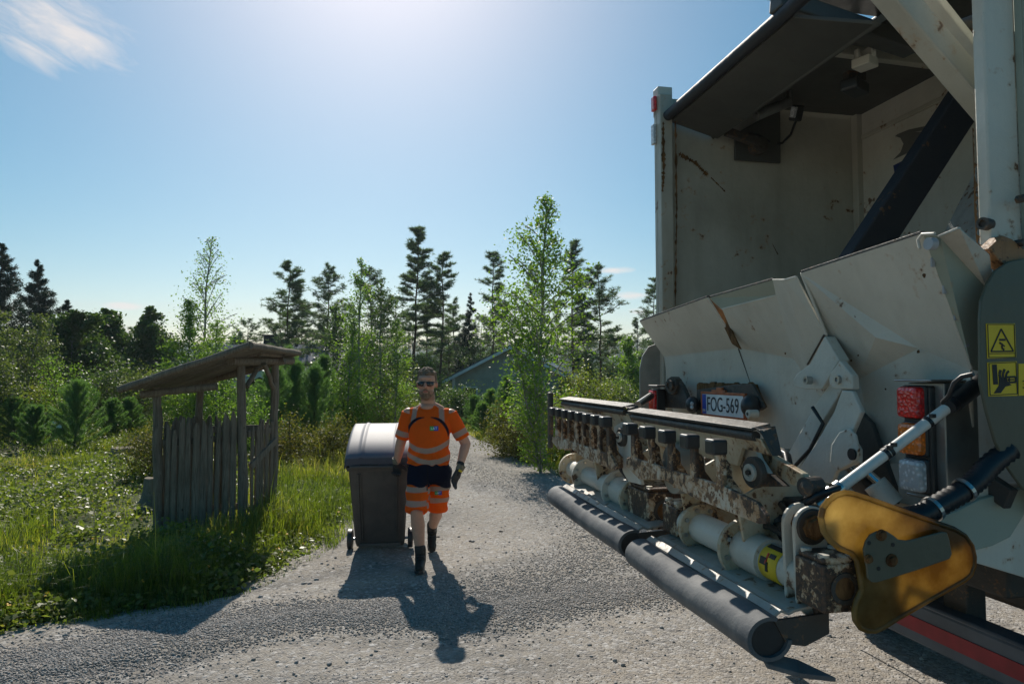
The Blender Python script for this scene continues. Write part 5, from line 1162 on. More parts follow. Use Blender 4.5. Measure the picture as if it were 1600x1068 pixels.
# ---- rotary tube with flanges
XT = -.62
tA = tr(*C2(190, 680), x=XT); tB = tr(1330, 905, x=XT); zT = (tr(*C4(960, 330), x=XT).z + tA.z) / 2
def ty(px, py=780): return tr(px, py, x=XT).y
MB().cyl((XT, ty(890), zT), (XT, ty(985), zT), .055, 26).build("lift_tube", CREAM, truck); TB = MB(); TB.cyl((XT, ty(1072), zT), (XT, ty(1290), zT), .058, 26); TB = TB.build("lift_tube", CREAM, truck)
for px, r_, mt in [(896, .10, CREAMW), (919, .105, CREAM), (968, .105, CREAM), (995, .095, CREAMW), (1094, .095, CREAMW), (1163, .105, CREAMW)]:
    y = ty(px); o = MB().lathe((XT, y, zT), (0, -1, 0), [(-.012, 0), (-.012, r_), (.012, r_), (.012, 0)], 30).build("flange", mt, truck, bevel=.002)
    b = MB()
    for k in range(8):
        a = k * math.pi / 4 + .3; q = Vector((XT + math.cos(a) * r_ * .8, y - .012, zT + math.sin(a) * r_ * .8)); b.cyl(q, q + Vector((0, -.012, 0)), .0085, 6, False)
    b.build("bolt", STEEL, o)
MB().cyl((XT, ty(968), zT), (XT, ty(990), zT), .075, 24).build("bearing_sleeve", CREAM, truck); MB().cyl((XT, ty(1150), zT), (XT, ty(1205), zT), .070, 24).build("bearing_sleeve", CREAM, truck)
# warning label on the tube
YEL = simple("warning_yellow", (.72, .50, .02), .5, 0, .1); 
lab = MB(); y0, y1 = ty(1208), ty(1236); n = 14
vs = [(XT + math.cos(a) * .0595, y, zT + math.sin(a) * .0595) for y in (y0, y1) for a in [math.pi * (.55 + .75 * k / n) for k in range(n + 1)]]
lab.add(vs, [(k, k + 1, n + 2 + k, n + 1 + k) for k in range(n)], True); lab = lab.build("warning_label", YEL, truck, solid=.0015)
INKM = simple("label_ink", (.02, .02, .02), .6); LRD = simple("label_red", (.5, .03, .02), .6)
for nm_, y_, a_, w_, h_, mt in [("label_mark", .3, .92, .35, .04, INKM), ("label_mark", .7, .8, .3, .025, INKM), ("label_mark", .5, 1.0, .12, .05, INKM), ("label_mark", .45, .86, .06, .06, LRD), ("label_mark", .5, .62, .8, .03, INKM)]:
    y = y0 + (y1 - y0) * y_; a = math.pi * a_; MB().box((XT + math.cos(a) * .0612, y, zT + math.sin(a) * .0612), (.003, abs(y1 - y0) * w_, h_ * .6), Matrix.Rotation(-(a - math.pi), 3, 'Y')).build(nm_, mt, lab)
# bearing blocks
def block(px0, px1, x, zc, s, label=None, hole=True):
    ya = tr(px0, 860, x=x).y; yb = tr(px1, 860, x=x).y; yc = (ya + yb) / 2
    mb = MB(); mb.box((x, yc, zc), (s, abs(ya - yb), s)); mb.box((x, yc, zc + s / 2 + .008), (s * .9, abs(ya - yb) * .9, .02)); o = mb.build("bearing_block", BLOCKM, truck, label, bevel=.008)
    b = MB()
    for i, j in ((-1, -1), (1, -1), (-1, 1), (1, 1)): b.lathe((x + i * s * .33, yc + j * abs(ya - yb) * .3, zc + s / 2 + .012), (0, 0, 1), [(0, .016), (.012, .016), (.014, 0)], 12)
    b.build("bolt", CREAM, o)
    if hole:
        MB().lathe((x, min(ya, yb) - .001, zc), (0, -1, 0), [(-.0, s * .33), (.004, s * .33), (.004, s * .24), (-.04, s * .22), (-.04, 0)], 28).build("bore_ring", DSTEEL, o)
        MB().cyl((x, min(ya, yb) - .0015, zc), (x, min(ya, yb) - .0025, zc), s * .23, 26).build("bore", RUSTM, o)
    return o
zk = tr(1310, 915, x=-.62).z
block(1272, 1318, -.62, zk + .0, .136, "worn end block with paint rubbed down to black metal")
block(1006, 1040, -.60, zT - .01, .17, "brown rusted bearing block with open bore")
block(1055, 1078, -.62, zT + .0, .12, None, False)
# link plates around the near end pin
lk = MB()
for dy in (.0, .055):
    yb = tr(1270, 850, x=-.62).y + dy; o_ = []
    c0 = tr(1268, 822, x=-.62); c1 = (-.62, 0, zT - .09)
    for k in range(13): a = math.pi * k / 12; o_.append((c0.x + math.cos(a) * .062, yb, c0.z + math.sin(a) * .062))
    for k in range(7): a = math.pi + math.pi * k / 6; o_.append((-.62 + math.cos(a) * .055, yb, zT - .06 + math.sin(a) * .05))
    lk.prism(o_, (0, .014, 0))
lk = lk.build("link_plate", CREAM, truck, bevel=.003)
MB().lathe((c0.x, tr(1270, 850, x=-.62).y + .07, c0.z), (0, -1, 0), [(0, .0), (0, .038), (.085, .038), (.085, .03), (.095, .026), (.095, 0)], 8).build("pin_nut", RUSTM, lk)
MB().lathe((c0.x, tr(1270, 850, x=-.62).y + .03, c0.z), (0, -1, 0), [(0, .04), (.03, .055), (.036, .05), (.036, 0)], 24).build("washer", DSTEEL, lk)
# hoses around the knuckle
for i, pts in enumerate([[(C3, 150, 930, -.45), (C3, 250, 860, -.5), (C3, 430, 800, -.45), (C3, 520, 760, -.35)], [(C3, 20, 960, -.5), (C3, 60, 1040, -.55), (C3, 120, 1060, -.6)], [(C7, 120, 350, -.5), (C7, 160, 400, -.55), (C7, 200, 470, -.6), (C7, 210, 560, -.58)],
    [(C7, 0, 520, -.55), (C7, 70, 500, -.6), (C7, 180, 560, -.6)], [(C2, 490, 600, -.74), (C2, 520, 690, -.72), (C2, 560, 740, -.70), (C2, 610, 765, -.68)], [(C7, 190, 400, -.52), (C7, 260, 390, -.6), (C7, 340, 340, -.6), (C7, 470, 290, -.5)], [(C7, 100, 350, -.45), (C7, 150, 330, -.5), (C7, 200, 380, -.5)]]):
    MB().tube([tr(*c(a, b), x=x) for c, a, b, x in pts], .012 if i != 1 else .02, 8).build("hydraulic_hose", HOSE, truck)
sp = MB(); a = tr(*C7(110, 430), x=-.52); b = tr(*C7(180, 560), x=-.55)
pts = []; rs = []
for k in range(25): pts.append(a.lerp(b, k / 24)); rs.append(.030 if k % 2 else .024)
sp.tube(pts, rs, 12, False).build("rubber_boot", RUBBER, truck)
# ---- apron sheets with rubber rolls
def apron(pl, pr, name_i):
    X = -.80; a = tr(*pl, x=X); b = tr(*pr, x=X); z = (a.z + b.z) / 2 - (.018 if name_i == 2 else .006); r_ = .072; d = 1
    n = 28; prof = []
    for k in range(n + 1):
        t = R(68 + 285 * k / n)
        prof.append((X + math.cos(t) * r_, z + math.sin(t) * r_ * .88))
    t_end = prof[0]
    vs = []; th = .013
    outer = prof; inner = [(X + (p[0] - X) * (1 - th / r_), z + (p[1] - z) * (1 - th / r_)) for p in prof]
    ring = outer + inner[::-1]; L = 26
    rr = random.Random(name_i)
    for i in range(L + 1):
        f = i / L; y = a.y + (b.y - a.y) * f; dz = .0035 * math.sin(f * 7 + name_i); sc = 1 + .015 * math.sin(f * 5 + 2 * name_i)
        vs += [(X + (p[0] - X) * sc, y, z + (p[1] - z) * sc + dz) for p in ring]
    m_ = len(ring); mb = MB(); mb.add(vs, [(i * m_ + k, i * m_ + (k + 1) % m_, (i + 1) * m_ + (k + 1) % m_, (i + 1) * m_ + k) for i in range(L) for k in range(m_)], True)
    mb.add(vs[:m_], [tuple(list(range(m_)))]); mb.add(vs[-m_:], [tuple(range(m_ - 1, -1, -1))])
    o = mb.build("rubber_roll", ROLLM, truck)
    MB().lathe((X, b.y + .018, z), (0, -1, 0), [(0, 0), (0, r_ * .80), (.004, r_ * .80), (.004, 0)], 20).build("roll_plug", RUBBER, o)
    # pressed sheet behind the roll: bead, step, flat, and a turned-down end
    sec = [(X + .026, z + .057), (X + .05, z + .072), (X + .075, z + .062), (X + .095, z + .070), (X + .17, z + .080), (X + .20, z + .068)]
    mb = MB(); A = [(u, a.y, v) for u, v in sec]; B = [(u, b.y + .02, v) for u, v in sec]; mb.add(A + B, [(i, i + 1, i + 7, i + 6) for i in range(5)], False)
    s = mb.build("apron_sheet", ASHEET, truck, solid=.008)
    mb = MB(); mb.prism([(X + .02, b.y + .02, z + .05), (X + .20, b.y + .02, z + .06), (X + .20, b.y + .02, z - .0), (X + .12, b.y + .02, z - .03), (X + .06, b.y + .02, z - .02)], (0, -.012, 0)); mb.build("end_cheek", DSTEEL, s)
    mb = MB(); mb.prism([(X + .17, a.y, z + .07), (X + .24, a.y, z + .12), (X + .24, a.y, z + .09), (X + .18, a.y, z + .04)], (0, b.y - a.y + .02, 0)); mb.build("hinge_strip", DSTEEL, s)
    return a, b, z
ASHEET = paint("worn_apron_sheet", (.38, .36, .32), dirt=(.16, .12, .08), dirtamt=.6, rust=.60, sc=4, rough=.42)
apron((872.6, 773), (990.6, 851), 1); a_, b_, z_ = apron((1001, 862), (1203, 984), 2)
# loose flap end of rubber hanging at the near end
MB().prism([(-.80, b_.y + .06, z_ - .05), (-.70, b_.y + .02, z_ - .07), (-.66, b_.y - .10, z_ - .075), (-.72, b_.y - .02, z_ - .09), (-.80, b_.y + .02, z_ - .075)], (0, 0, -.015)).build("rubber_flap", ROLLM, truck, bevel=.003)
# ---- amber translucent guard with grey bracket, at the near end
YG = YN - .15
gd = [(300, 172), (312, 120), (340, 80), (380, 50), (430, 36), (480, 42), (560, 68), (700, 118), (900, 190), (1040, 238), (1100, 275), (1138, 330), (1152, 390), (1150, 440), (1130, 490), (1095, 520), (900, 630), (720, 735), (650, 780), (600, 803), (560, 803), (520, 785), (492, 745), (487, 700), (500, 640), (530, 575), (520, 500), (500, 410), (470, 370), (400, 340), (350, 300), (315, 250)]
gl = MB(); gp = [tr(*C5(a, b), y=YG) for a, b in gd]; ctr = sum(gp, Vector()) / len(gp)
gl.prism(gp, (0, .012, 0)); gobj = gl.build("amber_guard", GOLD, truck, "translucent amber plastic guard", bevel=.004)
rim = MB(); rim.tube([p + Vector((0, .005, 0)) for p in gp + gp[:2]], .0085, 8); rim.build("guard_lip", GOLD, gobj)
bk = [(522, 345), (535, 300), (560, 262), (600, 243), (650, 243), (690, 268), (715, 290), (760, 296), (800, 288), (960, 247), (985, 252), (998, 290), (1012, 370), (1000, 398), (820, 460), (600, 528), (570, 528), (545, 505), (540, 450)]
hub = tr(*C5(620, 400), y=YG + .02); MB().cyl(hub, Vector((hub.x, YN + .12, hub.z)), .045, 20).build("guard_hub", DSTEEL, truck)
bk_ = MB().prism([tr(*C5(a, b), y=YG - .012) for a, b in bk], (0, -.008, 0)).build("guard_bracket", GUARDM, truck, bevel=.003)
for a, b, r_ in [(628, 268, .016), (556, 400, .013), (686, 408, .018)]:
    p = tr(*C5(a, b), y=YG - .02); MB().lathe(p, (0, -1, 0), [(0, .0), (0, r_), (.004, r_), (.004, r_ * .6), (.012, r_ * .6), (.012, 0)], 14).build("bolt", RUSTM, bk_)
for a, b in [(562, 312), (694, 322), (615, 455)]:
    p = tr(*C5(a, b), y=YG - .0205); MB().cyl(p, p + Vector((0, -.001, 0)), .006, 10).build("hole", MAT_BLACK, bk_)
# ---- curved pale arm behind the guard and the big side guard plate with stickers
MB().prism([tr(*C5(a, b), y=YN + .0) for a, b in [(900, 195), (1060, 130), (1180, 70), (1380, 20), (1620, -60), (1700, 0), (1450, 120), (1400, 200), (1350, 280), (1250, 330), (1140, 358), (1000, 330)]], (0, .04, 0)).build("curved_arm", POSTG, truck, bevel=.004)
gq = [(1533, 600), (1532, 500), (1534, 470), (1542, 445), (1556, 422), (1576, 409), (1600, 404), (1900, 404), (1900, 560), (1860, 700), (1760, 800), (1690, 810), (1600, 765), (1575, 730), (1556, 690), (1543, 645)]
YS = YN - .09
sg = MB().prism([tr(a, b, y=YS) for a, b in gq], (0, .012, 0)).build("side_guard_plate", GUARDM, truck, bevel=.003)
def sticker(corners, kind):
    q = [tr(a, b, y=YS - .002) for a, b in corners]; nrm = Vector((0, -1, 0)); o = MB().prism(q, (0, .0015, 0)).build("warning_sticker", YEL, sg)
    w = q[1] - q[0]; h = q[3] - q[0]
    def pt(u, v, e=.001): return q[0] + w * u + h * v + nrm * e
    def poly(pts, mat=INKM, e=.0012): MB().prism([pt(u, v, e) for u, v in pts], (0, .0008, 0)).build("pictogram", mat, o)
    def line(pts, wd):
        mb = MB()
        for (a, b) in zip(pts[:-1], pts[1:]): mb.bar(pt(*a, .001), pt(*b, .001), wd, .0012, up=(0, -1, 0))
        mb.build("pictogram", INKM, o)
    line([(.04, .03), (.96, .03), (.96, .97), (.04, .97), (.04, .03)], .0022)
    if kind == 0:
        line([(.5, .16), (.90, .80), (.12, .80), (.5, .16)], .0045); poly([(.42, .44), (.64, .44), (.64, .50), (.42, .50)])
        line([(.42, .55), (.52, .60), (.50, .70), (.58, .76)], .006); line([(.52, .60), (.60, .66)], .004); line([(.04, .86), (.96, .86)], .002)
    else:
        poly([(.14, .07), (.30, .07), (.32, .66), (.16, .66)]); 
        line([(.42, .62), (.38, .36), (.42, .24)], .009); line([(.48, .6), (.50, .35), (.56, .22)], .008); line([(.56, .55), (.62, .35), (.70, .28)], .007)
        poly([(.36, .50), (.62, .48), (.66, .62), (.78, .70), (.56, .74), (.40, .92), (.16, .92), (.34, .70)])
        line([(.56, .46), (.92, .46), (.92, .62), (.56, .62), (.56, .46)], .006); line([(.86, .54), (.66, .54)], .004); line([(.72, .50), (.66, .54), (.72, .58)], .004)
sticker([(1541, 505), (1586, 505), (1588, 558), (1543, 560)], 0)
sticker([(1543, 566), (1589, 564), (1590, 618), (1545, 619)], 1)
q = [tr(a, b, y=YS - .002) for a, b in [(1592, 568), (1640, 566), (1640, 616), (1592, 618)]]; s3 = MB().prism(q, (0, .0015, 0)).build("warning_sticker", YEL, sg)
q2 = tr(1601, 601, y=YS - .0035); text_mesh("pictogram", "3", .035, INKM, s3, Matrix.Translation(q2) @ Matrix.Rotation(R(90), 4, 'X'))
# ---- light cluster
X_ = -.10
lc = MB(); A = tr(1408, 608, x=X_); B = tr(1462, 770, x=X_); yA, yB = A.y, B.y
zt2 = A.z + .02; zb2 = tr(1430, 768, x=X_).z
wl_ = .105; yc_ = (tr(1409, 680, x=X_ - .03).y) - wl_ / 2
lc.box((X_ + .07, yc_ - .02, (zt2 + zb2) / 2), (.13, wl_ + .05, zt2 - zb2 + .01)); lc.box((X_ + .05, yc_ - .02, zt2 + .012), (.20, wl_ + .06, .008)); lc.prism([(X_ - .02, yc_ + wl_ / 2, zb2 - .01), (X_ + .12, yc_ + wl_ / 2, zb2 - .05), (X_ + .12, yc_ - wl_ / 2, zb2 - .05), (X_ - .02, yc_ - wl_ / 2, zb2 - .01)], (0, 0, .008))
lc = lc.build("lamp_bracket", GALV, truck, bevel=.004)
MB().box((X_ + .0, yc_, (zt2 + zb2) / 2), (.03, wl_ + .015, zt2 - zb2 - .01)).build("lamp_backing", RUBBER, lc, bevel=.008)
hh = (zt2 - zb2) / 3
for i, mt in enumerate((LRED, LAMB, LWHT)):
    MB().box((X_ - .035, yc_, zt2 - hh * (i + .5)), (.045, wl_ - .01, hh - .018)).build("tail_lamp", mt, lc, ("red tail lamp lens", "amber indicator lens", "clear reversing lens")[i], bevel=.014)
    g_ = MB()
    MB().box((X_ - .018, yc_, zt2 - hh * (i + .5)), (.02, wl_, hh - .008)).build("lamp_rim", RUBBER, lc, bevel=.008)
# diagonal strut behind lamp
MB().bar(tr(1465, 700, x=.02), tr(1580, 780, x=.02), .03, .07).build("strut", DSTEEL, truck, bevel=.004)
# ---- white pipe with ties, black sleeve and fitting
pA = tr(1285, 782, x=-.55); pB = tr(1500, 622, y=YN + .04); pC = tr(1542, 590, y=YN + .07)
MB().cyl(pA, pB, .0175, 18).build("hydraulic_pipe", simple("pipe_white", (.62, .61, .57), .35, 0, .12, 25), truck)
MB().cyl(pB - (pC - pB) * .25, pC, .028, 18).cyl(pB - (pC - pB) * .4, pB - (pC - pB) * .1, .023, 18).build("sleeve", HOSE, truck)
MB().cyl(pA + (pA - pB) * .05, pA + (pB - pA) * .07, .028, 16).cyl(pA + (pB - pA) * .1, pA + (pB - pA) * .13, .026, 16).build("fitting", STEEL, truck)
for f in (.45, .478, .76):
    q = pA.lerp(pB, f); d = (pB - pA).normalized(); MB().lathe(q, d, [(-.006, .0), (-.006, .020), (.006, .020), (.006, 0)], 16).box(q + Vector((0, -.02, .022)), (.014, .014, .012)).build("cable_tie", HOSE, truck)
MB().tube([tr(*C3(1080, 270), x=-.3), tr(*C3(1120, 230), x=-.32), tr(*C3(1150, 150), x=-.32), tr(*C3(1200, 110), x=-.31), tr(*C3(1270, 95), x=-.3)], .007, 8).build("cable", HOSE, truck)
# corrugated fat hose with clamps
hp_ = [tr(*C3(a, b), y=YN - .07) for a, b in [(760, 1010), (860, 985), (960, 960), (1080, 890), (1200, 820), (1300, 740), (1380, 650), (1500, 560)]]
pts = []; rs = []
for i in range(len(hp_) - 1):
    for k in range(8): 
        f = k / 8; p0 = hp_[max(i - 1, 0)]; p1 = hp_[i]; p2 = hp_[i + 1]; p3 = hp_[min(i + 2, len(hp_) - 1)]
        pts.append(.5 * ((2 * p1) + (p2 - p0) * f + (2 * p0 - 5 * p1 + 4 * p2 - p3) * f * f + (3 * p1 - p0 - 3 * p2 + p3) * f ** 3)); rs.append(.034 if (len(rs) % 2) else .0285)
MB().tube(pts, rs, 16, True).build("corrugated_hose", HOSE, truck)
for k in (20, 33):
    if k < len(pts): q = pts[k]; d = (pts[k + 1] - pts[k - 1]).normalized(); MB().lathe(q, d, [(-.006, .032), (-.006, .038), (.006, .038), (.006, .032)], 20).build("hose_clamp", STEEL, truck)
# ---- lower body skirt, underride bar, chassis, wheels
MB().prism([tr(a, b, y=YN + .02) for a, b in [(1522, 878), (1522, 760), (1760, 740), (1760, 950)]], (0, .03, 0)).build("side_skirt", CREAM, truck, bevel=.004)
MB().box((.30, 0.0, 1.18), (.5, 2 * HW - .1, .05)).build("tail_floor", DSTEEL, truck)
XU = .42; u0 = tr(1410, 955, x=XU); u1 = tr(1600, 1040, x=XU); zu = .66
UB = MB(); UB.box((XU + .045, 0, zu), (.09, 2.40, .17)).box((XU + .05, 0, zu + .09), (.10, 2.42, .02)); UB = UB.build("underride_bar", BARG, truck, bevel=.012)
MB().box((XU - .003, 0, zu - .005), (.004, 2.36, .062)).build("red_stripe", REDP, UB)
for y in (.62, -.62):
    MB().box((XU + .12, y, .93), (.10, .12, .5)).build("bar_bracket", DSTEEL, UB, bevel=.008)
for y in (.42, -.42): MB().box((2.8, y, 1.02), (5.2, .09, .26)).build("chassis_rail", DSTEEL, truck, bevel=.01)
TYRE = simple("tyre_rubber", (.02, .02, .021), .85, 0, .3, 20, .4)
def wheel(x, y, s):
    w = MB().lathe((x, y, .50), (0, s, 0), [(-.30, .28), (-.30, .46), (-.27, .50), (-.02, .50), (.0, .47), (.0, .29)], 40, True).build("wheel", TYRE, truck)
    MB().lathe((x, y, .50), (0, s, 0), [(-.28, .29), (-.02, .29), (-.03, .26), (-.12, .2), (-.14, .13), (-.02, .11), (-.02, 0)], 32, True).build("rim", GALV, w)
    tr_ = MB()
    for k in range(44):
        a = k * 6.2832 / 44
        for yy_ in (.05, .12, .19, .25): tr_.box((x + math.cos(a + yy_) * .5, y - s * yy_, .50 + math.sin(a + yy_) * .5), (.02, .05, .035), Matrix.Rotation(-(a + yy_), 3, 'Y'))
    tr_.build("tread", TYRE, w)
for x in (1.75, 3.1):
    wheel(x, YN + .02, -1); wheel(x, YF - .02, 1)
for y in (.95, -.95): MB().box((1.12, y, .78), (.012, .62, .72)).build("mudflap", RUBBER, truck, bevel=.004)
MB().box((1.75, 0, .5), (.16, 1.8, .16)).build("axle", DSTEEL, truck, bevel=.03)
MB().box((.75, 0, 1.02), (.7, 1.9, .22)).build("rear_subframe", DSTEEL, truck, bevel=.01)
# ================================================================ the man and the waste bin
def capsule(mb, a, b, ra, rb, n=18):
    a = Vector(a); b = Vector(b); d = b - a; L = d.length; d.normalize(); prof = []
    for k in range(6): t = math.pi / 2 * k / 5; prof.append((-ra * math.cos(t), ra * math.sin(t)))
    for k in range(6): t = math.pi / 2 * k / 5; prof.append((L + rb * math.sin(t), rb * math.cos(t)))
    prof[0] = (prof[0][0], .0005); prof[-1] = (prof[-1][0], .0005)
    mb.lathe(a, d, prof, n, True); m0 = len(mb.v)
    mb.add([mb.v[m0 - 12 * n + i] for i in range(n)], [tuple(range(n - 1, -1, -1))]); mb.add([mb.v[m0 - n + i] for i in range(n)], [tuple(range(n))])
def frustum(mb, a, b, ra, rb, n=22, sy=1.0):
    mb.tube([a, Vector(a).lerp(Vector(b), .5), b], [ra, (ra + rb) / 2, rb], n)
def loft(mb, secs, n=32):
    """secs: (cx, cy, z, half width, half depth[, squareness])"""
    vs = []
    for s in secs:
        cx, cy, z, hw, hd = s[:5]; e = s[5] if len(s) > 5 else 2.3
        for k in range(n):
            a = 6.28318 * k / n; c, s_ = math.cos(a), math.sin(a)
            vs.append((cx + hw * math.copysign(abs(c) ** (2 / e), c), cy + hd * math.copysign(abs(s_) ** (2 / e), s_), z))
    m = len(secs)
    mb.add(vs, [(j * n + k, j * n + (k + 1) % n, j * n + n + (k + 1) % n, j * n + n + k) for j in range(m - 1) for k in range(n)], True)
    mb.add(vs[:n], [tuple(range(n - 1, -1, -1))]); mb.add(vs[-n:], [tuple(range(n))])
def fused(mb, name, mat, parent, voxel=.006, smooth=3, colfn=None, dispfn=None, sfac=.5):
    o = mb.build(name, mat, parent)
    md = o.modifiers.new("fuse", 'REMESH'); md.mode = 'VOXEL'; md.voxel_size = voxel; md.use_smooth_shade = True
    md = o.modifiers.new("soft", 'SMOOTH'); md.iterations = smooth; md.factor = sfac
    baked(o); me = o.data; n = len(me.vertices)
    co = np.empty(n * 3, np.float32); me.vertices.foreach_get("co", co); co = co.reshape(-1, 3)
    if dispfn is not None:
        no = np.empty(n * 3, np.float32); me.vertices.foreach_get("normal", no); no = no.reshape(-1, 3)
        co2 = co + no * dispfn(co)[:, None]; me.vertices.foreach_set("co", co2.astype(np.float32).ravel())
    if colfn is not None:
        c = colfn(co); at_ = me.color_attributes.new("col", 'FLOAT_COLOR', 'POINT'); at_.data.foreach_set("color", np.concatenate([c, np.ones((n, 1))], 1).astype(np.float32).ravel())
    me.polygons.foreach_set("use_smooth", np.ones(len(me.polygons), bool)); me.materials.clear(); me.materials.append(mat); me.update()
    return o
def colmat(name, rough=.7, bump=.15, bscale=160, spec=.3, sss=0, trans=0):
    m = NM(name); a = m.attr("col", 'Color'); n = m.noise(40, 4, .6)
    c = m.mix(m.math('MULTIPLY', m.step(n, .35, .7), .12), a, (.05, .03, .02))
    w = m.noise(9, 3, .5, dist=.8)
    nr = m.bump(m.math('ADD', m.math('MULTIPLY', m.noise(bscale, 2), .06), w), bump, .03)
    sh = m.bsdf(c, rough, normal=nr, spec=spec)
    if trans:
        t = m.n('ShaderNodeBsdfTranslucent'); m.l(a, t.inputs[0]); x = m.n('ShaderNodeMixShader'); x.inputs[0].default_value = trans; m.l(sh, x.inputs[1]); m.l(t.outputs[0], x.inputs[2]); sh = x.outputs[0]
    return m.done(sh)
SKINM = colmat("skin", .5, .05, 300, .35); CLOTH = colmat("hi_vis_cloth", .75, .35, 300, .2, trans=.5); BOOTM = colmat("boot_leather", .6, .3, 200, .3)
PX, PY = -.77, 6.45
HS = 1.12
man = thing("person", "bearded man in orange hi-vis shirt and shorts walking and pulling a waste bin", "person", (PX, PY, 0.0))
def V3(*a): return Vector(a)
ORANGE = np.array([1.0, .19, .014]); NAVYC = np.array([.012, .018, .045]); REFL = np.array([.56, .49, .42]); SKN = np.array([.54, .30, .21])
def mix_(c, col, w): w = np.clip(w, 0, 1)[:, None]; return c * (1 - w) + np.asarray(col)[None] * w
def band(v, c, h, e=.003): return np.clip((h - np.abs(v - c)) / e + .5, 0, 1)
def segt(p, a, b):
    a = np.array(a); b = np.array(b); d = b - a; t = ((p - a) @ d) / (d @ d); return t, np.linalg.norm(p - a - np.clip(t, 0, 1)[:, None] * d, axis=1)
# joints
RS, RE, RW = (-.202, .0, 1.385), (-.285, .045, 1.10), (-.325, .10, .925)
LS, LE, LW = (.192, .0, 1.375), (.335, .02, 1.105), (.285, -.13, .90)
RH, RK, RA = (-.098, .0, .90), (-.092, -.215, .515), (-.055, -.215, .125)
LH, LK, LA = (.098, .02, .90), (.052, .16, .475), (-.035, .50, .20)
HC = (-.028, -.035)   # head centre x,y
# ---- body: one continuous surface
b = MB()
b.sphere((HC[0], HC[1] + .012, 1.690), (.076, .096, .088), 26, 16); b.sphere((HC[0], HC[1] - .012, 1.655), (.070, .085, .08), 26, 16)
b.sphere((HC[0], HC[1] - .022, 1.590), (.060, .072, .062), 22, 14); b.sphere((HC[0], HC[1] - .055, 1.553), (.036, .034, .030), 16, 10)   # jaw, chin
b.sphere((HC[0], HC[1] - .075, 1.705), (.055, .022, .024), 16, 10)                                                                                        # brow
capsule(b, (HC[0], HC[1] - .092, 1.675), (HC[0], HC[1] - .115, 1.632), .009, .0155, 12); b.sphere((HC[0] - .012, HC[1] - .098, 1.627), .010, 10, 8); b.sphere((HC[0] + .012, HC[1] - .098, 1.627), .010, 10, 8)
b.sphere((HC[0], HC[1] - .086, 1.598), (.024, .014, .0065), 14, 8); b.sphere((HC[0], HC[1] - .084, 1.587), (.020, .014, .0070), 14, 8)   # lips
for s in (-1, 1):
    b.sphere((HC[0] + s * .080, HC[1] + .018, 1.650), (.010, .020, .033), 12, 10); b.sphere((HC[0] + s * .045, HC[1] - .065, 1.635), (.022, .020, .02), 12, 8)
capsule(b, (HC[0] * .6, .012, 1.44), (HC[0], HC[1] + .018, 1.60), .066, .058)
capsule(b, (-.10, .012, 1.42), (-.02, .01, 1.47), .05, .05); capsule(b, (.09, .012, 1.42), (-.01, .01, 1.47), .05, .05)
loft(b, [(0, 0, .88, .150, .10), (0, 0, 1.0, .150, .105), (0, 0, 1.12, .152, .108), (-.005, 0, 1.25, .170, .11), (-.008, .005, 1.35, .175, .10), (-.01, .01, 1.43, .12, .07)])
for S_, E_, W_ in ((RS, RE, RW), (LS, LE, LW)):
    capsule(b, S_, E_, .062, .047); m_ = Vector(E_).lerp(Vector(W_), .3); capsule(b, E_, m_, .046, .046); capsule(b, m_, W_, .045, .030)
for H_, K_, A_ in ((RH, RK, RA), (LH, LK, LA)):
    capsule(b, H_, K_, .085, .055); K = Vector(K_); A = Vector(A_); bk_ = Vector((0, .02, 0)); m_ = K.lerp(A, .32) + bk_; capsule(b, K, m_, .056, .064); capsule(b, m_, A, .061, .037)
def skincol(p):
    c = np.tile(SKN, (len(p), 1)); x, y, z = p[:, 0] - HC[0], p[:, 1] - HC[1], p[:, 2]
    c = mix_(c, [.50, .21, .15], band(z, 1.64, .02, .02) * (y < -.07) * .5)                           # nose and cheeks
    c = mix_(c, [.34, .11, .09], np.clip(1 - ((x / .024) ** 2 + ((z - 1.592) / .010) ** 2), 0, .35) * 2.6 * (y < -.07))   # lips
    c = mix_(c, [.52, .18, .12], ((np.abs(x) > .077) & (z > 1.61) & (z < 1.70)) * .6)
    st = np.clip((1.618 - z) / .03, 0, 1) * np.clip((z - 1.505) / .02, 0, 1) * (y < .035)
    st = st * np.clip(((x / .028) ** 2 + ((z - 1.593) / .014) ** 2) - .7, 0, 1)
    c = mix_(c, [.16, .095, .065], st * .62)
    return c
body = fused(b, "body", SKINM, man, .0055, 4, skincol)
def grow_head(o, soft=True):
    me = o.data; co = np.empty(len(me.vertices) * 3, np.float32); me.vertices.foreach_get('co', co); co = co.reshape(-1, 3)
    k = 1 + (HS - 1) * (smooth01((co[:, 2] - 1.47) / .08) if soft else np.ones(len(co))) * (np.abs(co[:, 0] + .02) < .13)
    pv = np.array([HC[0], HC[1] + .02, 1.50]); co = np.where((co[:, 2] > 1.46)[:, None], pv + (co - pv) * k[:, None] * np.array([1.0, 1.0, .97 if HS > 1 else 1]) ** (k[:, None] > 1.001), co)
    me.vertices.foreach_set('co', co.astype(np.float32).ravel()); me.update()
grow_head(body)
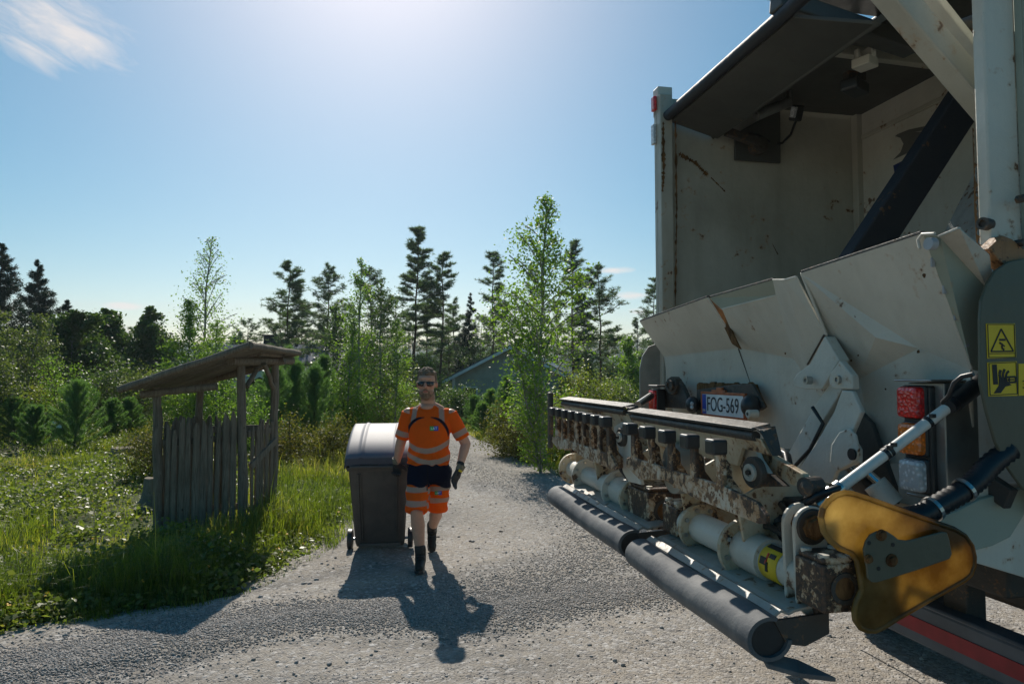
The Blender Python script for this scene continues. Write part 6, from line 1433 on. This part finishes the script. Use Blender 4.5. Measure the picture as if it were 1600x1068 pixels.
# ---- beard and hair
def fur(name, c0, c1):
    m = NM(name); n = m.noise(90, 4, .8, vec=m.coord(scale=(1, 1, .4))); c = m.mix(m.step(n, .35, .65), c0, c1); return m.done(m.bsdf(c, .8, normal=m.bump(n, 1, .01), spec=.3))
HAIRM = fur("hair_fair", (.10, .065, .04), (.27, .20, .14)); BEARDM = fur("beard_fair", (.13, .075, .045), (.28, .19, .13))
rs_ = random.Random(6)
h = MB(); h.sphere((HC[0], HC[1] + .022, 1.708), (.0835, .098, .086), 30, 18); 
for k in range(46):
    a = rs_.uniform(-math.pi, math.pi); e = rs_.uniform(.35, 1.4); h.sphere((HC[0] + .070 * math.cos(a) * math.cos(e) * 1.05, HC[1] + .015 + .092 * math.sin(a) * math.cos(e), 1.712 + .078 * math.sin(e)), rs_.uniform(.012, .019), 8, 6)
hair = fused(h, "hair", HAIRM, man, .0055, 2)
me = hair.data; co = np.empty(len(me.vertices) * 3, np.float32); me.vertices.foreach_get("co", co); co = co.reshape(-1, 3); x_, y_, z_a = co[:, 0] - HC[0], co[:, 1] - HC[1], co[:, 2]
# cut the hair shell back behind the face, ears and nape
front = (y_ < -.018) & (z_a < 1.728 - .12 * (y_ + .09) * 0 ); inn = front | ((z_a < 1.675)) 
shr = np.where(inn, .80, 1.0)
cx = np.stack([np.full(len(co), HC[0]), np.full(len(co), HC[1] + .01), np.full(len(co), 1.70)], 1); co = cx + (co - cx) * shr[:, None]; me.vertices.foreach_set("co", co.astype(np.float32).ravel()); me.update(); grow_head(hair)
bd = MB(); bd.sphere((HC[0], HC[1] - .058, 1.548), (.037, .036, .033), 18, 12); bd.sphere((HC[0], HC[1] - .078, 1.570), (.026, .020, .016), 12, 8)
for s in (-1, 1):
    capsule(bd, (HC[0] + s * .028, HC[1] - .060, 1.553), (HC[0] + s * .056, HC[1] - .018, 1.585), .018, .012, 12); capsule(bd, (HC[0] + s * .004, HC[1] - .096, 1.609), (HC[0] + s * .028, HC[1] - .086, 1.592), .0065, .006, 10); capsule(bd, (HC[0] + s * .029, HC[1] - .084, 1.592), (HC[0] + s * .024, HC[1] - .076, 1.565), .007, .010, 10)
grow_head(fused(bd, "beard", BEARDM, man, .005, 2))
# ---- sunglasses
LENSM = simple("dark_lens", (.006, .006, .008), .06, 0, 0, spec=1.0)
g_ = MB()
for s in (-1, 1):
    vs = []; n = 18
    for k in range(n):
        a = 6.283 * k / n; u = .031 * math.cos(a) * (1.05 if math.cos(a) * s > 0 else 1); w = .0205 * math.copysign(abs(math.sin(a)) ** .8, math.sin(a)); X__ = s * .0345 + u
        vs.append((HC[0] + X__, HC[1] - .101 + 5.5 * X__ * X__ - .002, 1.658 + w - .10 * abs(X__) * .3))
    c_ = V3(HC[0] + s * .034, HC[1] - .104, 1.657); g_.add(vs + [v_ for v_ in [c_]], [(k, (k + 1) % n, n) for k in range(n)], True)
gl_ = g_.build("sunglasses", LENSM, man, solid=.003)
fr = MB(); fr.tube([(HC[0] + x, HC[1] - .104 + 5.5 * x * x, 1.674 - .03 * abs(x)) for x in [-.066, -.05, -.03, -.01, .01, .03, .05, .066]], .0032, 8)
for s in (-1, 1): fr.tube([(HC[0] + s * .066, HC[1] - .080, 1.671), (HC[0] + s * .081, HC[1] - .045, 1.670), (HC[0] + s * .083, HC[1] + .01, 1.668)], .0035, 8)
frm = fr.build("frame", MAT_BLACK, gl_); grow_head(gl_); grow_head(frm)
# ---- shirt
s_ = MB()
loft(s_, [(-.018, -.002, .925, .202, .136), (-.012, -.002, .99, .198, .134), (-.008, -.004, 1.08, .186, .130), (-.006, -.004, 1.18, .190, .130), (-.006, -.003, 1.27, .208, .132), (-.008, .0, 1.34, .210, .122), (-.010, .005, 1.395, .178, .100), (-.012, .010, 1.435, .125, .084), (-.015, .010, 1.468, .082, .072)], 44)
for S_, E_, sg_ in ((RS, RE, -1), (LS, LE, 1)):
    S__ = Vector(S_); E__ = Vector(E_); e = S__.lerp(E__, .80); frustum(s_, S__.lerp(E__, -.05), e, .070, .070); s_.sphere(S__ + Vector((0, .005, -.012)), (.072, .070, .066), 18, 12)
    s_.sphere(S__ + Vector((-sg_ * .05, .005, .008)), (.08, .07, .06), 18, 12)
def shirtcol(p):
    x, y, z = p[:, 0] + .012, p[:, 1], p[:, 2]; c = np.tile(ORANGE, (len(p), 1)); torso = np.abs(x) < .19; fr_ = y < .02
    ta, da = segt(p, RS, RE); tb, db = segt(p, LS, LE); arm_ = ((da < .09) & (ta > .15) & (x < -.175)) | ((db < .09) & (tb > .15) & (x > .17))
    d1 = z - (1.055 + 1.9 * x * x + .03 * x); c = mix_(c, REFL, band(d1, 0, .024) * ~arm_)
    d2 = z - (.952 + 1.5 * x * x - .10 * x); c = mix_(c, REFL, band(d2, 0, .024) * ~arm_)
    for sg_ in (-1, 1):
        c = mix_(c, REFL, band(x * sg_ - .110 - .18 * (z - 1.42) * 0, .012 + (1.44 - z) * .10, .023) * ((z > 1.315) & ~arm_))
        # curved navy piping from the collarbone to the armpit
        r_ = np.hypot((x * sg_ - .03) / .158, (z - 1.20) / .160); th = np.arctan2((z - 1.20) / .160, (x * sg_ - .03) / .158)
        wdt = .085 * np.clip(np.abs(np.sin(np.clip((th + .15) / 1.75, 0, 1) * math.pi)) ** .6, 0, 1)
        c = mix_(c, NAVYC, np.clip((wdt - np.abs(r_ - 1)) / .02 + .5, 0, 1) * fr_ * (wdt > .01) * ~arm_ * (th > -.15) * (th < 1.6))
    ss = np.where(x < 0, ta, tb); c = mix_(c, REFL, band(ss, .61, .085, .01) * arm_)
    ck = band(np.hypot((x + .003) / .088, (z - 1.472) / .062), 1, .03, .05) * fr_; c = mix_(c, [.85, .09, .006], ck * .6)
    return c
def wrinkle(p):
    x, y, z = p[:, 0], p[:, 1], p[:, 2]
    return .008 * np.sin(z * 44 + 12 * x + 4 * np.sin(x * 18 + y * 9)) * np.clip((1.2 - z) / .2, .15, 1) + .004 * (vnoise(x * 14, z * 9 + y * 7, 1.0, 3) - .5)
shirt = fused(s_, "shirt", CLOTH, man, .0055, 4, shirtcol, wrinkle)
# neckline: skin insert showing the open round collar
nk = MB(); nk.sphere((HC[0] + .006, -.012, 1.452), (.074, .078, .040), 26, 14); fused(nk, "neck_opening", SKINM, man, .005, 3, lambda p: np.tile(SKN * .95, (len(p), 1)))
# ---- shorts
t_ = MB(); loft(t_, [(-.002, .01, .76, .190, .118), (-.002, .01, .82, .198, .126), (-.005, .005, .89, .196, .130), (-.010, .0, .96, .172, .122), (-.010, .0, .985, .168, .118)], 40)
for H_, K_, off in ((RH, RK, .0), (LH, LK, .0)):
    H3 = Vector(H_); K3 = Vector(K_); frustum(t_, H3 + Vector((0, .0, -.02)), H3.lerp(K3, .50), .112, .108); frustum(t_, H3.lerp(K3, .45), H3.lerp(K3, 1.0), .108, .101)
def shortscol(p):
    x, y, z = p[:, 0], p[:, 1], p[:, 2]; c = np.tile(NAVYC, (len(p), 1)); left = x > 0
    yc = y
    split = np.where(left, .715 - .10 * (x - .09), .745 + .05 * (x + .09)); lo = z < split + .015 * np.sin(x * 30); c = mix_(c, ORANGE, lo * 1.0)
    for k, (a, b__) in enumerate(((.715, .60), (.692, .575))):
        sel = (left if k == 1 else ~left)
        c = mix_(c, REFL, band(z, a + .0, .022) * sel * lo); c = mix_(c, REFL, band(z, b__ + .0, .024) * sel * lo)
    c = mix_(c, NAVYC * 1.5, band(z, .742, .004) * 0); c = mix_(c, [.02, .02, .03], (np.abs(x + .005) < .006) * (y < -.05) * (z > .70) * .7)
    return c
def wr2(p): return .006 * np.sin(p[:, 2] * 48 + p[:, 0] * 30) * np.clip((.8 - p[:, 2]) / .1, .2, 1) + .005 * (vnoise(p[:, 0] * 12, p[:, 2] * 10 + p[:, 1] * 7, 1.0, 5) - .5)
shorts = fused(t_, "shorts", CLOTH, man, .006, 4, shortscol, wr2)
# ---- socks, boots
def boot(A_, toe, roll, name="boot"):
    A = Vector(A_); d = Vector(toe) - A; f = Vector((d.x, d.y, 0)).normalized(); m = MB()
    M = Matrix.Translation(A) @ Matrix(((f.y, f.x, 0, 0), (-f.x, f.y, 0, 0), (0, 0, 1, 0), (0, 0, 0, 1))) @ Matrix.Rotation(roll, 4, 'X')
    def q(x, y, z): return M @ Vector((x, y, z))
    capsule(m, q(0, -.005, .065), q(0, -.015, -.045), .050, .050); capsule(m, q(0, -.03, -.060), q(0, .06, -.060), .044, .046); capsule(m, q(0, .06, -.062), q(0, .155, -.078), .046, .036)
    m.sphere(q(0, .02, -.02), .048); o = fused(m, name, BOOTM, man, .006, 3, lambda p: np.tile([.018, .017, .016], (len(p), 1)))
    s = MB(); ol = [(-.034, -.075), (.034, -.075), (.040, -.03), (.036, .04), (.046, .11), (.038, .17), (.0, .195), (-.038, .17), (-.046, .11), (-.036, .04), (-.040, -.03)]
    pts = [q(a, b_, -.118) for a, b_ in ol]; s.prism(pts, (M.to_3x3() @ Vector((0, 0, .024)))); s.build("sole", RUBBER, o, bevel=.004)
    l = MB()
    for k in range(5): zz = .05 - k * .022; yy_ = .045 + k * .018; l.tube([q(-.028, yy_ - .012, zz - .02), q(0, yy_ + .006, zz - .015), q(.028, yy_ - .012, zz - .02)], .0035, 6)
    l.build("lace", MAT_BLACK, o); k_ = MB(); k_.lathe(q(0, .052, -.005), (M.to_3x3() @ Vector((0, 1, .4))), [(-.01, 0), (-.01, .02), (.004, .02), (.004, 0)], 16); k_.build("dial", MAT_BLACK, o)
    return o
boot(RA, (RA[0] + .02, RA[1] - .3, 0), R(4)); boot(LA, (LA[0] + .03, LA[1] - .3, 0), R(-32))
for A_ in (RA, LA):
    A = Vector(A_); K = Vector(RK if A_ is RA else LK); d = (K - A).normalized(); mb = MB(); mb.tube([A + d * .03, A + d * .085, A + d * .10], [.047, .046, .042], 18); mb.build("sock", MAT_BLACK, man)
# ---- gloves: palm, five bent fingers, cuff
GLV = simple("black_glove", (.022, .022, .024), .7, 0, .35, 25, .4); CUFF = simple("glove_cuff", (.17, .15, .11), .8, 0, .3, 40, .4)
def hand(wrist, fwd, palmn, curl, side, name="glove"):
    """fwd: direction wrist->knuckles, palmn: palm normal, side: +1 thumb towards fwd x palmn"""
    Wp = Vector(wrist); f = Vector(fwd).normalized(); p = Vector(palmn); p = (p - f * p.dot(f)).normalized(); s = f.cross(p) * side; m = MB()
    for k in (-.032, -.012, .010, .030): capsule(m, Wp + f * .015 + s * k * .7, Wp + f * .085 + s * k, .019, .016, 12)
    capsule(m, Wp - f * .04, Wp + f * .02, .036, .033)
    for i, (k, L_) in enumerate(((.033, .070), (.012, .080), (-.011, .076), (-.033, .060))):
        base = Wp + f * .088 + s * k; a = curl[i]; q = base; d = f.copy(); seg = (L_ * .42, L_ * .33, L_ * .30); rr_ = .0125
        for j, l in enumerate(seg):
            ang = a * (.75, 1.0, .8)[j]; d = (Matrix.Rotation(ang, 3, p.cross(f)) @ d).normalized(); d = (d + s * k * .6 * (1 if j == 0 else 0)).normalized(); e = q + d * l; capsule(m, q, e, rr_, rr_ * .93, 12); q = e; rr_ *= .93
    base = Wp + f * .028 + s * .034 + p * .008; d = (f * .62 + s * .72 + p * .35).normalized(); e = base + d * .045; capsule(m, base, e, .018, .0145, 12); d2 = (f * .85 + s * .25 + p * .5).normalized(); capsule(m, e, e + d2 * .035, .0145, .012, 12)
    o = fused(m, name, GLV, man, .0045, 2)
    c = MB(); c.tube([Wp - f * .055, Wp - f * .03, Wp - f * .005], [.040, .041, .038], 18); c.build("cuff", CUFF, o)
    return o
gR = hand((RW[0] - .004, RW[1] + .012, RW[2] - .012), (.02, .30, -.95), (.25, .9, .30), (1.0, 1.05, 1.1, 1.1), 1)
gL = hand((LW[0] - .002, LW[1] - .008, LW[2] - .022), (-.42, -.18, -.90), (-.55, .55, .3), (.28, .34, .40, .50), 1)
mb = MB(); mb.lathe(Vector(LE).lerp(Vector(LW), .84), Vector(LW) - Vector(LE), [(-.014, .0), (-.014, .037), (.014, .034), (.014, 0)], 20); mb.box(Vector(LE).lerp(Vector(LW), .84) + Vector((.02, -.03, 0)), (.034, .02, .034)); mb.build("wristwatch", MAT_BLACK, man, bevel=.003)
mb = MB(); mb.box(Vector(LW) + Vector((.015, -.048, -.02)), (.035, .008, .018), Matrix.Rotation(.5, 3, 'Y')); mb.build("yellow_tab", YEL, gL)
# ---- badges on shirt and shorts
BG = simple("badge_green", (.03, .30, .05), .6); BB = simple("badge_blue", (.02, .06, .42), .6); BW = simple("badge_white", (.8, .85, .85), .6)
def badge(c, w, h, parent, tilt=0, yaw=0):
    M = Matrix.Translation(c) @ Matrix.Rotation(yaw, 4, 'Z') @ Matrix.Rotation(tilt, 4, 'X')
    mb = MB(); mb.mat = 0; mb.box((-w / 4, 0, 0), (w / 2, .003, h)); mb.mat = 1; mb.box((w / 4, 0, 0), (w / 2, .003, h)); o = mb.build("badge", [BG, BB], parent); o.matrix_local = M
    t = text_mesh("badge_text", "L&T", h * .72, BW, o, Matrix.Translation((0, -.0022, 0)) @ Matrix.Rotation(R(90), 4, 'X'), sx=1.15); return o
def surf_y(o, x, z):
    me = o.data; co = np.empty(len(me.vertices) * 3, np.float32); me.vertices.foreach_get("co", co); co = co.reshape(-1, 3); k = np.hypot(co[:, 0] - x, co[:, 2] - z) < .02; return co[k, 1].min() if k.any() else -.13
badge((.052, surf_y(shirt, .052, 1.262) - .002, 1.262), .078, .042, shirt, R(-4), R(12))
badge((.082, surf_y(shorts, .082, .655) - .002, .655), .066, .034, shorts, R(-14), R(6))

# ================================================================ waste bin (two wheels, hinged lid), tipped towards the man
BINM = paint("bin_plastic_brown_grey", (.066, .062, .060), dirt=(.15, .135, .11), dirtamt=.6, rust=.99, rough=.42, sc=5)
LIDM = simple("bin_lid_plastic", (.11, .125, .165), .6, 0, .14, 4, .05); LIDE = simple("bin_lid_edge", (.035, .05, .08), .4, 0, .2, 6)
bin_ = thing("waste_bin", "large grey wheeled waste bin with blue grey lid, tipped and pulled along the road", "waste bin", (-1.335, 7.02, .0), R(7))
TB_ = R(20)  # tip about the axle
AX = Vector((0, 0, .10)); RX = Matrix.Rotation(TB_, 3, 'X')
def bp(x, y, z): v = Vector((x, y - .0, z)) - AX; return RX @ v + AX   # bin coordinates: y<0 = handle side facing the man
def bloft(secs, name, mat, parent, bev=.012):
    mb = MB(); n = 4; vs = []
    for (z, hw, y0, y1) in secs: vs += [bp(-hw, y0, z), bp(hw, y0, z), bp(hw, y1, z), bp(-hw, y1, z)]
    m = len(secs); mb.add(vs, [(j * 4 + k, j * 4 + (k + 1) % 4, j * 4 + 4 + (k + 1) % 4, j * 4 + 4 + k) for j in range(m - 1) for k in range(4)] + [(3, 2, 1, 0), tuple((m - 1) * 4 + k for k in range(4))]); return mb.build(name, mat, parent, bevel=bev, seg=3)
body_ = bloft([(.04, .235, -.06, .50), (.10, .245, -.075, .52), (.55, .268, -.085, .62), (.93, .288, -.09, .70), (.96, .29, -.09, .71)], "bin_body", BINM, bin_, .02)
mb = MB()
for x in (-.185, -.165, .165, .185): mb.bar(bp(x, -.088, .14), bp(x * 1.06, -.096, .88), .012, .02)
mb.bar(bp(-.20, -.094, .09), bp(.20, -.094, .09), .03, .03); mb.build("rib", BINM, body_, bevel=.003)
mb = MB(); mb.box((0, 0, 0), (.60, .03, .045)); o = mb.build("rim", BINM, body_, bevel=.008); o.matrix_local = Matrix.Translation(bp(0, -.105, .94)) @ RX.to_4x4()
for y0, s in ((-.09, 1), (.70, 1)):
    pass
mb = MB()
for x in (-.295, .295): mb.bar(bp(x, -.09, .94), bp(x, .70, .94), .03, .04)
mb.build("rim", BINM, body_, bevel=.006)
# handle: bar carried by lugs along the hinge side
mb = MB(); mb.tube([bp(-.25, -.155, .985), bp(.25, -.155, .985)], .015, 14)
for x in (-.25, -.06, .09, .25): mb.bar(bp(x, -.155, .985), bp(x, -.085, .95), .035, .03)
mb.build("handle", BINM, bin_, bevel=.003)
# lid: domed top with two ribs and an overhanging skirt
mb = MB(); nx = 12; ny = 12; vs = []
def lidz(u, v):
    return 1.0 + .125 * (max(0, 1 - abs(2 * v - .8) ** 2.6 * .9 if v < .4 else 1 - (abs(v - .4) / .6) ** 2.2 * .75)) * (1 - .10 * abs(u) ** 3)
NXL, NYL = 40, 18
for j in range(NYL + 1):
    v = j / NYL
    for i in range(NXL + 1):
        u = -1 + 2 * i / NXL; rb = .014 * math.exp(-((abs(u) - .52) / .045) ** 2); vs.append(bp(u * .312, -.13 + v * .875, lidz(u, v) + rb - .03 * (abs(u) > .97)))
mb.add(vs, [(j * (NXL + 1) + i, j * (NXL + 1) + i + 1, (j + 1) * (NXL + 1) + i + 1, (j + 1) * (NXL + 1) + i) for j in range(NYL) for i in range(NXL)], True)
lid = mb.build("lid", LIDM, bin_, solid=.008)
mb = MB(); W_ = NXL + 1
for row in (0, NYL):
    ed_ = [Vector(vs[row * W_ + i]) for i in range(W_)]; dn = RX @ Vector((0, (-.012 if row == 0 else .012), -.065)); mb.add(ed_ + [e_ + dn for e_ in ed_], [(i, i + 1, W_ + i + 1, W_ + i) for i in range(NXL)], False)
for col_ in (0, NXL):
    ed_ = [Vector(vs[j * W_ + col_]) for j in range(NYL + 1)]; base_ = [bp((-.318 if col_ == 0 else .318), -.135 + (j / NYL) * .885, .955) for j in range(NYL + 1)]; n_ = NYL + 1; mb.add(ed_ + base_, [(j, j + 1, n_ + j + 1, n_ + j) for j in range(NYL)], False)
mb.build("lid_skirt", LIDE, lid, solid=.008)
mb = MB()
for x0, x1 in ((-.17, .00), (.09, .22)): mb.prism([bp(x0, -.150, 1.005), bp(x1, -.150, 1.005), bp(x1, -.150, .968), bp(x0, -.150, .968)], (0, .004, 0))
mb.build("grip_slot", MAT_BLACK, lid)
for s in (-1, 1):
    w = MB().lathe((s * .275, .0, .10), (s, 0, 0), [(0, .05), (0, .094), (.008, .10), (.042, .10), (.05, .094), (.05, .05)], 30).build("wheel", RUBBER, bin_); MB().lathe((s * .275, 0, .10), (s, 0, 0), [(.006, .0), (.006, .07), (.04, .07), (.04, .03), (.055, .03), (.055, 0)], 24).build("rim", BINM, w)
MB().cyl((-.28, 0, .10), (.28, 0, .10), .014, 12).build("axle", STEEL, bin_)
# ================================================================ the air
hz = MB().box((0, 520, 30), (2400, 1160, 106)).build("haze", [], None)
m = bpy.data.materials.new("haze"); m.use_nodes = True; m.node_tree.nodes.clear()
o_ = m.node_tree.nodes.new('ShaderNodeOutputMaterial'); v_ = m.node_tree.nodes.new('ShaderNodeVolumePrincipled')
v_.inputs['Color'].default_value = (.78, .92, 1, 1); v_.inputs['Density'].default_value = HAZE_D; v_.inputs['Anisotropy'].default_value = .45
m.node_tree.links.new(v_.outputs[0], o_.inputs[1]); hz.data.materials.append(m); tag(hz, kind="stuff", label="thin pale haze over the lake valley", cat="haze")
